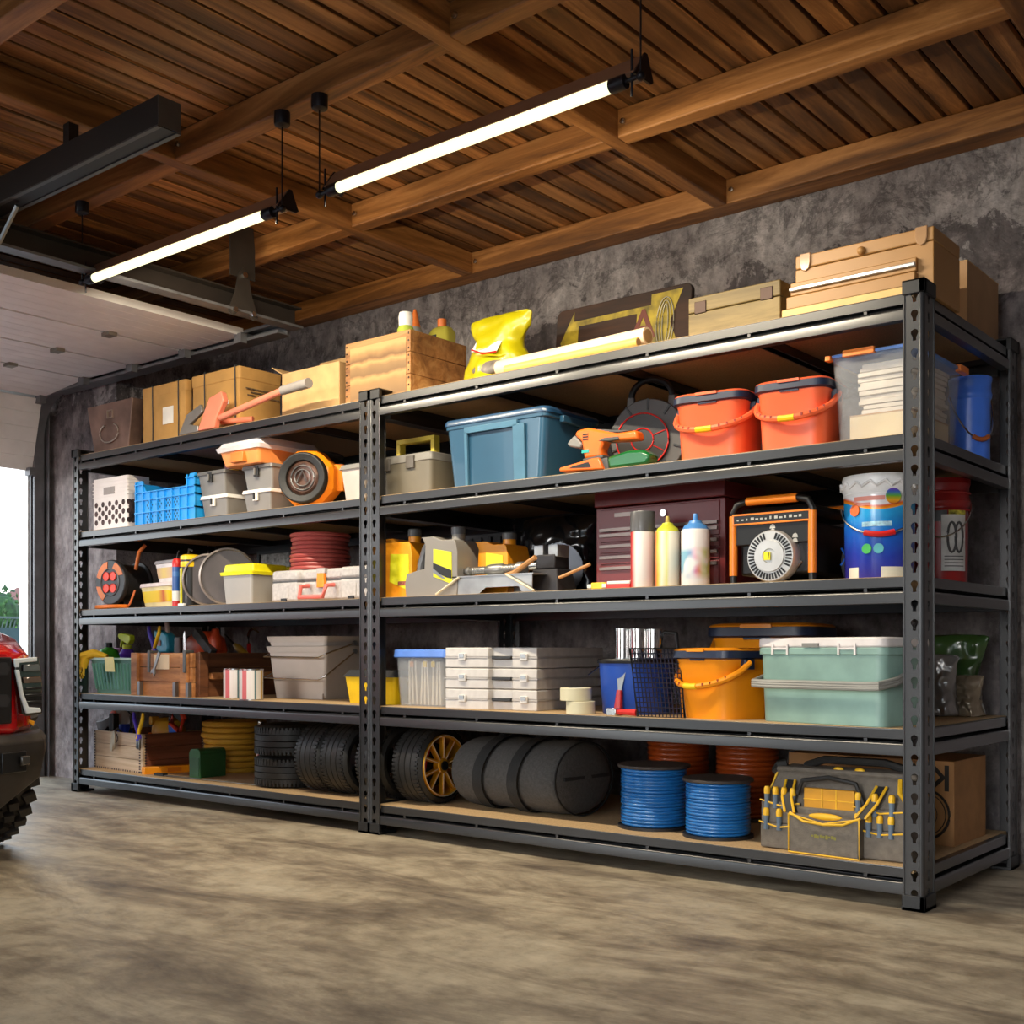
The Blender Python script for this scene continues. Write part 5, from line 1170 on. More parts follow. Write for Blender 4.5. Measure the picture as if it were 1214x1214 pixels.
# ---- open tool crate (two connected compartments)
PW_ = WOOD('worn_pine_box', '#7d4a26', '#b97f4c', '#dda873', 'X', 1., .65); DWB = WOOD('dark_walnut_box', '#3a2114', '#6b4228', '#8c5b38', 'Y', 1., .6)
X0 = colx(165, .10); X1 = colx(228, .06); w = X1-X0; h = zz(774, 228, .06)-Z; yr = colY(316, X1); d = .80-.06
t = T('tool_box', 'worn pine tool box with dark right side, between the sage bin and the tins', 'box', (X0+X1)/2, .06+d/2, Z); tx, ty = (X0+X1)/2, .06+d/2
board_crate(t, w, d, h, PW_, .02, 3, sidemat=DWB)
for xx in (-w*.43, w*.40): B().box(xx-.03, xx+.03, -d/2-.02, -d/2, 0, h*1.0).build('batten', PW_, t, bevel=.004)
for xx in (-w*.34, w*.26, w*.47): B().box(xx-.012, xx+.012, -d/2-.023, -d/2-.001, 0, h*.33).build('iron_strap', DSTEEL, t)
for yy in (-d*.42, d*.42): B().box(w/2, w/2+.022, yy-.03, yy+.03, 0, h*1.02).build('batten', DWB, t, bevel=.004)
B().box(w/2, w/2+.03, -d*.36, d*.36, h*.40, h*.55).build('side_rail', PW_, t, bevel=.004)
B().box(-.07, .07, -d/2-.0035, -d/2-.001, h*.62, h*.96).build('pale_patch', M('bleached_paper', '#e2cdb0', .7), t)
IV = M('violet_grip', '#4633b8', .35); 
def pliers(label, x, y, z, rz, s=1., group='pliers with violet and yellow grips', ry=0):
    t = T('pliers', label, 'pliers', x, y, z, rz, group); t.rotation_euler = (0, ry, rz)
    B().prism([(-.018, -.075), (-.006, -.08), (0, -.03), (.006, -.08), (.018, -.075), (.02, -.02), (-.02, -.02)], -.006, .006, 'xz').build('jaws', DSTEEL, t, bevel=.002)
    B().lathe([(.020, -.008), (.020, .008)], (0, 0, -.012), 14, 'y').build('pivot', IV, t)
    B().tube([(.012, 0, -.02), (-.012, 0, .03), (-.045, 0, .09), (-.05, 0, .125)], .011, 8, taper=[1, 1, 1, .7]).build('handle', IV, t)
    B().tube([(-.012, .0, -.02), (.012, 0, .03), (.045, 0, .09), (.05, 0, .125)], .0105, 8, taper=[1, 1, 1, .7]).build('handle', YEL, t)
    t.scale = (s, s, s); return t
def L2(px, py, Y): return colx(px, Y), Y, zz(py, px, Y)
x, y, z = L2(181, 770, .12); pliers('pliers upright inside the worn pine tool box', x, .13, z, 0, 1.05)
t = T('caulk_gun', 'turquoise bottle tool with hooked white nozzle in the pine tool box', 'tool', *L2(194, 774, .22)); TQ = M('turquoise_plastic', '#2da5c4', .35)
B().prism([(-.06, .0), (.075, .0), (.085, .03), (.075, .10), (.03, .125), (-.01, .11), (-.02, .13), (-.06, .13), (-.055, .09), (-.035, .08)], -.03, .03, 'xz').build('body', TQ, t, bevel=.01)
B().tube([(.04, 0, .11), (.03, 0, .17), (.01, 0, .215), (-.03, 0, .225), (-.07, 0, .195), (-.09, 0, .19)], .012, 8, taper=[1, 1, 1, .9, .7, .3]).build('hooked_nozzle', M('ivory_nozzle', '#ded6cc', .4), t)
B().box(-.01, .02, -.034, -.03, .04, .07).build('small_label', M('salmon_label2', '#c89080', .5), t)
t = T('paint_scraper', 'dark handled tool with pointed steel blade in the pine tool box', 'scraper', *L2(212, 774, .14)); B().tap(.06, .03, .05, .03, -.02, .085, .008).build('handle', M('dark_brown_handle', '#3a241c', .5), t); B().prism([(.035, 0), (.065, 0), (.055, .12), (.04, .10)], .0, .004, 'xz').build('blade', STEEL, t)
t = T('wrench', 'open-ended steel wrench hanging over the front of the pine tool box', 'wrench', *L2(186, 782, .03)); t.rotation_euler = (0, math.radians(28), 0); t.location.y = .033
B().prism([(-.012, .045), (.012, .045), (.008, -.06), (.02, -.075), (.018, -.1), (.008, -.085), (-.008, -.085), (-.018, -.1), (-.02, -.075), (-.008, -.06)], -.005, .003, 'xz').build('wrench_body', DSTEEL, t, bevel=.002)
t = T('clamp', 'dark steel clamp hooked on the front edge of the pine tool box', 'clamp', *L2(219, 782, .035)); t.location.y = .035; B().box(-.012, .012, -.006, .002, -.07, .05).box(-.012, .012, .002, .05, .035, .05).build('clamp_body', DGR, t, bevel=.003)
t = T('clamp', 'dark steel clamp hooked on the pine tool box below the pliers', 'clamp', *L2(177, 782, .035)); t.location.y = .035; B().box(-.012, .012, -.006, .002, -.07, .05).box(-.012, .012, .002, .05, .035, .05).build('clamp_body', DGR, t, bevel=.003)
ORR = M('red_orange_tool', '#cf4a20', .4)
t = T('power_drill', 'bulky red-orange power tool with black strap in the pine tool box', 'power tool', *L2(244, 774, .42)); t.location.z = Z+h*.72
B().loft([rr(.24, .10, .03, 0, 0, 0), rr(.30, .12, .04, .08), rr(.26, .12, .05, .15), rr(.12, .08, .03, .19)]).build('tool_body', ORR, t, bevel=.004)
B().tube([(-.16, -.02, .05), (-.17, -.02, .10), (-.12, -.02, .15)], .02, 8).build('strap', BLK, t); B().at((.08, -.07, .12), (0, math.radians(38), 0)).box(-.10, .10, -.02, .02, -.02, .03).build('battery', DGR, t, bevel=.004)
B().lathe([(.035, 0), (.04, .06), (.025, .09), (.02, .12), (.0, .13)], (.13, -.03, .08)).build('knob', ORR, t)
t = T('hand_brush', 'yellow wooden-handled tool lying across the pine tool box', 'tool', *L2(285, 770, .6)); t.rotation_euler = (0, math.radians(28), 0)
B().lathe([(.012, -.06), (.022, -.02), (.02, .04), (.014, .07)], axis='x').build('handle', M('varnished_handle', '#c2922f', .4), t); B().tube([(-.06, 0, 0), (-.17, 0, .01)], .005, 6).build('shank', STEEL, t)
t = T('pry_bar', 'curved steel pry bar with red sleeve standing in the pine tool box', 'pry bar', *L2(295, 772, .66)); B().tube([(0, 0, -.04), (0, 0, .045)], .012, 8).build('sleeve', RED, t)
B().tube([(0, 0, .04), (-.005, 0, .09), (.01, 0, .12), (.04, 0, .132), (.09, 0, .11)], .009, 8, taper=[1, 1, 1, .9, .5]).build('hooked_bar', STEEL, t)
# ---- tins
def tin(label, xl, xr, Y, ytop, z, mat, k=1, group=None):
    x, y, r, h = rfit(xl, xr, Y, ytop, 1); h = zz(ytop, (xl+xr)/2, Y-r*.0)-z
    t = T('tin_can', label, 'tin', x, y, z, face_cam(x, y), group)
    B().lathe([(r*.98, .003), (r*.98, h-.003)], n=32).build('wrapper', mat, t)
    for nm, z0 in (('bottom_rim', 0), ('top_rim', h-.006)): B().lathe([(r*1.01, z0), (r*1.01, z0+.006), (r*.94, z0+.005)], n=32).build(nm, STEEL, t)
    return t
TN = MS('tin_stripes', 'X', -.075, .075, [(0, '#b9b5b2'), (.08, '#d2c9c6'), (.2, '#cc6a70'), (.34, '#e4dcda'), (.5, '#eae6e4'), (.60, '#5c7a80'), (.66, '#e4e0dc'), (.80, '#c8a85c'), (.86, '#d5d2cf'), (1, '#a5a3a1')], .3, wob=.0)
tin('striped tin, the left of two before the pine tool box', 264.5, 291, .13, 792.5, Z, TN, group='striped tins')
tin('striped tin, the right of two before the pine tool box', 283.5, 312.5, .06, 793, Z, TN, group='striped tins')
# ---- nested beige buckets
GB = M('bone_plastic', '#b7aca2', .4, var=.03)
X0 = colx(320, .30); X1 = colx(380, .26); yf = .28; w = X1-X0; dep_ = .34; Hh = zz(754, 378, .27)-Z
t = T('square_bucket', 'bone grey square bucket with wire handle, lower of the nested pair', 'bucket', (X0+X1)/2, yf+dep_/2, Z, math.radians(2), 'nested bone grey buckets')
B().tub(w*.84, dep_*.84, w*.99, dep_*.98, 0, Hh*.84, .02, .005).build('body', GB, t)
B().tub(w*.99, dep_*.99, w*1.05, dep_*1.03, Hh*.74, Hh*.84, .02, .004).build('rim', GB, t)
B().tap(.04, .03, .04, .03, -0.0, .03, .004, w*.36, -dep_*.40).build('foot', GB, t)
def wire(t, w, d, zt, zl): 
    q = B().tube([(-w*.53, 0, zt), (-w*.55, -d*.35, zl+.02), (-w*.5, -d*.55, zl), (w*.42, -d*.55, zl-.004), (w*.5, -d*.5, zl+.015), (w*.545, .02, zt)], .004, 6).build('wire_handle', STEEL, t); 
    B().lathe([(.012, 0), (.012, .012)], (w*.53, .02, zt), 12, 'x').build('pivot', DSTEEL, t)
wire(t, w, dep_, Hh*.76, Hh*.33)
t2 = T('square_bucket', 'bone grey square bucket, upper of the nested pair', 'bucket', (X0+X1)/2, yf+dep_/2, Z+Hh*.845, math.radians(2), 'nested bone grey buckets')
B().tub(w*.94, dep_*.94, w*.99, dep_*.98, 0, Hh*.155, .02, .005).build('body', GB, t2); B().tub(w*.99, dep_*.99, w*1.04, dep_*1.03, Hh*.07, Hh*.155, .02, .004).build('rim', GB, t2)
wire(t2, w, dep_, Hh*.05, -Hh*.17)
# ---- yellow box with black lid
X0 = colx(407, .12); X1 = colx(466, .12); w = X1-X0; h = zz(795, 466, .12)-Z
t = T('battery_box', 'yellow box with black lid standing behind the middle posts', 'box', (X0+X1)/2, .24, Z)
B().tap(w*.9, .2, w, .23, 0, h*.80, .015).build('body', M('deep_yellow', '#e8bf14', .4), t); B().tap(w*1.03, .25, w*.9, .2, h*.80, h, .012).build('lid', M('charcoal_lid', '#36383b', .4), t)
# ---- blue-lid clear bin
X0 = colx(466, .08); X1 = colx(531, .10); w = X1-X0; d = .34; h = zz(770, 531, .08)-Z
t = T('file_bin', 'clear bin with periwinkle lid and tabbed files inside', 'bin', (X0+X1)/2, .08+d/2, Z)
B().tub(w*.88, d*.9, w*.95, d*.97, 0, h*.88, .02, .004).build('body', M('milky_plastic', '#c9cdd2', .3, alpha=.24), t)
B().tap(w*1.03, d*1.03, w*1.0, d, h*.86, h, .02).build('lid', M('periwinkle_lid', '#5c86d8', .4), t, bevel=.004)
rnd = random.Random(9)
for i in range(9):
    lean = rnd.uniform(-.06, .06); fx = (X0+X1)/2-w*.30+i*w*.075
    o = B().box(-.005, .005, -d*.38, d*.34, 0, h*rnd.uniform(.74, .82)).build('hanging_file', M('file_card', '#cdbfa8', .8, var=.1)); o.location = (fx, .08+d/2, Z+.008); o.rotation_euler = (0, lean, 0)
    tag(o, 'pale card file standing inside the clear periwinkle-lidded bin', 'file', 'files in the clear bin')
    if i in (1, 4, 6):
        tb = B().box(-.011, .011, -d*.38-.003, -d*.38, h*.66, h*.76).build('index_tab', YEL if i > 1 else M('tab_orange', '#e39a5a', .5), o)
# ---- three white cases
CW2 = M('case_white', '#cfcac6', .5, var=.05, vs=30)
g = 'white carrying cases stacked three high'; rzc = math.radians(8)
xl, yl = 2.93, .03; W_ = .455; D_ = .60; Ht = zz(767, 632, .07)-Z; hh = Ht/3
ccx = 2.93+math.cos(rzc)*W_/2-math.sin(rzc)*D_/2; ccy = .035+math.sin(rzc)*W_/2+math.cos(rzc)*D_/2
for i, nm in enumerate(('bottom', 'middle', 'top')):
    t = T('carrying_case', 'white carrying case with black handle strip, %s of the stack of three' % nm, 'case', ccx, ccy, Z+i*hh, rzc, g)
    def cp(e=0): return [(-W_/2-e, -D_/2-e), (-W_*.02-e, -D_/2-e), (-W_*.0, -D_/2+.025-e), (W_*.22, -D_/2+.025-e), (W_*.24, -D_/2-e), (W_/2+e, -D_/2-e), (W_/2+e, D_/2+e), (-W_/2-e, D_/2+e)]
    B().prism(cp(), .001, hh*.47, 'xy').build('lower_shell', CW2, t, bevel=.004); B().prism(cp(), hh*.53, hh-.002, 'xy').build('upper_shell', CW2, t, bevel=.004)
    B().prism(cp(.003), hh*.47, hh*.53, 'xy').build('seam_lip', M('case_lip', '#bab5b2', .5), t)
    B().box(W_*.005, W_*.215, -D_/2+.006, -D_/2+.022, hh*.42, hh*.58).build('handle_strip', BLK, t, bevel=.003)
    for xx in (-.30, .37):
        la = B().box(W_*xx-.018, W_*xx+.018, -D_/2-.012, -D_/2, hh*.36, hh*.70).build('latch', M('latch_white', '#e0dcd8', .4), t, bevel=.003)
        B().box(W_*xx-.012, W_*xx+.012, -D_/2-.015, -D_/2-.011, hh*.5, hh*.68).build('latch_plate', DSTEEL, la)
# ---- tape rolls
CR = M('cream_tape', '#ddd5b4', .5, var=.03)
for (a0, a1, yt, yb, lab, zz0) in ((671, 705.5, 834, 848, 'cream tape roll, lower of the pair beside the white cases', 0), (664, 701.5, 820, 834, 'cream tape roll with blue core on top of the other roll', 1)):
    Yt = .07; x, y, r, h = rfit(a0, a1, Yt, yt, 1); h = .052
    t = T('tape_roll', lab, 'tape roll', x, y, Z+h*zz0*1.0, 0, 'cream tape rolls'); B().ringlathe([(r*.55, 0), (r, 0), (r, h-.001), (r*.55, h-.001)], n=36).build('tape', CR, t, bevel=.002); B().ringlathe([(r*.5, .001), (r*.55, .001), (r*.55, h-.002), (r*.5, h-.002)], n=30).build('core', BLU if zz0 else CARD2, t)
# ---- blue bucket, tins, tray, scraper, hammer
x, y, r, h = rfit(709, 801, .24, 781, 1)
t = T('paint_pail', 'blue round pail with black lid under three chrome tins', 'pail', x, y, Z)
B().lathe([(r*.86, 0), (r*.88, .005), (r*.98, h*.93)], n=44).build('body', M('cobalt_plastic', '#2450b0', .35, var=.03), t)
B().lathe([(r*1.02, h*.92), (r*1.03, h*.97), (r*1.0, h), (.001, h)], n=44, cap=False).build('lid', M('lid_black', '#111114', .4), t)
B().tube([(-r*1.0, -.03, h*.88), (-r*1.18, -.08, h*.70)], .003, 6).build('wire_handle', STEEL, t)
px_, pyl, ph = x, y, h
MIR = M('mirror_tin', '#d5d2d0', .12, 1, var=.03)
for i, (xx, lab) in enumerate(((739, 'chrome tin on the blue pail, nearest the white cases'), (757, 'chrome tin on the blue pail, the middle of three'), (775, 'chrome tin on the blue pail, nearest the orange buckets'))):
    Yt = .2+.02*(i == 2); xq = colx(xx, Yt); hq = zz(745+i*.5, xx, Yt)-Z-ph
    t = T('chrome_tin', lab, 'tin', xq, Yt, Z+ph, 0, 'chrome tins on the blue pail'); rq = .033 if i != 1 else .037
    B().lathe([(rq, 0), (rq, hq-.004)], n=28).build('wrapper', MIR, t); B().lathe([(rq*1.04, hq-.008), (rq*1.04, hq), (rq*.9, hq-.002)], n=28).build('top_rim', STEEL, t); B().lathe([(rq*1.04, 0), (rq*1.04, .006)], n=28).build('bottom_rim', STEEL, t)
t = T('putty_knife', 'upright putty knife with red handle leaning on the blue pail', 'putty knife', *L2(728, 842, .05)); t.location.z = Z; t.location.y = .075; t.rotation_euler = (math.radians(-8), 0, 0)
HK = zz(788, 725, .06)-Z
B().prism([(-.028, HK), (.026, HK), (.007, HK*.48), (-.007, HK*.48)], 0, .003, 'xz').build('blade', DSTEEL, t); B().tap(.036, .022, .022, .018, 0, HK*.50, .006).build('handle', M('crimson_grip', '#b0282a', .35), t)
xa = colx(718, .02); xb = colx(754, .03)
t = T('hammer', 'small hammer with steel head and red handle lying at the board edge', 'hammer', (xa+xb)/2, .035, Z+.016); l = (xb-xa)
B().box(-l/2, -l/2+.045, -.014, .014, -.016, .014).build('head', STEEL, t, bevel=.004); B().tube([(-l/2+.04, 0, 0), (0, 0, .001), (l/2, 0, 0)], .012, 10, taper=[.8, .9, 1.1]).build('handle', M('bright_red_grip', '#d4302e', .35), t)
xa = colx(752, .06); xb = colx(806, .14)
t = T('paint_grid', 'black mesh paint grid leaning against the blue pail', 'paint grid', (xa+xb)/2+.02, .045, Z); t.rotation_euler = (math.radians(-14), 0, math.radians(10))
gw = .20; gh = .265; q = B()
q.tube([(-gw*.32, 0, 0), (gw*.62, 0, 0), (gw*.38, 0, gh), (-gw*.62, 0, gh)], .006, 6, closed=True).build('border', BLK, t)
q = B()
for i in range(1, 14):
    f = i/14; q.tube([(-gw*.32-(gw*.30)*f, 0, gh*f), (gw*.62-gw*.24*f, 0, gh*f)], .0022, 4)
for i in range(1, 13):
    f = i/13; q.tube([(-gw*.32+gw*.94*f, 0, 0), (-gw*.62+gw*1.0*f, 0, gh)], .0022, 4)
q.build('mesh', M('mesh_navy', '#1b1c30', .4), t)
B().tube([(gw*.02, .0, gh), (gw*.02, 0, gh+.055), (gw*.06, 0, gh+.065), (gw*.30, 0, gh+.06), (gw*.36, 0, gh)], .007, 6).build('hook', BLK, t)
# ---- orange-yellow buckets
AMB = M('amber_orange', '#ee920f', .38, var=.03); g = 'amber buckets with navy latch bands'
hA = zz(768, 840, .1)-Z
square_bucket('lidded_bucket', 'amber lidded bucket standing in front near the mint cooler', 4.19, .19, Z, .30, .27, hA, AMB, math.radians(-18), g, hz=.46)
hB = zz(739, 900, .5)-Z
square_bucket('lidded_bucket', 'tall amber lidded bucket behind the mint cooler', colx(902, .5), .60, Z, .42, .38, hB, AMB, math.radians(8), g, hz=.45)
# ---- mint cooler
X0 = 4.40; X1 = 4.925; w = .50; d = .29; h = zz(755, 1050, 0.02)-Z; rzm = math.radians(-11)
t = T('cool_box', 'mint green cool box with white lid and grey handle behind the corner post', 'cool box', 4.655, .185, Z, rzm)
MINT = M('mint_plastic', '#809f95', .45, var=.10, vs=7)
B().tap(w*.97, d*.95, w*1.0, d, 0, h*.82, .035, seg=5).build('body', MINT, t, bevel=.004)
B().tap(w*1.03, d*1.04, w*1.03, d*1.04, h*.80, h*.885, .035, seg=5).build('upper_band', MINT, t, bevel=.003)
B().tap(w*1.035, d*1.05, w*1.03, d*1.04, h*.885, h, .035, seg=5).build('lid', M('lid_offwhite', '#d9d2cf', .45), t, bevel=.006)
pts = [(-w*.51, 0, h*.60), (-w*.535, -d*.35, h*.52), (-w*.50, -d*.60, h*.475), (-w*.4, -d*.62, h*.47), (w*.4, -d*.62, h*.47), (w*.5, -d*.6, h*.475), (w*.535, -d*.35, h*.52), (w*.51, 0, h*.60)]
b = B(); 
for dz_ in (-.012, -.004, .004): b.tube([(a_, b2, c2+dz_) for a_, b2, c2 in pts], .0075, 8)
b.build('handle', M('handle_grey', '#8b8a84', .4), t)
for xx in (-.30, .24): 
    q = B(); q.box(w*xx-.035, w*xx-.028, -d*.54, -d*.50, h*.80, h*.93).box(w*xx+.028, w*xx+.035, -d*.54, -d*.50, h*.80, h*.93).box(w*xx-.035, w*xx+.035, -d*.535, -d*.50, h*.86, h*.885); q.build('hinge_clip', M('lid_offwhite', '', 1), t)
B().box(-w*.11, w*.02, -d*.545, -d*.5, h*.895, h*.935).build('label_slot', GRY, t)
# ---- film bags at back right
def bag2(label, pxl, pxr, Y, ytop, mat, seed, th, skew=0):
    xl_ = colx(pxl, Y); xr_ = colx(pxr, Y); xc = (xl_+xr_)/2; H = zz(ytop, (pxl+pxr)/2, Y)-Z; hw = (xr_-xl_)/2
    t = T('film_bag', label, 'bag', xc, Y, Z, 0, 'film bags at the right end')
    def o2(v): return (-hw*(1-.15*math.sin(v*PI))+skew*v*.2, hw*(1-.2*math.sin(v*PI))+skew*v, H*v)
    pillow(t, 'sack', mat, o2, lambda v: th*(1-v)**.6+.01, seed=seed, rough=.012); return t
bag2('dark green film bag leaning at the back right corner', 1088, 1160, .88, 752, M('green_film', '#2f4a22', .25, coat=.5, bump=.6, bs=8), 2, .06, .05)
bag2('silver grey film bag at the right end of the shelf', 1085, 1138, .78, 775, M('silver_film', '#8d8a88', .22, .5, coat=.3, bump=.7, bs=10), 4, .06)
bag2('clear brown-tinted film bag nearest the rear right post', 1128, 1168, .84, 800, M('taupe_film', '#8a7a66', .2, .2, coat=.5, bump=.7, bs=10, alpha=.85), 6, .05)
# ================================================================== TIER 1
Z = SH[0]
# ---- dovetailed crate with tools
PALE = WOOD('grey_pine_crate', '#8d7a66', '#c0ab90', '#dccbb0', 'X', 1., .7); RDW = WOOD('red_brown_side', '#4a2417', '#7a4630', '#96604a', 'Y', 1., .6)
w, d = .56, .40; cx0, cy0 = .325, .30; h = zz(870, 165, .09)-Z; rz = math.radians(-4)
t = T('tool_crate', 'dovetailed pine crate full of hand tools at the left end of the lowest shelf', 'crate', cx0, cy0, Z, rz)
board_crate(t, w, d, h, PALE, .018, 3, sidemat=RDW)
q = B()
for i in range(14):
    for xx in (-w/2+.008, w/2-.03): q.cbox(xx, -d/2-.0006, h*(i+.5)/14, .014, .003, .007)
    q.cbox(w/2+.0006, -d/2+.02, h*(i+.5)/14, .003, .014, .007); q.cbox(w/2+.0006, d/2-.02, h*(i+.5)/14, .003, .014, .007)
for i in range(22): q.cbox(-w/2+w*(i+.5)/22, -d/2-.0006, .006, .007, .003, .01)
q.build('dovetail_marks', M('dark_joint', '#3a2a30', .7), t)
b = B(); b.tube([(-.03+.028*math.cos(a), -d/2-.001, h*.84+.028*math.sin(a)) for a in [2*PI*i/18 for i in range(18)]], .003, 5, closed=True); b.box(-.032, -.028, -d/2-.003, -d/2, h*.74, h*.95); b.build('burnt_mark', M('dark_joint', '', 1), t)
def U(px, py, Y): return colx(px, Y), Y, zz(py, px, Y)
t = T('hatchet', 'dark hatchet with broad blade hooked over the left front corner of the tool crate', 'hatchet', .13, .16, Z+h)
B().prism([(-.135, .045), (-.06, .055), (-.0, .075), (.055, .095), (.06, .0), (.0, .02), (-.03, .0), (-.085, -.055)], -.012, .012, 'xz').build('axe_head', M('dark_axe_steel', '#3a2a26', .45, .3), t, bevel=.005); B().box(.02, .07, -.02, .02, -.0, .10).build('poll', BLK, t, bevel=.006)
B().lathe([(.028, -.02), (.028, .02)], (.0, .04, .085), 16, 'y').build('orange_cap', M('coral_cap', '#ee6a4a', .4), t); B().tube([(.05, 0, .01), (.06, .02, -.12)], .013, 8).build('handle', M('brown_haft', '#5a3420', .6), t)
t = T('multi_tool', 'small yellow and steel adjustable tool standing in the tool crate', 'tool', *U(131, 867, .22)); t.rotation_euler = (0, math.radians(70), 0)
B().lathe([(.018, -.05), (.02, 0), (.018, .02)]).build('handle', M('pale_yellow_grip', '#d8b646', .4), t); B().lathe([(.012, .02), (.022, .03), (.022, .07), (.012, .08)]).build('steel_head', STEEL, t)
t = T('spray_gun', 'blue spray gun with clear cup in the tool crate', 'spray gun', *U(146, 869, .24))
B().loft([rr(.13, .07, .02, -.05), rr(.12, .07, .02, .02), rr(.08, .05, .02, .055)]).build('gun_body', M('cobalt_tool', '#2044c8', .3), t, bevel=.004); B().lathe([(.035, .055), (.05, .12), (.045, .145)]).build('cup', M('clear_cup', '#c9c6bd', .15, alpha=.55), t)
B().tube([(.04, 0, .14), (.08, 0, .11), (.08, 0, .04), (.06, 0, .0)], .005, 6).build('hose_tube', BLK, t)
t = T('pump_sprayer', 'mustard domed sprayer body rising from the back of the tool crate', 'sprayer', .40, .38, Z+.02); hp = zz(848, 168, .38)-Z-.02
B().lathe([(.10, 0), (.10, hp*.6), (.095, hp*.78), (.08, hp*.92), (.05, hp*.98), (.0, hp)]).build('tank', M('mustard_plastic', '#c8941c', .4), t); B().box(-.05, -.02, -.10, -.05, hp*.85, hp*1.02).build('filler', M('mustard_plastic', '', 1), t, bevel=.004); B().lathe([(.018, 0), (.018, .012)], (-.04, -.104, hp*.62), 12, 'y').build('orange_knob', ORG, t)
x, y, z = U(166, 873, .085); pliers('pliers hooked over the right front edge of the lower tool crate', x+.03, .065, z+.01, math.radians(-4), 1.0).location.y = .055
t = T('grease_bulb', 'small mustard bulb with dark spout in the tool crate', 'oiler', *U(187, 869, .36)); B().lathe([(.03, -.04), (.038, 0), (.028, .035), (.012, .05)]).build('bulb', M('ochre_bulb', '#9c7424', .5), t); B().tube([(0, 0, .05), (.02, 0, .09)], .007, 6).build('spout', DGR, t)
t = T('hand_saw', 'saw with red D-handle and blue guard standing in the tool crate', 'saw', *U(206, 868, .34)); t.rotation_euler = (0, math.radians(28), 0)
RS = M('saw_red', '#d0402a', .4)
q = B(); q.tube([(-.05, 0, .03), (-.055, 0, .12), (.0, 0, .15), (.05, 0, .12), (.045, 0, .03)], .017, 8, closed=True); q.build('d_handle', RS, t); B().box(-.045, .045, -.012, .012, .09, .13).build('handle_inset', BLK, t, bevel=.004)
B().box(-.05, .04, -.014, .014, -.05, .03).build('blue_guard', M('guard_blue', '#2a6ad0', .4), t, bevel=.003); B().prism([(-.08, .06), (-.05, .06), (-.04, -.12), (-.06, -.12)], -.003, .003, 'xz').build('blade', DGR, t)
t = T('tin_snips', 'pale steel snips hanging over the front of the tool crate', 'snips', .30, .075, Z+h*.82, rz); B().prism([(-.03, -.05), (.0, .04), (.02, .05), (.03, .03), (.02, -.06), (.01, -.02), (-.0, -.07), (-.02, -.07)], -.004, .004, 'xz').build('snip_blades', M('aged_steel', '#a89c88', .4, .6), t, bevel=.002); B().tube([(.01, 0, .04), (.0, .03, .06), (.0, .06, .03)], .006, 6).build('handles', DGR, t)
# ---- orange level and saw blade, green box
p0 = onz(174, 919, Z); p1 = onz(228, 909, Z)
ox, oy = p0; dxv, dyv = p1[0]-ox, p1[1]-oy; ln = math.hypot(dxv, dyv)
t = T('orange_level', 'bright orange bar level lying in front of the tool crate', 'level', .66, .22, Z, math.radians(74))
B().box(-.16, .20, -.025, .025, 0, .042).build('level_body', M('vivid_orange', '#f59a12', .4), t, bevel=.004); B().box(-.03, .05, -.028, .028, .01, .034).build('vial_window', M('amber_vial', '#d9761a', .3), t)
t = T('saw_blade', 'long thin straight saw blade lying along the front of the lowest board', 'blade', 1.22, .10, Z+.006, math.radians(2)); B().prism([(-.5, -.012), (.48, -.006), (.5, .008), (-.5, .014)], 0, .002, 'xy').build('blade', DSTEEL, t); B().box(-.5, -.42, -.016, .016, -.003, .010).build('tang', BLK, t)
t = T('green_box', 'dark green round-topped tool box standing beside the yellow hose', 'box', .985, .23, Z, math.radians(4)); gh = zz(888, 236, .16)-Z
B().prism([(-.045, 0), (.045, 0), (.045, gh*.84)]+arc(.02, gh*.84, .025, 0, 90, 5)+arc(-.02, gh*.84, .025, 90, 180, 5)+[(-.045, gh*.84)], -.09, .09, 'xz').build('body', M('forest_green', '#26562f', .4), t, bevel=.003); B().box(-.038, .038, -.093, -.09, .012, gh*.7).build('front_recess', M('deep_forest', '#1e4828', .5), t)
# ---- hose coil
YH = M('ochre_hose', '#b8892a', .4, var=.06)
x = colx(278, .52); t = T('hose_coil', 'ochre yellow hose coiled in a tall stack between green box and tyres', 'hose', x, .52, Z)
b = B(); rnd = random.Random(6); rh = .0165; n_ = 9
for i in range(n_):
    r_ = .155+rnd.choice((0, .004, .012, .018)); b.tube([(r_*math.cos(a), r_*math.sin(a), rh*(1+1.95*i)) for a in [2*PI*k/44 for k in range(44)]], rh, 8, closed=True)
    b.tube([((r_-2*rh)*math.cos(a), (r_-2*rh)*math.sin(a), rh*(1+1.95*i)) for a in [2*PI*k/32 for k in range(32)]], rh, 6, closed=True)
b.build('coils', YH, t)
for px_, col, lab, hh_ in ((309, M('cylinder_red', '#c42026', .35), 'slim red gas cylinder standing left of the stacked tyres', .30), (317, M('cylinder_green', '#1e7a48', .35), 'slim green gas cylinder between the red one and the stacked tyres', .29)):
    Yq = .42 if px_ == 309 else .40; t = T('gas_cylinder', lab, 'cylinder', colx(px_, Yq), Yq, Z, 0, 'slim gas cylinders'); B().lathe([(.022, 0), (.024, .01), (.024, hh_*.86), (.016, hh_*.92), (.008, hh_*.94)]).build('tank', col, t); B().lathe([(.012, hh_*.93), (.016, hh_*.95), (.016, hh_)]).build('valve', STEEL, t); B().box(-.004, .004, -.0255, -.022, hh_*.3, hh_*.6).build('white_print', WHT, t)
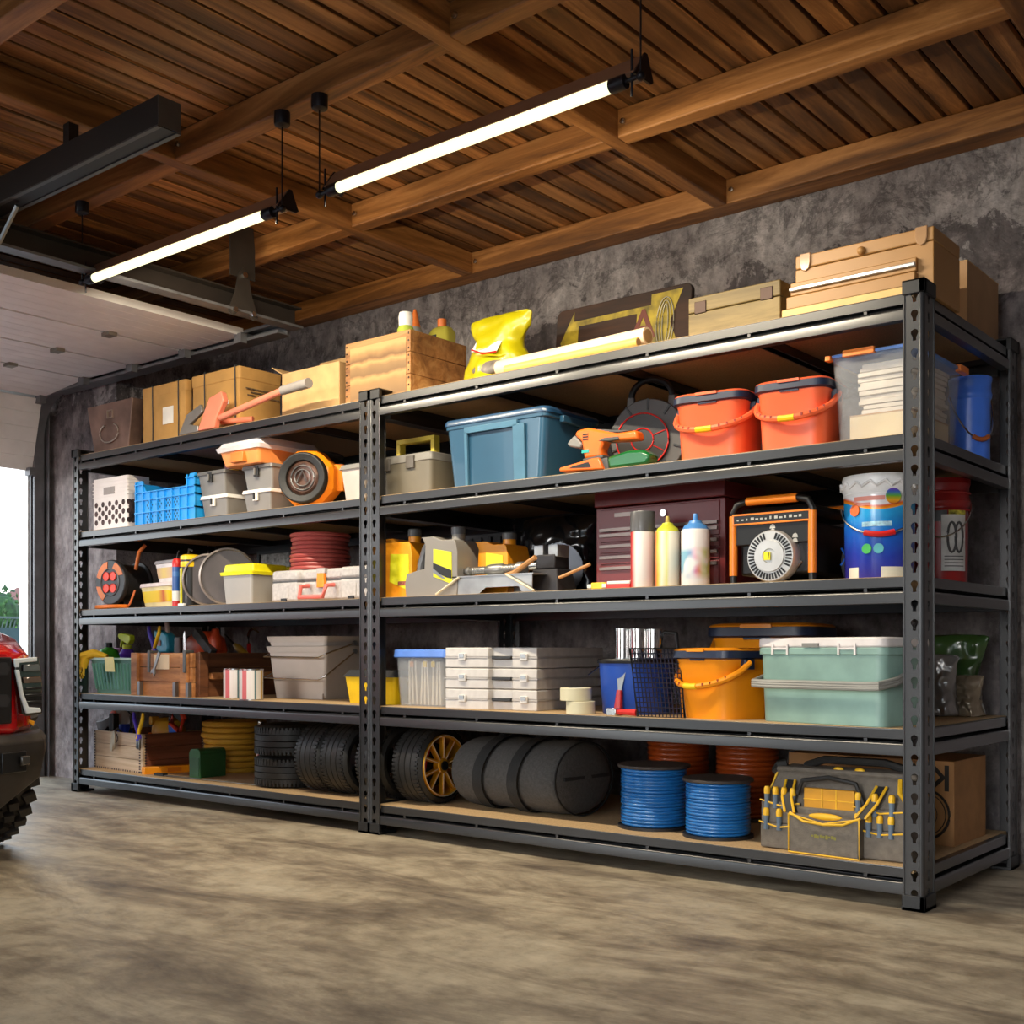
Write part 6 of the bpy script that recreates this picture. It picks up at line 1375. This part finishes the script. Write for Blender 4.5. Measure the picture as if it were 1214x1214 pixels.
# ---- tyres
TY = M('tyre_rubber', '#1f1e1d', .5, var=.1, bump=.15, bs=90)
def tyre_mesh(R, W, ri):
    b = B(); prof = [(ri, -W*.40), (ri+.012, -W*.48), (R*.86, -W*.52), (R*.95, -W*.46)]
    g = [-.40, -.385, -.37, -.22, -.205, -.19, -.02, -.0, .02, .19, .205, .22, .37, .385, .40]
    for k, q_ in enumerate(g): prof.append((R-.007 if k % 3 == 1 else R*(1-.02*abs(q_*2)**2), W*q_))
    prof += [(R*.95, W*.46), (R*.86, W*.52), (ri+.012, W*.48), (ri, W*.40)]
    b.ringlathe([(r, h_) for r, h_ in prof], n=56)
    for i in range(56):
        a = 2*PI*(i+.5)/56
        for s_, o_ in ((-1, 0), (1, .5)): 
            a2 = a+o_*2*PI/56; b.at((0, 0, 0), (0, 0, a2)).box(R*.955, R*1.003, -.0055, .0055, min(s_*W*.24, s_*W*.45), max(s_*W*.24, s_*W*.45))
    b.at(); return b
def tyre(label, loc, rot, R=.172, W=.15, ri=.10):
    t = T('tyre', label, 'tyre', *loc, 0, 'tyres on the lowest shelf'); t.rotation_euler = rot
    tyre_mesh(R, W, ri).build('tread_and_walls', TY, t, ang=28); return t
xs = colx(314, .26)+.205
tyre('tyre lying flat, lower of the stacked pair beside the gas cylinders', (xs, .265, Z+.0785), (0, 0, 0), R=.185, W=.151); tyre('tyre lying flat on top of the other flat tyre', (xs, .265, Z+.158+.0785), (0, 0, .3), R=.185, W=.151)
TX = [colx(385, .05), 0, 0, 0]
xD = colx(527, .21)
for i, (xq, lab) in enumerate(((xD-.76, 'upright tyre leaning next to the flat pair, first of the standing row'), (xD-.575, 'upright tyre left of the middle posts, second of the standing row'), (xD-.33, 'upright tyre right of the middle posts, third of the standing row'), (xD-.09, 'upright tyre fitted with the gold wheel'))):
    tt = tyre(lab, (xq, .215, Z+.173), (0, PI/2, 0), R=.172, W=.17, ri=.138 if i == 3 else .11)
    if i == 3: gx, gy, gz = xq, .215, Z+.173
GOLD = M('gold_alloy', '#d8961c', .3, .5); PLE = M('pale_machined_edge', '#f1d9b8', .3, .4)
t = T('alloy_wheel', 'gold split-spoke alloy wheel with red brake caliper mounted in the last upright tyre', 'wheel', gx, gy, gz)
B().ringlathe([(.138, -.06), (.140, .082), (.134, .090), (.128, .082), (.126, -.06)], n=48, axis='x').build('rim', GOLD, t); B().ringlathe([(.136, .088), (.138, .092), (.134, .092)], n=48, axis='x').build('rim_edge', PLE, t)
b = B(); e = B()
for k in range(5):
    a = 2*PI*k/5+.3
    for s_ in (-1, 1):
        b.at((0, 0, 0), (a, 0, 0)).prism([(s_*.006, .02), (s_*.022, .03), (s_*.052, .128), (s_*.036, .132)], .055, .078, 'yz')
        e.at((0, 0, 0), (a, 0, 0)).tube([(.079, s_*.012, .03), (.079, s_*.044, .13)], .0022, 5)
b.build('spokes', GOLD, t, bevel=.002); e.build('spoke_edges', PLE, t)
B().lathe([(.038, .05), (.036, .078), (.03, .084), (.001, .086)], n=28, axis='x').build('hub', GOLD, t); B().lathe([(.022, .084), (.021, .090), (.001, .091)], n=24, axis='x').build('hub_cap', BLK, t)
B().lathe([(.1, .0), (.1, .012)], n=36, axis='x').build('brake_disc', M('brake_dark', '#2c2c2e', .4, .6), t)
B().prism([(-.11, -.02), (-.085, -.03), (-.07, .03), (-.05, .075), (-.07, .09), (-.10, .05)], .014, .05, 'yz').build('caliper', M('caliper_red', '#c4161c', .35), t, bevel=.005)
# ---- duffel
x0, x1 = 2.85, 3.50; t = T('duffel_bag', 'charcoal cylindrical duffel bag with two webbing straps', 'duffel bag', (x0+x1)/2, .31, Z, math.radians(-3))
DF = M('charcoal_canvas', '#474543', .85, var=.12, vs=90, bump=.3, bs=220); WB = M('black_webbing', '#1c1c1c', .8, bump=.3, bs=200)
Lh = (x1-x0)/2; rings = []
for f, s_ in ((-1, .01), (-.995, .55), (-.97, .82), (-.92, .94), (-.8, 1), (-.3, .985), (.3, .985), (.75, 1), (.86, .985), (.93, .94), (.97, .80), (.99, .5), (1.0, .01)):
    ring = []
    for i in range(32):
        a = 2*PI*i/32; yy = .20*s_*math.cos(a); z_ = .158+.158*s_*math.sin(a)
        if math.sin(a) < -.75: z_ = max(z_, .004+(1-s_)*.05) if s_ > .8 else z_
        ring.append((f*Lh, yy, z_+.006*math.sin(f*5+a*2)*s_))
    rings.append(ring)
o = B().loft(rings).build('bag_body', DF, t, ang=60); sm = o.modifiers.new('s', 'SUBSURF'); sm.render_levels = 1; sm.levels = 1
for f in (-.36, .26):
    q = B(); n_ = 28; P = []
    for i in range(n_+1):
        a = -PI*.52-1.25*PI*0+2*PI*i/n_; P.append((f*Lh+.02*math.sin(a), .207*math.cos(a), .158+.166*math.sin(a)))
    rr_ = []
    for (X_, Y_, Z_) in P[:-1]:
        s1 = 1.03; rr_.append([(X_-.028, Y_, max(Z_, .002)), (X_+.028, Y_, max(Z_, .002)), (X_+.028, Y_*s1, max(.158+(Z_-.158)*s1, .001)), (X_-.028, Y_*s1, max(.158+(Z_-.158)*s1, .001))])
    q.loft(rr_, closed=True).build('strap', WB, t)
    B().tube([(f*Lh, -.07, .31), (f*Lh+.02, -.03, .335), (f*Lh+.05, .02, .338), (f*Lh+.03, .08, .31)], .012, 6).build('carry_handle', WB, t)
b = B(); b.ringlathe([(.196, .925*Lh), (.203, .93*Lh), (.203, .945*Lh), (.196, .95*Lh)], (0, 0, 0), 32, 'x')
o = b.build('end_piping', WB, t); o.scale = (1, .97, .77); o.location = (0, 0, .158)
B().at((.979*Lh, 0, .165), (0, .0, 0)).box(-.006, .006, -.15, .15, -.006, .008).build('end_seam', WB, t)
# ---- spools
def spool(label, x, y, r, h, mat, turns, group, flange=True):
    t = T('cable_spool', label, 'spool', x, y, Z, 0, group); FL = M('spool_flange', '#3d342f', .6, bump=.15); FB = M('spool_base', '#1d1c1e', .5)
    B().lathe([(r*1.08, 0), (r*1.08, .012)], n=44).build('bottom_flange', FB, t); prof = [(r*.2, .012), (r*.9, .012)]; th = (h-.026)/turns
    for i in range(turns):
        z0 = .013+th*i
        for k in range(5): a = -PI/2+PI*k/4; prof.append((r-.008+.008*math.cos(a)+(.0 if i % 5 else -.002), z0+th/2+th/2*math.sin(a)*.98))
    prof.append((r*.2, h-.012)); B().lathe(prof, n=44).build('wound_cable', mat, t, ang=80)
    B().lathe([(r*1.08, h-.012), (r*1.09, h-.006), (r*1.08, h), (.012, h)], n=44).build('top_flange', FL, t, bevel=.0015)
    return t
BCB = M('blue_cable', '#1f6bb0', .3, var=.04, coat=.3); OCB = M('rust_cable', '#9c4214', .35, var=.06, coat=.2)
g = 'blue cable spools at the board front'
spool('blue cable spool nearest the duffel bag, the larger of two', 3.857, .235, .131, zz(904, 756, .235)-Z, BCB, 17, g); spool('blue cable spool nearest the tool bag, the smaller of two', 4.165, .19, .121, zz(920, 830, .19)-Z, BCB, 16, g)
g = 'rust orange cable spools at the back'
for pxc, lab in ((804, 'rust orange cable spool behind the two blue spools, left one'), (886, 'rust orange cable spool behind the tool bag, right one')):
    Yq = .68; r_ = 40*dep(pxc, Yq)/F; spool(lab, colx(pxc, Yq), Yq, r_*.92, .34, OCB, 15, g)
# ---- tool bag
TBG = M('grey_brown_canvas', '#6a6258', .85, var=.12, vs=40, bump=.25, bs=200); TRM = M('yellow_piping', '#e0ae1e', .5); BKT = M('black_trim', '#1e1d1c', .6)
W_ = .54; D_ = .24; xL = 4.395; H_ = zz(905, 960, .12)-Z; t = T('tool_bag', 'grey canvas tool bag with yellow piping, pockets and screwdriver handles', 'tool bag', xL+W_/2, .08+D_/2, Z)
def bp(u, v): return ((u-.5)*W_, v*H_)     # bag front coordinates
side = [(-D_/2, 0), (D_/2, 0), (D_/2, H_*.55), (D_*.28, H_*.9), (-D_*.28, H_*.9), (-D_/2, H_*.50)]
b = B(); rings = []
for u, s_ in ((-.5, .985), (-.47, 1), (.47, 1), (.5, .985)):
    rings.append([(u*W_+(.035*(z_/H_)**1.5*(-1 if u > 0 else 1))*1.0, y_*s_, z_*s_+.0) for y_, z_ in side])
b.loft(rings).build('bag_body', TBG, t, bevel=.018, seg=3)
def fy(z_): return -D_/2 if z_ < H_*.5 else -D_/2+(z_-H_*.5)/(H_*.4)*(D_*.22)
def on(u, v, off=.004): X_, Z_ = bp(u, v); return (X_, fy(Z_)-off, Z_)
B().box(-W_*.44, W_*.5, -D_*.28, D_*.28, H_*.875, H_*.94).build('top_flap', TBG, t, bevel=.012); B().tube([(-W_*.47, -.02, H_*.86), (-W_*.44, -.03, H_*.93), (-W_*.40, -.02, H_*.95)], .022, 8).build('end_hook', BKT, t)
B().tube([(-W_*.30, .02, H_*.94), (-W_*.15, .0, H_*1.03), (W_*.25, .0, H_*1.03), (W_*.42, .02, H_*.94)], .014, 8).build('top_handle', BKT, t)
for xx in (-.02, .12): B().sph((W_*xx, -D_*.2, H_*.945), .018, .01, .008).build('zip_pull', TRM, t)
# side pockets with piping
for (u0, u1, vA, vB, ups) in ((.0, .30, .55, .30, 0), (.63, 1.0, .56, .33, 1)):
    for lvl, v in enumerate((vA, vB)):
        X0_, _z = bp(u0, 0); X1_, _z = bp(u1, 0)
        b = B(); zz1 = v*H_; zz0 = 0.004 if lvl else vB*H_
        b.box(X0_+.008, X1_-.008, -D_/2-.010-.006*lvl, -D_/2+.01, zz0, zz1).build('pocket', TBG, t, bevel=.005)
        yo = -D_/2-.014-.006*lvl; sag = -.012
        B().tube([(X0_+.006, yo, zz1+.004), ((X0_+X1_)/2, yo-.002, zz1+sag), (X1_-.006, yo, zz1)], .003, 6).build('piping', TRM, t)
        for k in range(4 if (lvl == 0) == (ups == 0) else 3):
            n_k = 4 if (lvl == 0) == (ups == 0) else 3; fx = X0_+(X1_-X0_)*((.20 if ups == 0 else .12)+.60*k/max(1, n_k-1)*(1 if ups == 0 else .95))
            hd = B().lathe([(.010, -.02), (.0085, .005), (.0105, .03), (.010, .045)], (fx, -D_/2-.012-.006*lvl, zz1-.002), 10).build('screwdriver_grip', M('slate_grip', '#5c6b7a', .4), t)
            B().lathe([(.0107, .028), (.011, .045), (.008, .054), (.001, .055)], (fx, -D_/2-.012-.006*lvl, zz1-.002), 10).build('grip_end', TRM, hd)
# centre pocket
cA, cB = -.135, .115
B().box(cA, cB, -D_/2-.055, -D_/2, .002, H_*.45).build('centre_pocket', TBG, t, bevel=.008)
q = B(); yo = -D_/2-.056
q.tube([(cA, yo, H_*.45), (cA, yo, .006), (cB, yo, .004), (cB, yo, H_*.45)], .0032, 6); q.tube([(cA, yo, H_*.45), ((cA+cB)/2, yo-.006, H_*.37), (cB, yo, H_*.45)], .0032, 6); q.build('piping', TRM, t)
B().box(cA+.035, cB-.035, -D_/2-.012, -D_/2+.01, H_*.50, H_*.74).build('organizer_window', M('amber_clear', '#c98f28', .3), t, bevel=.003)
q = B()
for xx in (-.033, .017): q.box(xx-.002, xx+.002, -D_/2-.014, -D_/2-.010, H_*.5, H_*.74)
q.box(cA+.035, cB-.035, -D_/2-.014, -D_/2-.010, H_*.61, H_*.62).build('window_dividers', TRM, t)
B().tube([(cA+.01, -D_/2-.008, H_*.66), (cA+.03, -D_/2-.01, H_*.82), (-.01, -D_/2-.01, H_*.87), (cB-.03, -D_/2-.01, H_*.82), (cB-.005, -D_/2-.008, H_*.6)], .008, 8).build('dark_flap', BKT, t); B().box(cA+.012, cB-.01, -D_/2-.022, -D_/2, H_*.40, H_*.52).build('inner_pocket', TBG, t, bevel=.006)
for s_, (xa, xb) in ((-1, (cA-.03, cA+.0)), (1, (cB+.045, cB+.0))):
    rings_b = []; rings_y = []
    pth = [(xa, fy(H_*.8)-.012, H_*.80), (xa+(xb-xa)*.3, -D_/2-.022, H_*.62), (xb, -D_/2-.045, H_*.46)]
    B().loft([[(x_-.016, y_-.0, z_), (x_+.016, y_, z_), (x_+.016, y_-.004, z_), (x_-.016, y_-.004, z_)] for x_, y_, z_ in pth]).build('strap', BKT, t)
    for e_ in (-.017, .017): B().tube([(x_+e_, y_-.004, z_) for x_, y_, z_ in pth], .005, 6).build('strap_edge', TRM, t)
B().tube([(cA, -D_/2-.045, H_*.46), (cA+.06, -D_/2-.07, H_*.385), (0, -D_/2-.075, H_*.37), (cB-.05, -D_/2-.07, H_*.385), (cB, -D_/2-.045, H_*.46)], .0045, 6).build('strap_edge', TRM, t); B().sph((-.005, -D_/2-.05, H_*.445), .06, .012, .012).build('yellow_pouch', TRM, t)
B().tube([(-W_/2+.012, -D_/2-.004, .01), (-W_/2+.014, -D_/2-.004, H_*.5), (-W_/2+.045, fy(H_*.87)-.006, H_*.87)], .0035, 6).build('piping', TRM, t)
B().tube([(W_*.40, fy(H_*.88)-.006, H_*.88), (W_*.41, fy(H_*.75)-.01, H_*.74), (W_*.47, fy(H_*.62)-.01, H_*.62)], .008, 6).build('strap_edge', TRM, t)
q = B()
for i in range(9): q.box(-.052+i*.010, -.045+i*.010+.002*(i % 2), -D_/2-.0562, -D_/2-.055, H_*(.215-.008*(i % 3)), H_*(.235+.008*(i % 2)))
q.build('faded_print', M('faded_olive_print', '#8c8438', .7), t)
# ---- carton with mirrored print
X1c = 4.93; X0c = colx(925, .47)+.02; yf = .50; yb = .85; hc = min(zz(904, 1130, .47)-Z, .345)
KB = M('kraft_carton', '#a8794a', .75, var=.08, vs=14)
t = T('printed_carton', 'kraft carton with mirrored black print and ring mark behind the tool bag', 'box', (X0c+X1c)/2, (yf+yb)/2, Z); w = X1c-X0c; d = yb-yf
B().box(-w/2, w/2, -d/2, d/2, 0, hc).build('body', KB, t, bevel=.002); INK = M('black_ink', '#231a12', .7)
text('K4', .13, INK, t, (w/2-.085, -d/2-.0008, hc*.78), (PI/2, 0, 0), 'mirrored_print', mirror=True)
q = B()
for r_, tr in ((.088, .005), (.075, .002), (.045, .0015)): q.tube([(w/2-.105+r_*math.cos(a), -d/2-.0005, hc*.36+r_*math.sin(a)) for a in [2*PI*i/36 for i in range(36)]], tr, 5, closed=True)
q.build('ring_mark', INK, t); text('XEST', .034, INK, t, (w/2-.105, -d/2-.0008, hc*.36), (PI/2, 0, 0), 'mirrored_print', mirror=True)
for zq in (.26, .46): B().box(w/2-.135, w/2-.075, -d/2-.0012, -d/2, hc*zq-.002, hc*zq+.002).build('print_rule', INK, t)
# ================================================================== outdoors and pickup
o = B().box(-260, -1.15, -200, 260, -.12, -.02).box(-1.15, 40, -90, -5.6, -.12, -.02).box(-1.15, 40, 1.3, 260, -.12, -.02).box(7.7, 40, -5.6, 1.3, -.12, -.02).build('ground_outside', M('driveway', '#8f8c86', .9)); struct(o, 'grey paved ground outside the garage', 'ground')
t = T('garden_fence', 'dark teal garden fence with patterned top rail outside the door', 'fence', -7.3, 2, 0)
B().box(-.03, .03, -9, 9, -.02, 1.10).build('fence_panel', M('teal_black', '#2f4446', .7), t); q = B(); q.box(-.03, .03, -9, 9, 1.21, 1.235)
for i in range(360):
    y_ = -9+i*.05; q.tube([(0, y_, 1.10), (0, y_+.03, 1.22)], .008, 4); 
q.build('lattice_rail', M('grey_green_rail', '#4c5a56', .7), t)
def tree(name, label, x, y, hgt, r, cm, seed, blobs=16):
    rnd = random.Random(seed); t = T(name, label, 'tree', x, y, -.02); B().tube([(0, 0, 0), (.05, 0, hgt*.5), (0, .05, hgt*.8)], r*.09, 8).build('trunk', M('bark', '#4a3a2c', .9), t); b = B()
    for i in range(blobs*14):
        a = rnd.uniform(0, 2*PI); e = rnd.uniform(-1, 1); rad = r*rnd.uniform(.6, 1.0)
        p = (rad*math.cos(a)*math.sqrt(1-e*e), rad*math.sin(a)*math.sqrt(1-e*e), hgt-r*.9+rad*e*.9); s_ = r*rnd.uniform(.08, .16)
        b.at(p, (rnd.uniform(0, 3), rnd.uniform(0, 3), 0)).loft([[(s_, 0, 0), (0, s_*.6, .0), (-s_, 0, 0), (0, -s_*.6, 0)], [(s_*.5, 0, s_*.2), (0, s_*.3, s_*.2), (-s_*.5, 0, s_*.2), (0, -s_*.3, s_*.2)]])
    b.at(); b.sph((0, 0, hgt-r*.9), r*.75, r*.75, r*.7, 12, 8).build('crown', cm, t, ang=10)
LF = M('leaf_green_dark', '#24451a', .8, var=.4, vs=5); LF2 = M('leaf_green_light', '#4c7a22', .8, var=.4, vs=5)
def far(px, t_): d_ = (px-607)/F; return CX+t_*(CS*d_-SN), CY+t_*(SN*d_+CS)
x, y = far(-6, 40); tree('garden_tree', 'dark green leafy tree beyond the fence at the picture edge', x, y, 3.1, 1.1, LF, 1); x, y = far(24, 48); tree('garden_tree', 'low pale green shrub beyond the fence, nearest the door jamb', x, y, 2.1, .7, LF2, 2); x, y = far(2, 54); tree('garden_tree', 'small pale green tree between dark tree and shrub', x, y, 2.3, .7, LF2, 3)
x, y = far(30, 120); t = T('apartment_house', 'orange and cream house with brown hipped roof far beyond the fence', 'house', x, y, -.02, math.radians(40))
HO = M('house_orange', '#a86a3c', .9); HC = M('house_cream', '#a89a80', .9)
B().box(-1.9, 1.9, -2, 2, 0, 5.4).build('wall', HO, t); B().box(-2.0, 2.0, -2.1, 2.1, 4.6, 5.6).build('upper_wall', HC, t); B().loft([rr(4.8, 5, .01, 5.6, seg=1), rr(1.2, 1.4, .01, 7.3, seg=1)]).build('roof', M('roof_brown', '#6f4a42', .9), t)
for i in range(3):
    for k in range(2): fr = B().box(-1.5+i*1.1, -1.0+i*1.1, -2.05, -2.0, 1+k*1.9, 2.1+k*1.9).build('window', HC, t); B().box(-1.42+i*1.1, -1.08+i*1.1, -2.07, -2.05, 1.08+k*1.9, 2.02+k*1.9).build('pane', M('far_glass', '#55606a', .2), fr)
# ---- pickup truck nosing in through the door
TR = M('truck_red', '#c40f14', .18, var=.02, coat=1.0); GB2 = M('grille_black', '#18181a', .3); BG2 = M('bumper_gunmetal', '#3b3633', .4, .4)
rx, ry = 1.0, -2.02; t = T('pickup_truck', 'red off-road pickup truck nosing into the garage at the left edge', 'truck', rx, ry, 0)
def hp(px, py, X=2.0): Y = colY(px, X); return Y-ry, zz(py, px, Y)
hwid = .76
def plan(e=0): return [(-2.2, -hwid-e-.12), (.62, -hwid-e-.12), (.86, -hwid+.0-e), (1.0+e, -hwid+.14), (1.0+e, hwid-.14), (.86, hwid+e), (.62, hwid+.12+e), (-2.2, hwid+.12+e)]
b = B(); P = plan()
b.loft([[(x_, y_, .50) for x_, y_ in P], [(x_, y_, .80) for x_, y_ in P], [(x_*.985-(.02 if x_ > .5 else 0), y_*.95, .845+(.03 if x_ < .7 else 0)) for x_, y_ in P], [(min(x_, .84), y_*.8, .87+(.05 if x_ < .7 else 0)) for x_, y_ in P]]).build('body_shell', TR, t, bevel=.03, seg=4)
B().loft([[(-1.7, -.72, .94), (.1, -.72, .94), (.1, .72, .94), (-1.7, .72, .94)], [(-1.5, -.60, 1.42), (-.35, -.60, 1.42), (-.35, .60, 1.42), (-1.5, .60, 1.42)]]).build('cab', TR, t, bevel=.04)
B().loft([[(-.20, -.64, 1.0), (.07, -.66, .98), (.07, .66, .98), (-.20, .64, 1.0)], [(-.45, -.56, 1.39), (-.30, -.56, 1.39), (-.30, .56, 1.39), (-.45, .56, 1.39)]]).build('windscreen', M('dark_glass', '#101418', .08), t)
gp = B().box(.985, 1.012, -hwid+.155, hwid-.155, .545, .80).build('grille', GB2, t, bevel=.006); q = B()
for r_ in range(4):
    for c_ in range(14):
        y_ = -.52+c_*.08+(r_ % 2)*.04; z_ = .575+r_*.06; q.prism([(y_-.034, z_), (y_-.02, z_+.024), (y_+.02, z_+.024), (y_+.034, z_), (y_+.02, z_-.024), (y_-.02, z_-.024)], 1.012, 1.02, 'yz')
q.build('honeycomb', M('grille_grey', '#2c2c2f', .35), gp)
def quad(name, pts, xo, th, mat, par=t, bev=.003):
    return B().prism([(hp(px, py)[0], hp(px, py)[1]) for px, py in pts], xo, xo+th, 'yz').build(name, mat, par, bevel=bev)
hl = quad('headlight', [(14, 781), (44, 779), (48, 800), (48, 846), (30, 849), (24, 846)], .985, .03, M('headlight_dark', '#1b1614', .12, coat=1), bev=.004)
WD = M('drl_white', '#dfe6ea', .25)
quad('light_bar', [(13, 781), (40, 779), (40, 784), (19, 786), (19, 791), (14, 791)], 1.016, .012, WD, hl); quad('light_bar', [(14, 794), (19, 794), (24, 822), (30, 838), (44, 839), (45, 844), (27, 846), (20, 824)], 1.016, .012, WD, hl)
quad('lens', [(24, 788), (42, 787), (45, 795), (24, 796)], 1.016, .010, M('lens_grey', '#6e6e70', .1, .5), hl); quad('amber_lens', [(24, 803), (45, 802), (46, 809), (25, 810)], 1.016, .008, M('amber_lens', '#5c4030', .1, coat=1), hl); quad('amber_marker', [(33, 853), (40, 855), (38, 861), (32, 856)], 1.004, .008, M('marker_amber', '#f0a01c', .3))
for i in range(3): quad('lamp_fin', [(27, 815+i*8), (47, 814+i*8), (47, 817+i*8), (28, 818+i*8)], 1.014, .006, GB2, hl)
# bumper
b = B(); Pb = [(.80, -hwid-.10), (1.0, -hwid+.02), (1.07, -hwid+.22), (1.10, 0), (1.07, hwid-.22), (1.0, hwid-.02), (.80, hwid+.10), (.7, hwid+.08), (.85, hwid-.1), (.85, -hwid+.1), (.7, -hwid-.08)]
def lowz(x_, y_): return .40-.19*min(1, max(0, (hwid+.12-abs(y_))/.36))
b.loft([[(x_*.97, y_, lowz(x_, y_)) for x_, y_ in Pb], [(x_, y_, .36+.07*(abs(y_) > hwid-.1)) for x_, y_ in Pb], [(x_, y_, .475) for x_, y_ in Pb], [(x_*.97, y_*.985, .505) for x_, y_ in Pb]]).build('bumper', BG2, t, bevel=.008, seg=3)
for s_ in (-1, 1):
    B().at((1.048, s_*(hwid-.16), .40), (0, 0, s_*.33)).box(-.012, .008, -.075, .05, -.04, .04).build('fog_recess', GB2, t, bevel=.004)
    f_ = B().at((1.055, s_*(hwid-.13), .405), (0, 0, s_*.33)).box(-.004, .012, -.022, .022, -.018, .018).build('fog_light', M('fog_lens', '#5a5754', .1, .4), t, bevel=.006)
# wheels
MUD = M('mud_tyre', '#262220', .6, bump=.2)
def mud_tyre(x_, y_, s_):
    b = B(); R = .38; W = .29; b.ringlathe([(.24, -W*.45), (R*.8, -W*.5), (R*.95, -W*.46), (R*.965, -W*.3), (R*.965, W*.3), (R*.95, W*.46), (R*.8, W*.5), (.24, W*.45)], n=48, axis='y')
    rnd = random.Random(5)
    for i in range(34):
        a = 2*PI*i/34
        for k, (u, wd) in enumerate(((-.42, .2), (-.2, .17), (.02, .17), (.22, .17), (.43, .2))):
            aa = a+(.09 if k % 2 else 0)+rnd.uniform(-.012, .012)
            pass
            from mathutils import Euler
            b.xf = Matrix.Rotation(aa, 4, 'Y') @ Matrix.Translation((0, W*u, R*.972)) @ Matrix.Rotation(rnd.choice((-.5, .5, .3)), 4, 'Z')
            b.loft([[(-.027, -W*wd*.48, -.01), (.024, -W*wd*.42, -.01), (.028, W*wd*.45, -.01), (-.020, W*wd*.5, -.01)], [(-.023, -W*wd*.42, .02), (.018, -W*wd*.36, .02), (.022, W*wd*.4, .02), (-.016, W*wd*.44, .02)]])
    b.at(); o = b.build('tyre', MUD, t, ang=20); o.location = (x_, y_, .392)
    B().lathe([(.24, -.1), (.235, .1), (.1, .06), (.06, .08), (.001, .08)], n=28, axis='y').build('rim', DSTEEL, o)
for x_ in (.42, -1.5):
    for s_ in (-1, 1): mud_tyre(x_, s_*.685, s_)
# ------------------------------------------------------------------ daylight and camera
w = bpy.data.worlds.new('World'); SC.world = w; w.use_nodes = True; nt = w.node_tree; bg = nt.nodes['Background']
tc = N(nt, 'ShaderNodeTexCoord'); s = N(nt, 'ShaderNodeSeparateXYZ'); L(nt, tc.outputs['Generated'], s.inputs[0])
L(nt, ramp(nt, s.outputs['Z'], [(0, '#f2f4f3'), (.12, '#f0f5f8'), (.3, '#d5e6f4'), (1, '#9fc4ea')]), bg.inputs['Color']); bg.inputs['Strength'].default_value = 3.4
sd = bpy.data.lights.new('sun', 'SUN'); sd.energy = 4.2; sd.angle = math.radians(34); sd.color = (1, .97, .93)
so = bpy.data.objects.new('sun', sd); COL.objects.link(so); so.rotation_euler = Vector((.12, 1.0, -.16)).to_track_quat('-Z', 'Y').to_euler()
cam = bpy.data.cameras.new('camera'); co = bpy.data.objects.new('camera', cam); COL.objects.link(co)
co.location = (CX, CY, CZ); co.rotation_euler = (PI/2, 0, math.asin(SN)); cam.lens = F/1214*36; cam.sensor_width = 36; cam.shift_y = 164/1214; cam.clip_start = .05; cam.clip_end = 600
SC.camera = co
vs = SC.view_settings; vs.view_transform = 'Standard'; vs.look = 'None'; vs.exposure = .14; vs.gamma = 1; vs.use_curve_mapping = False
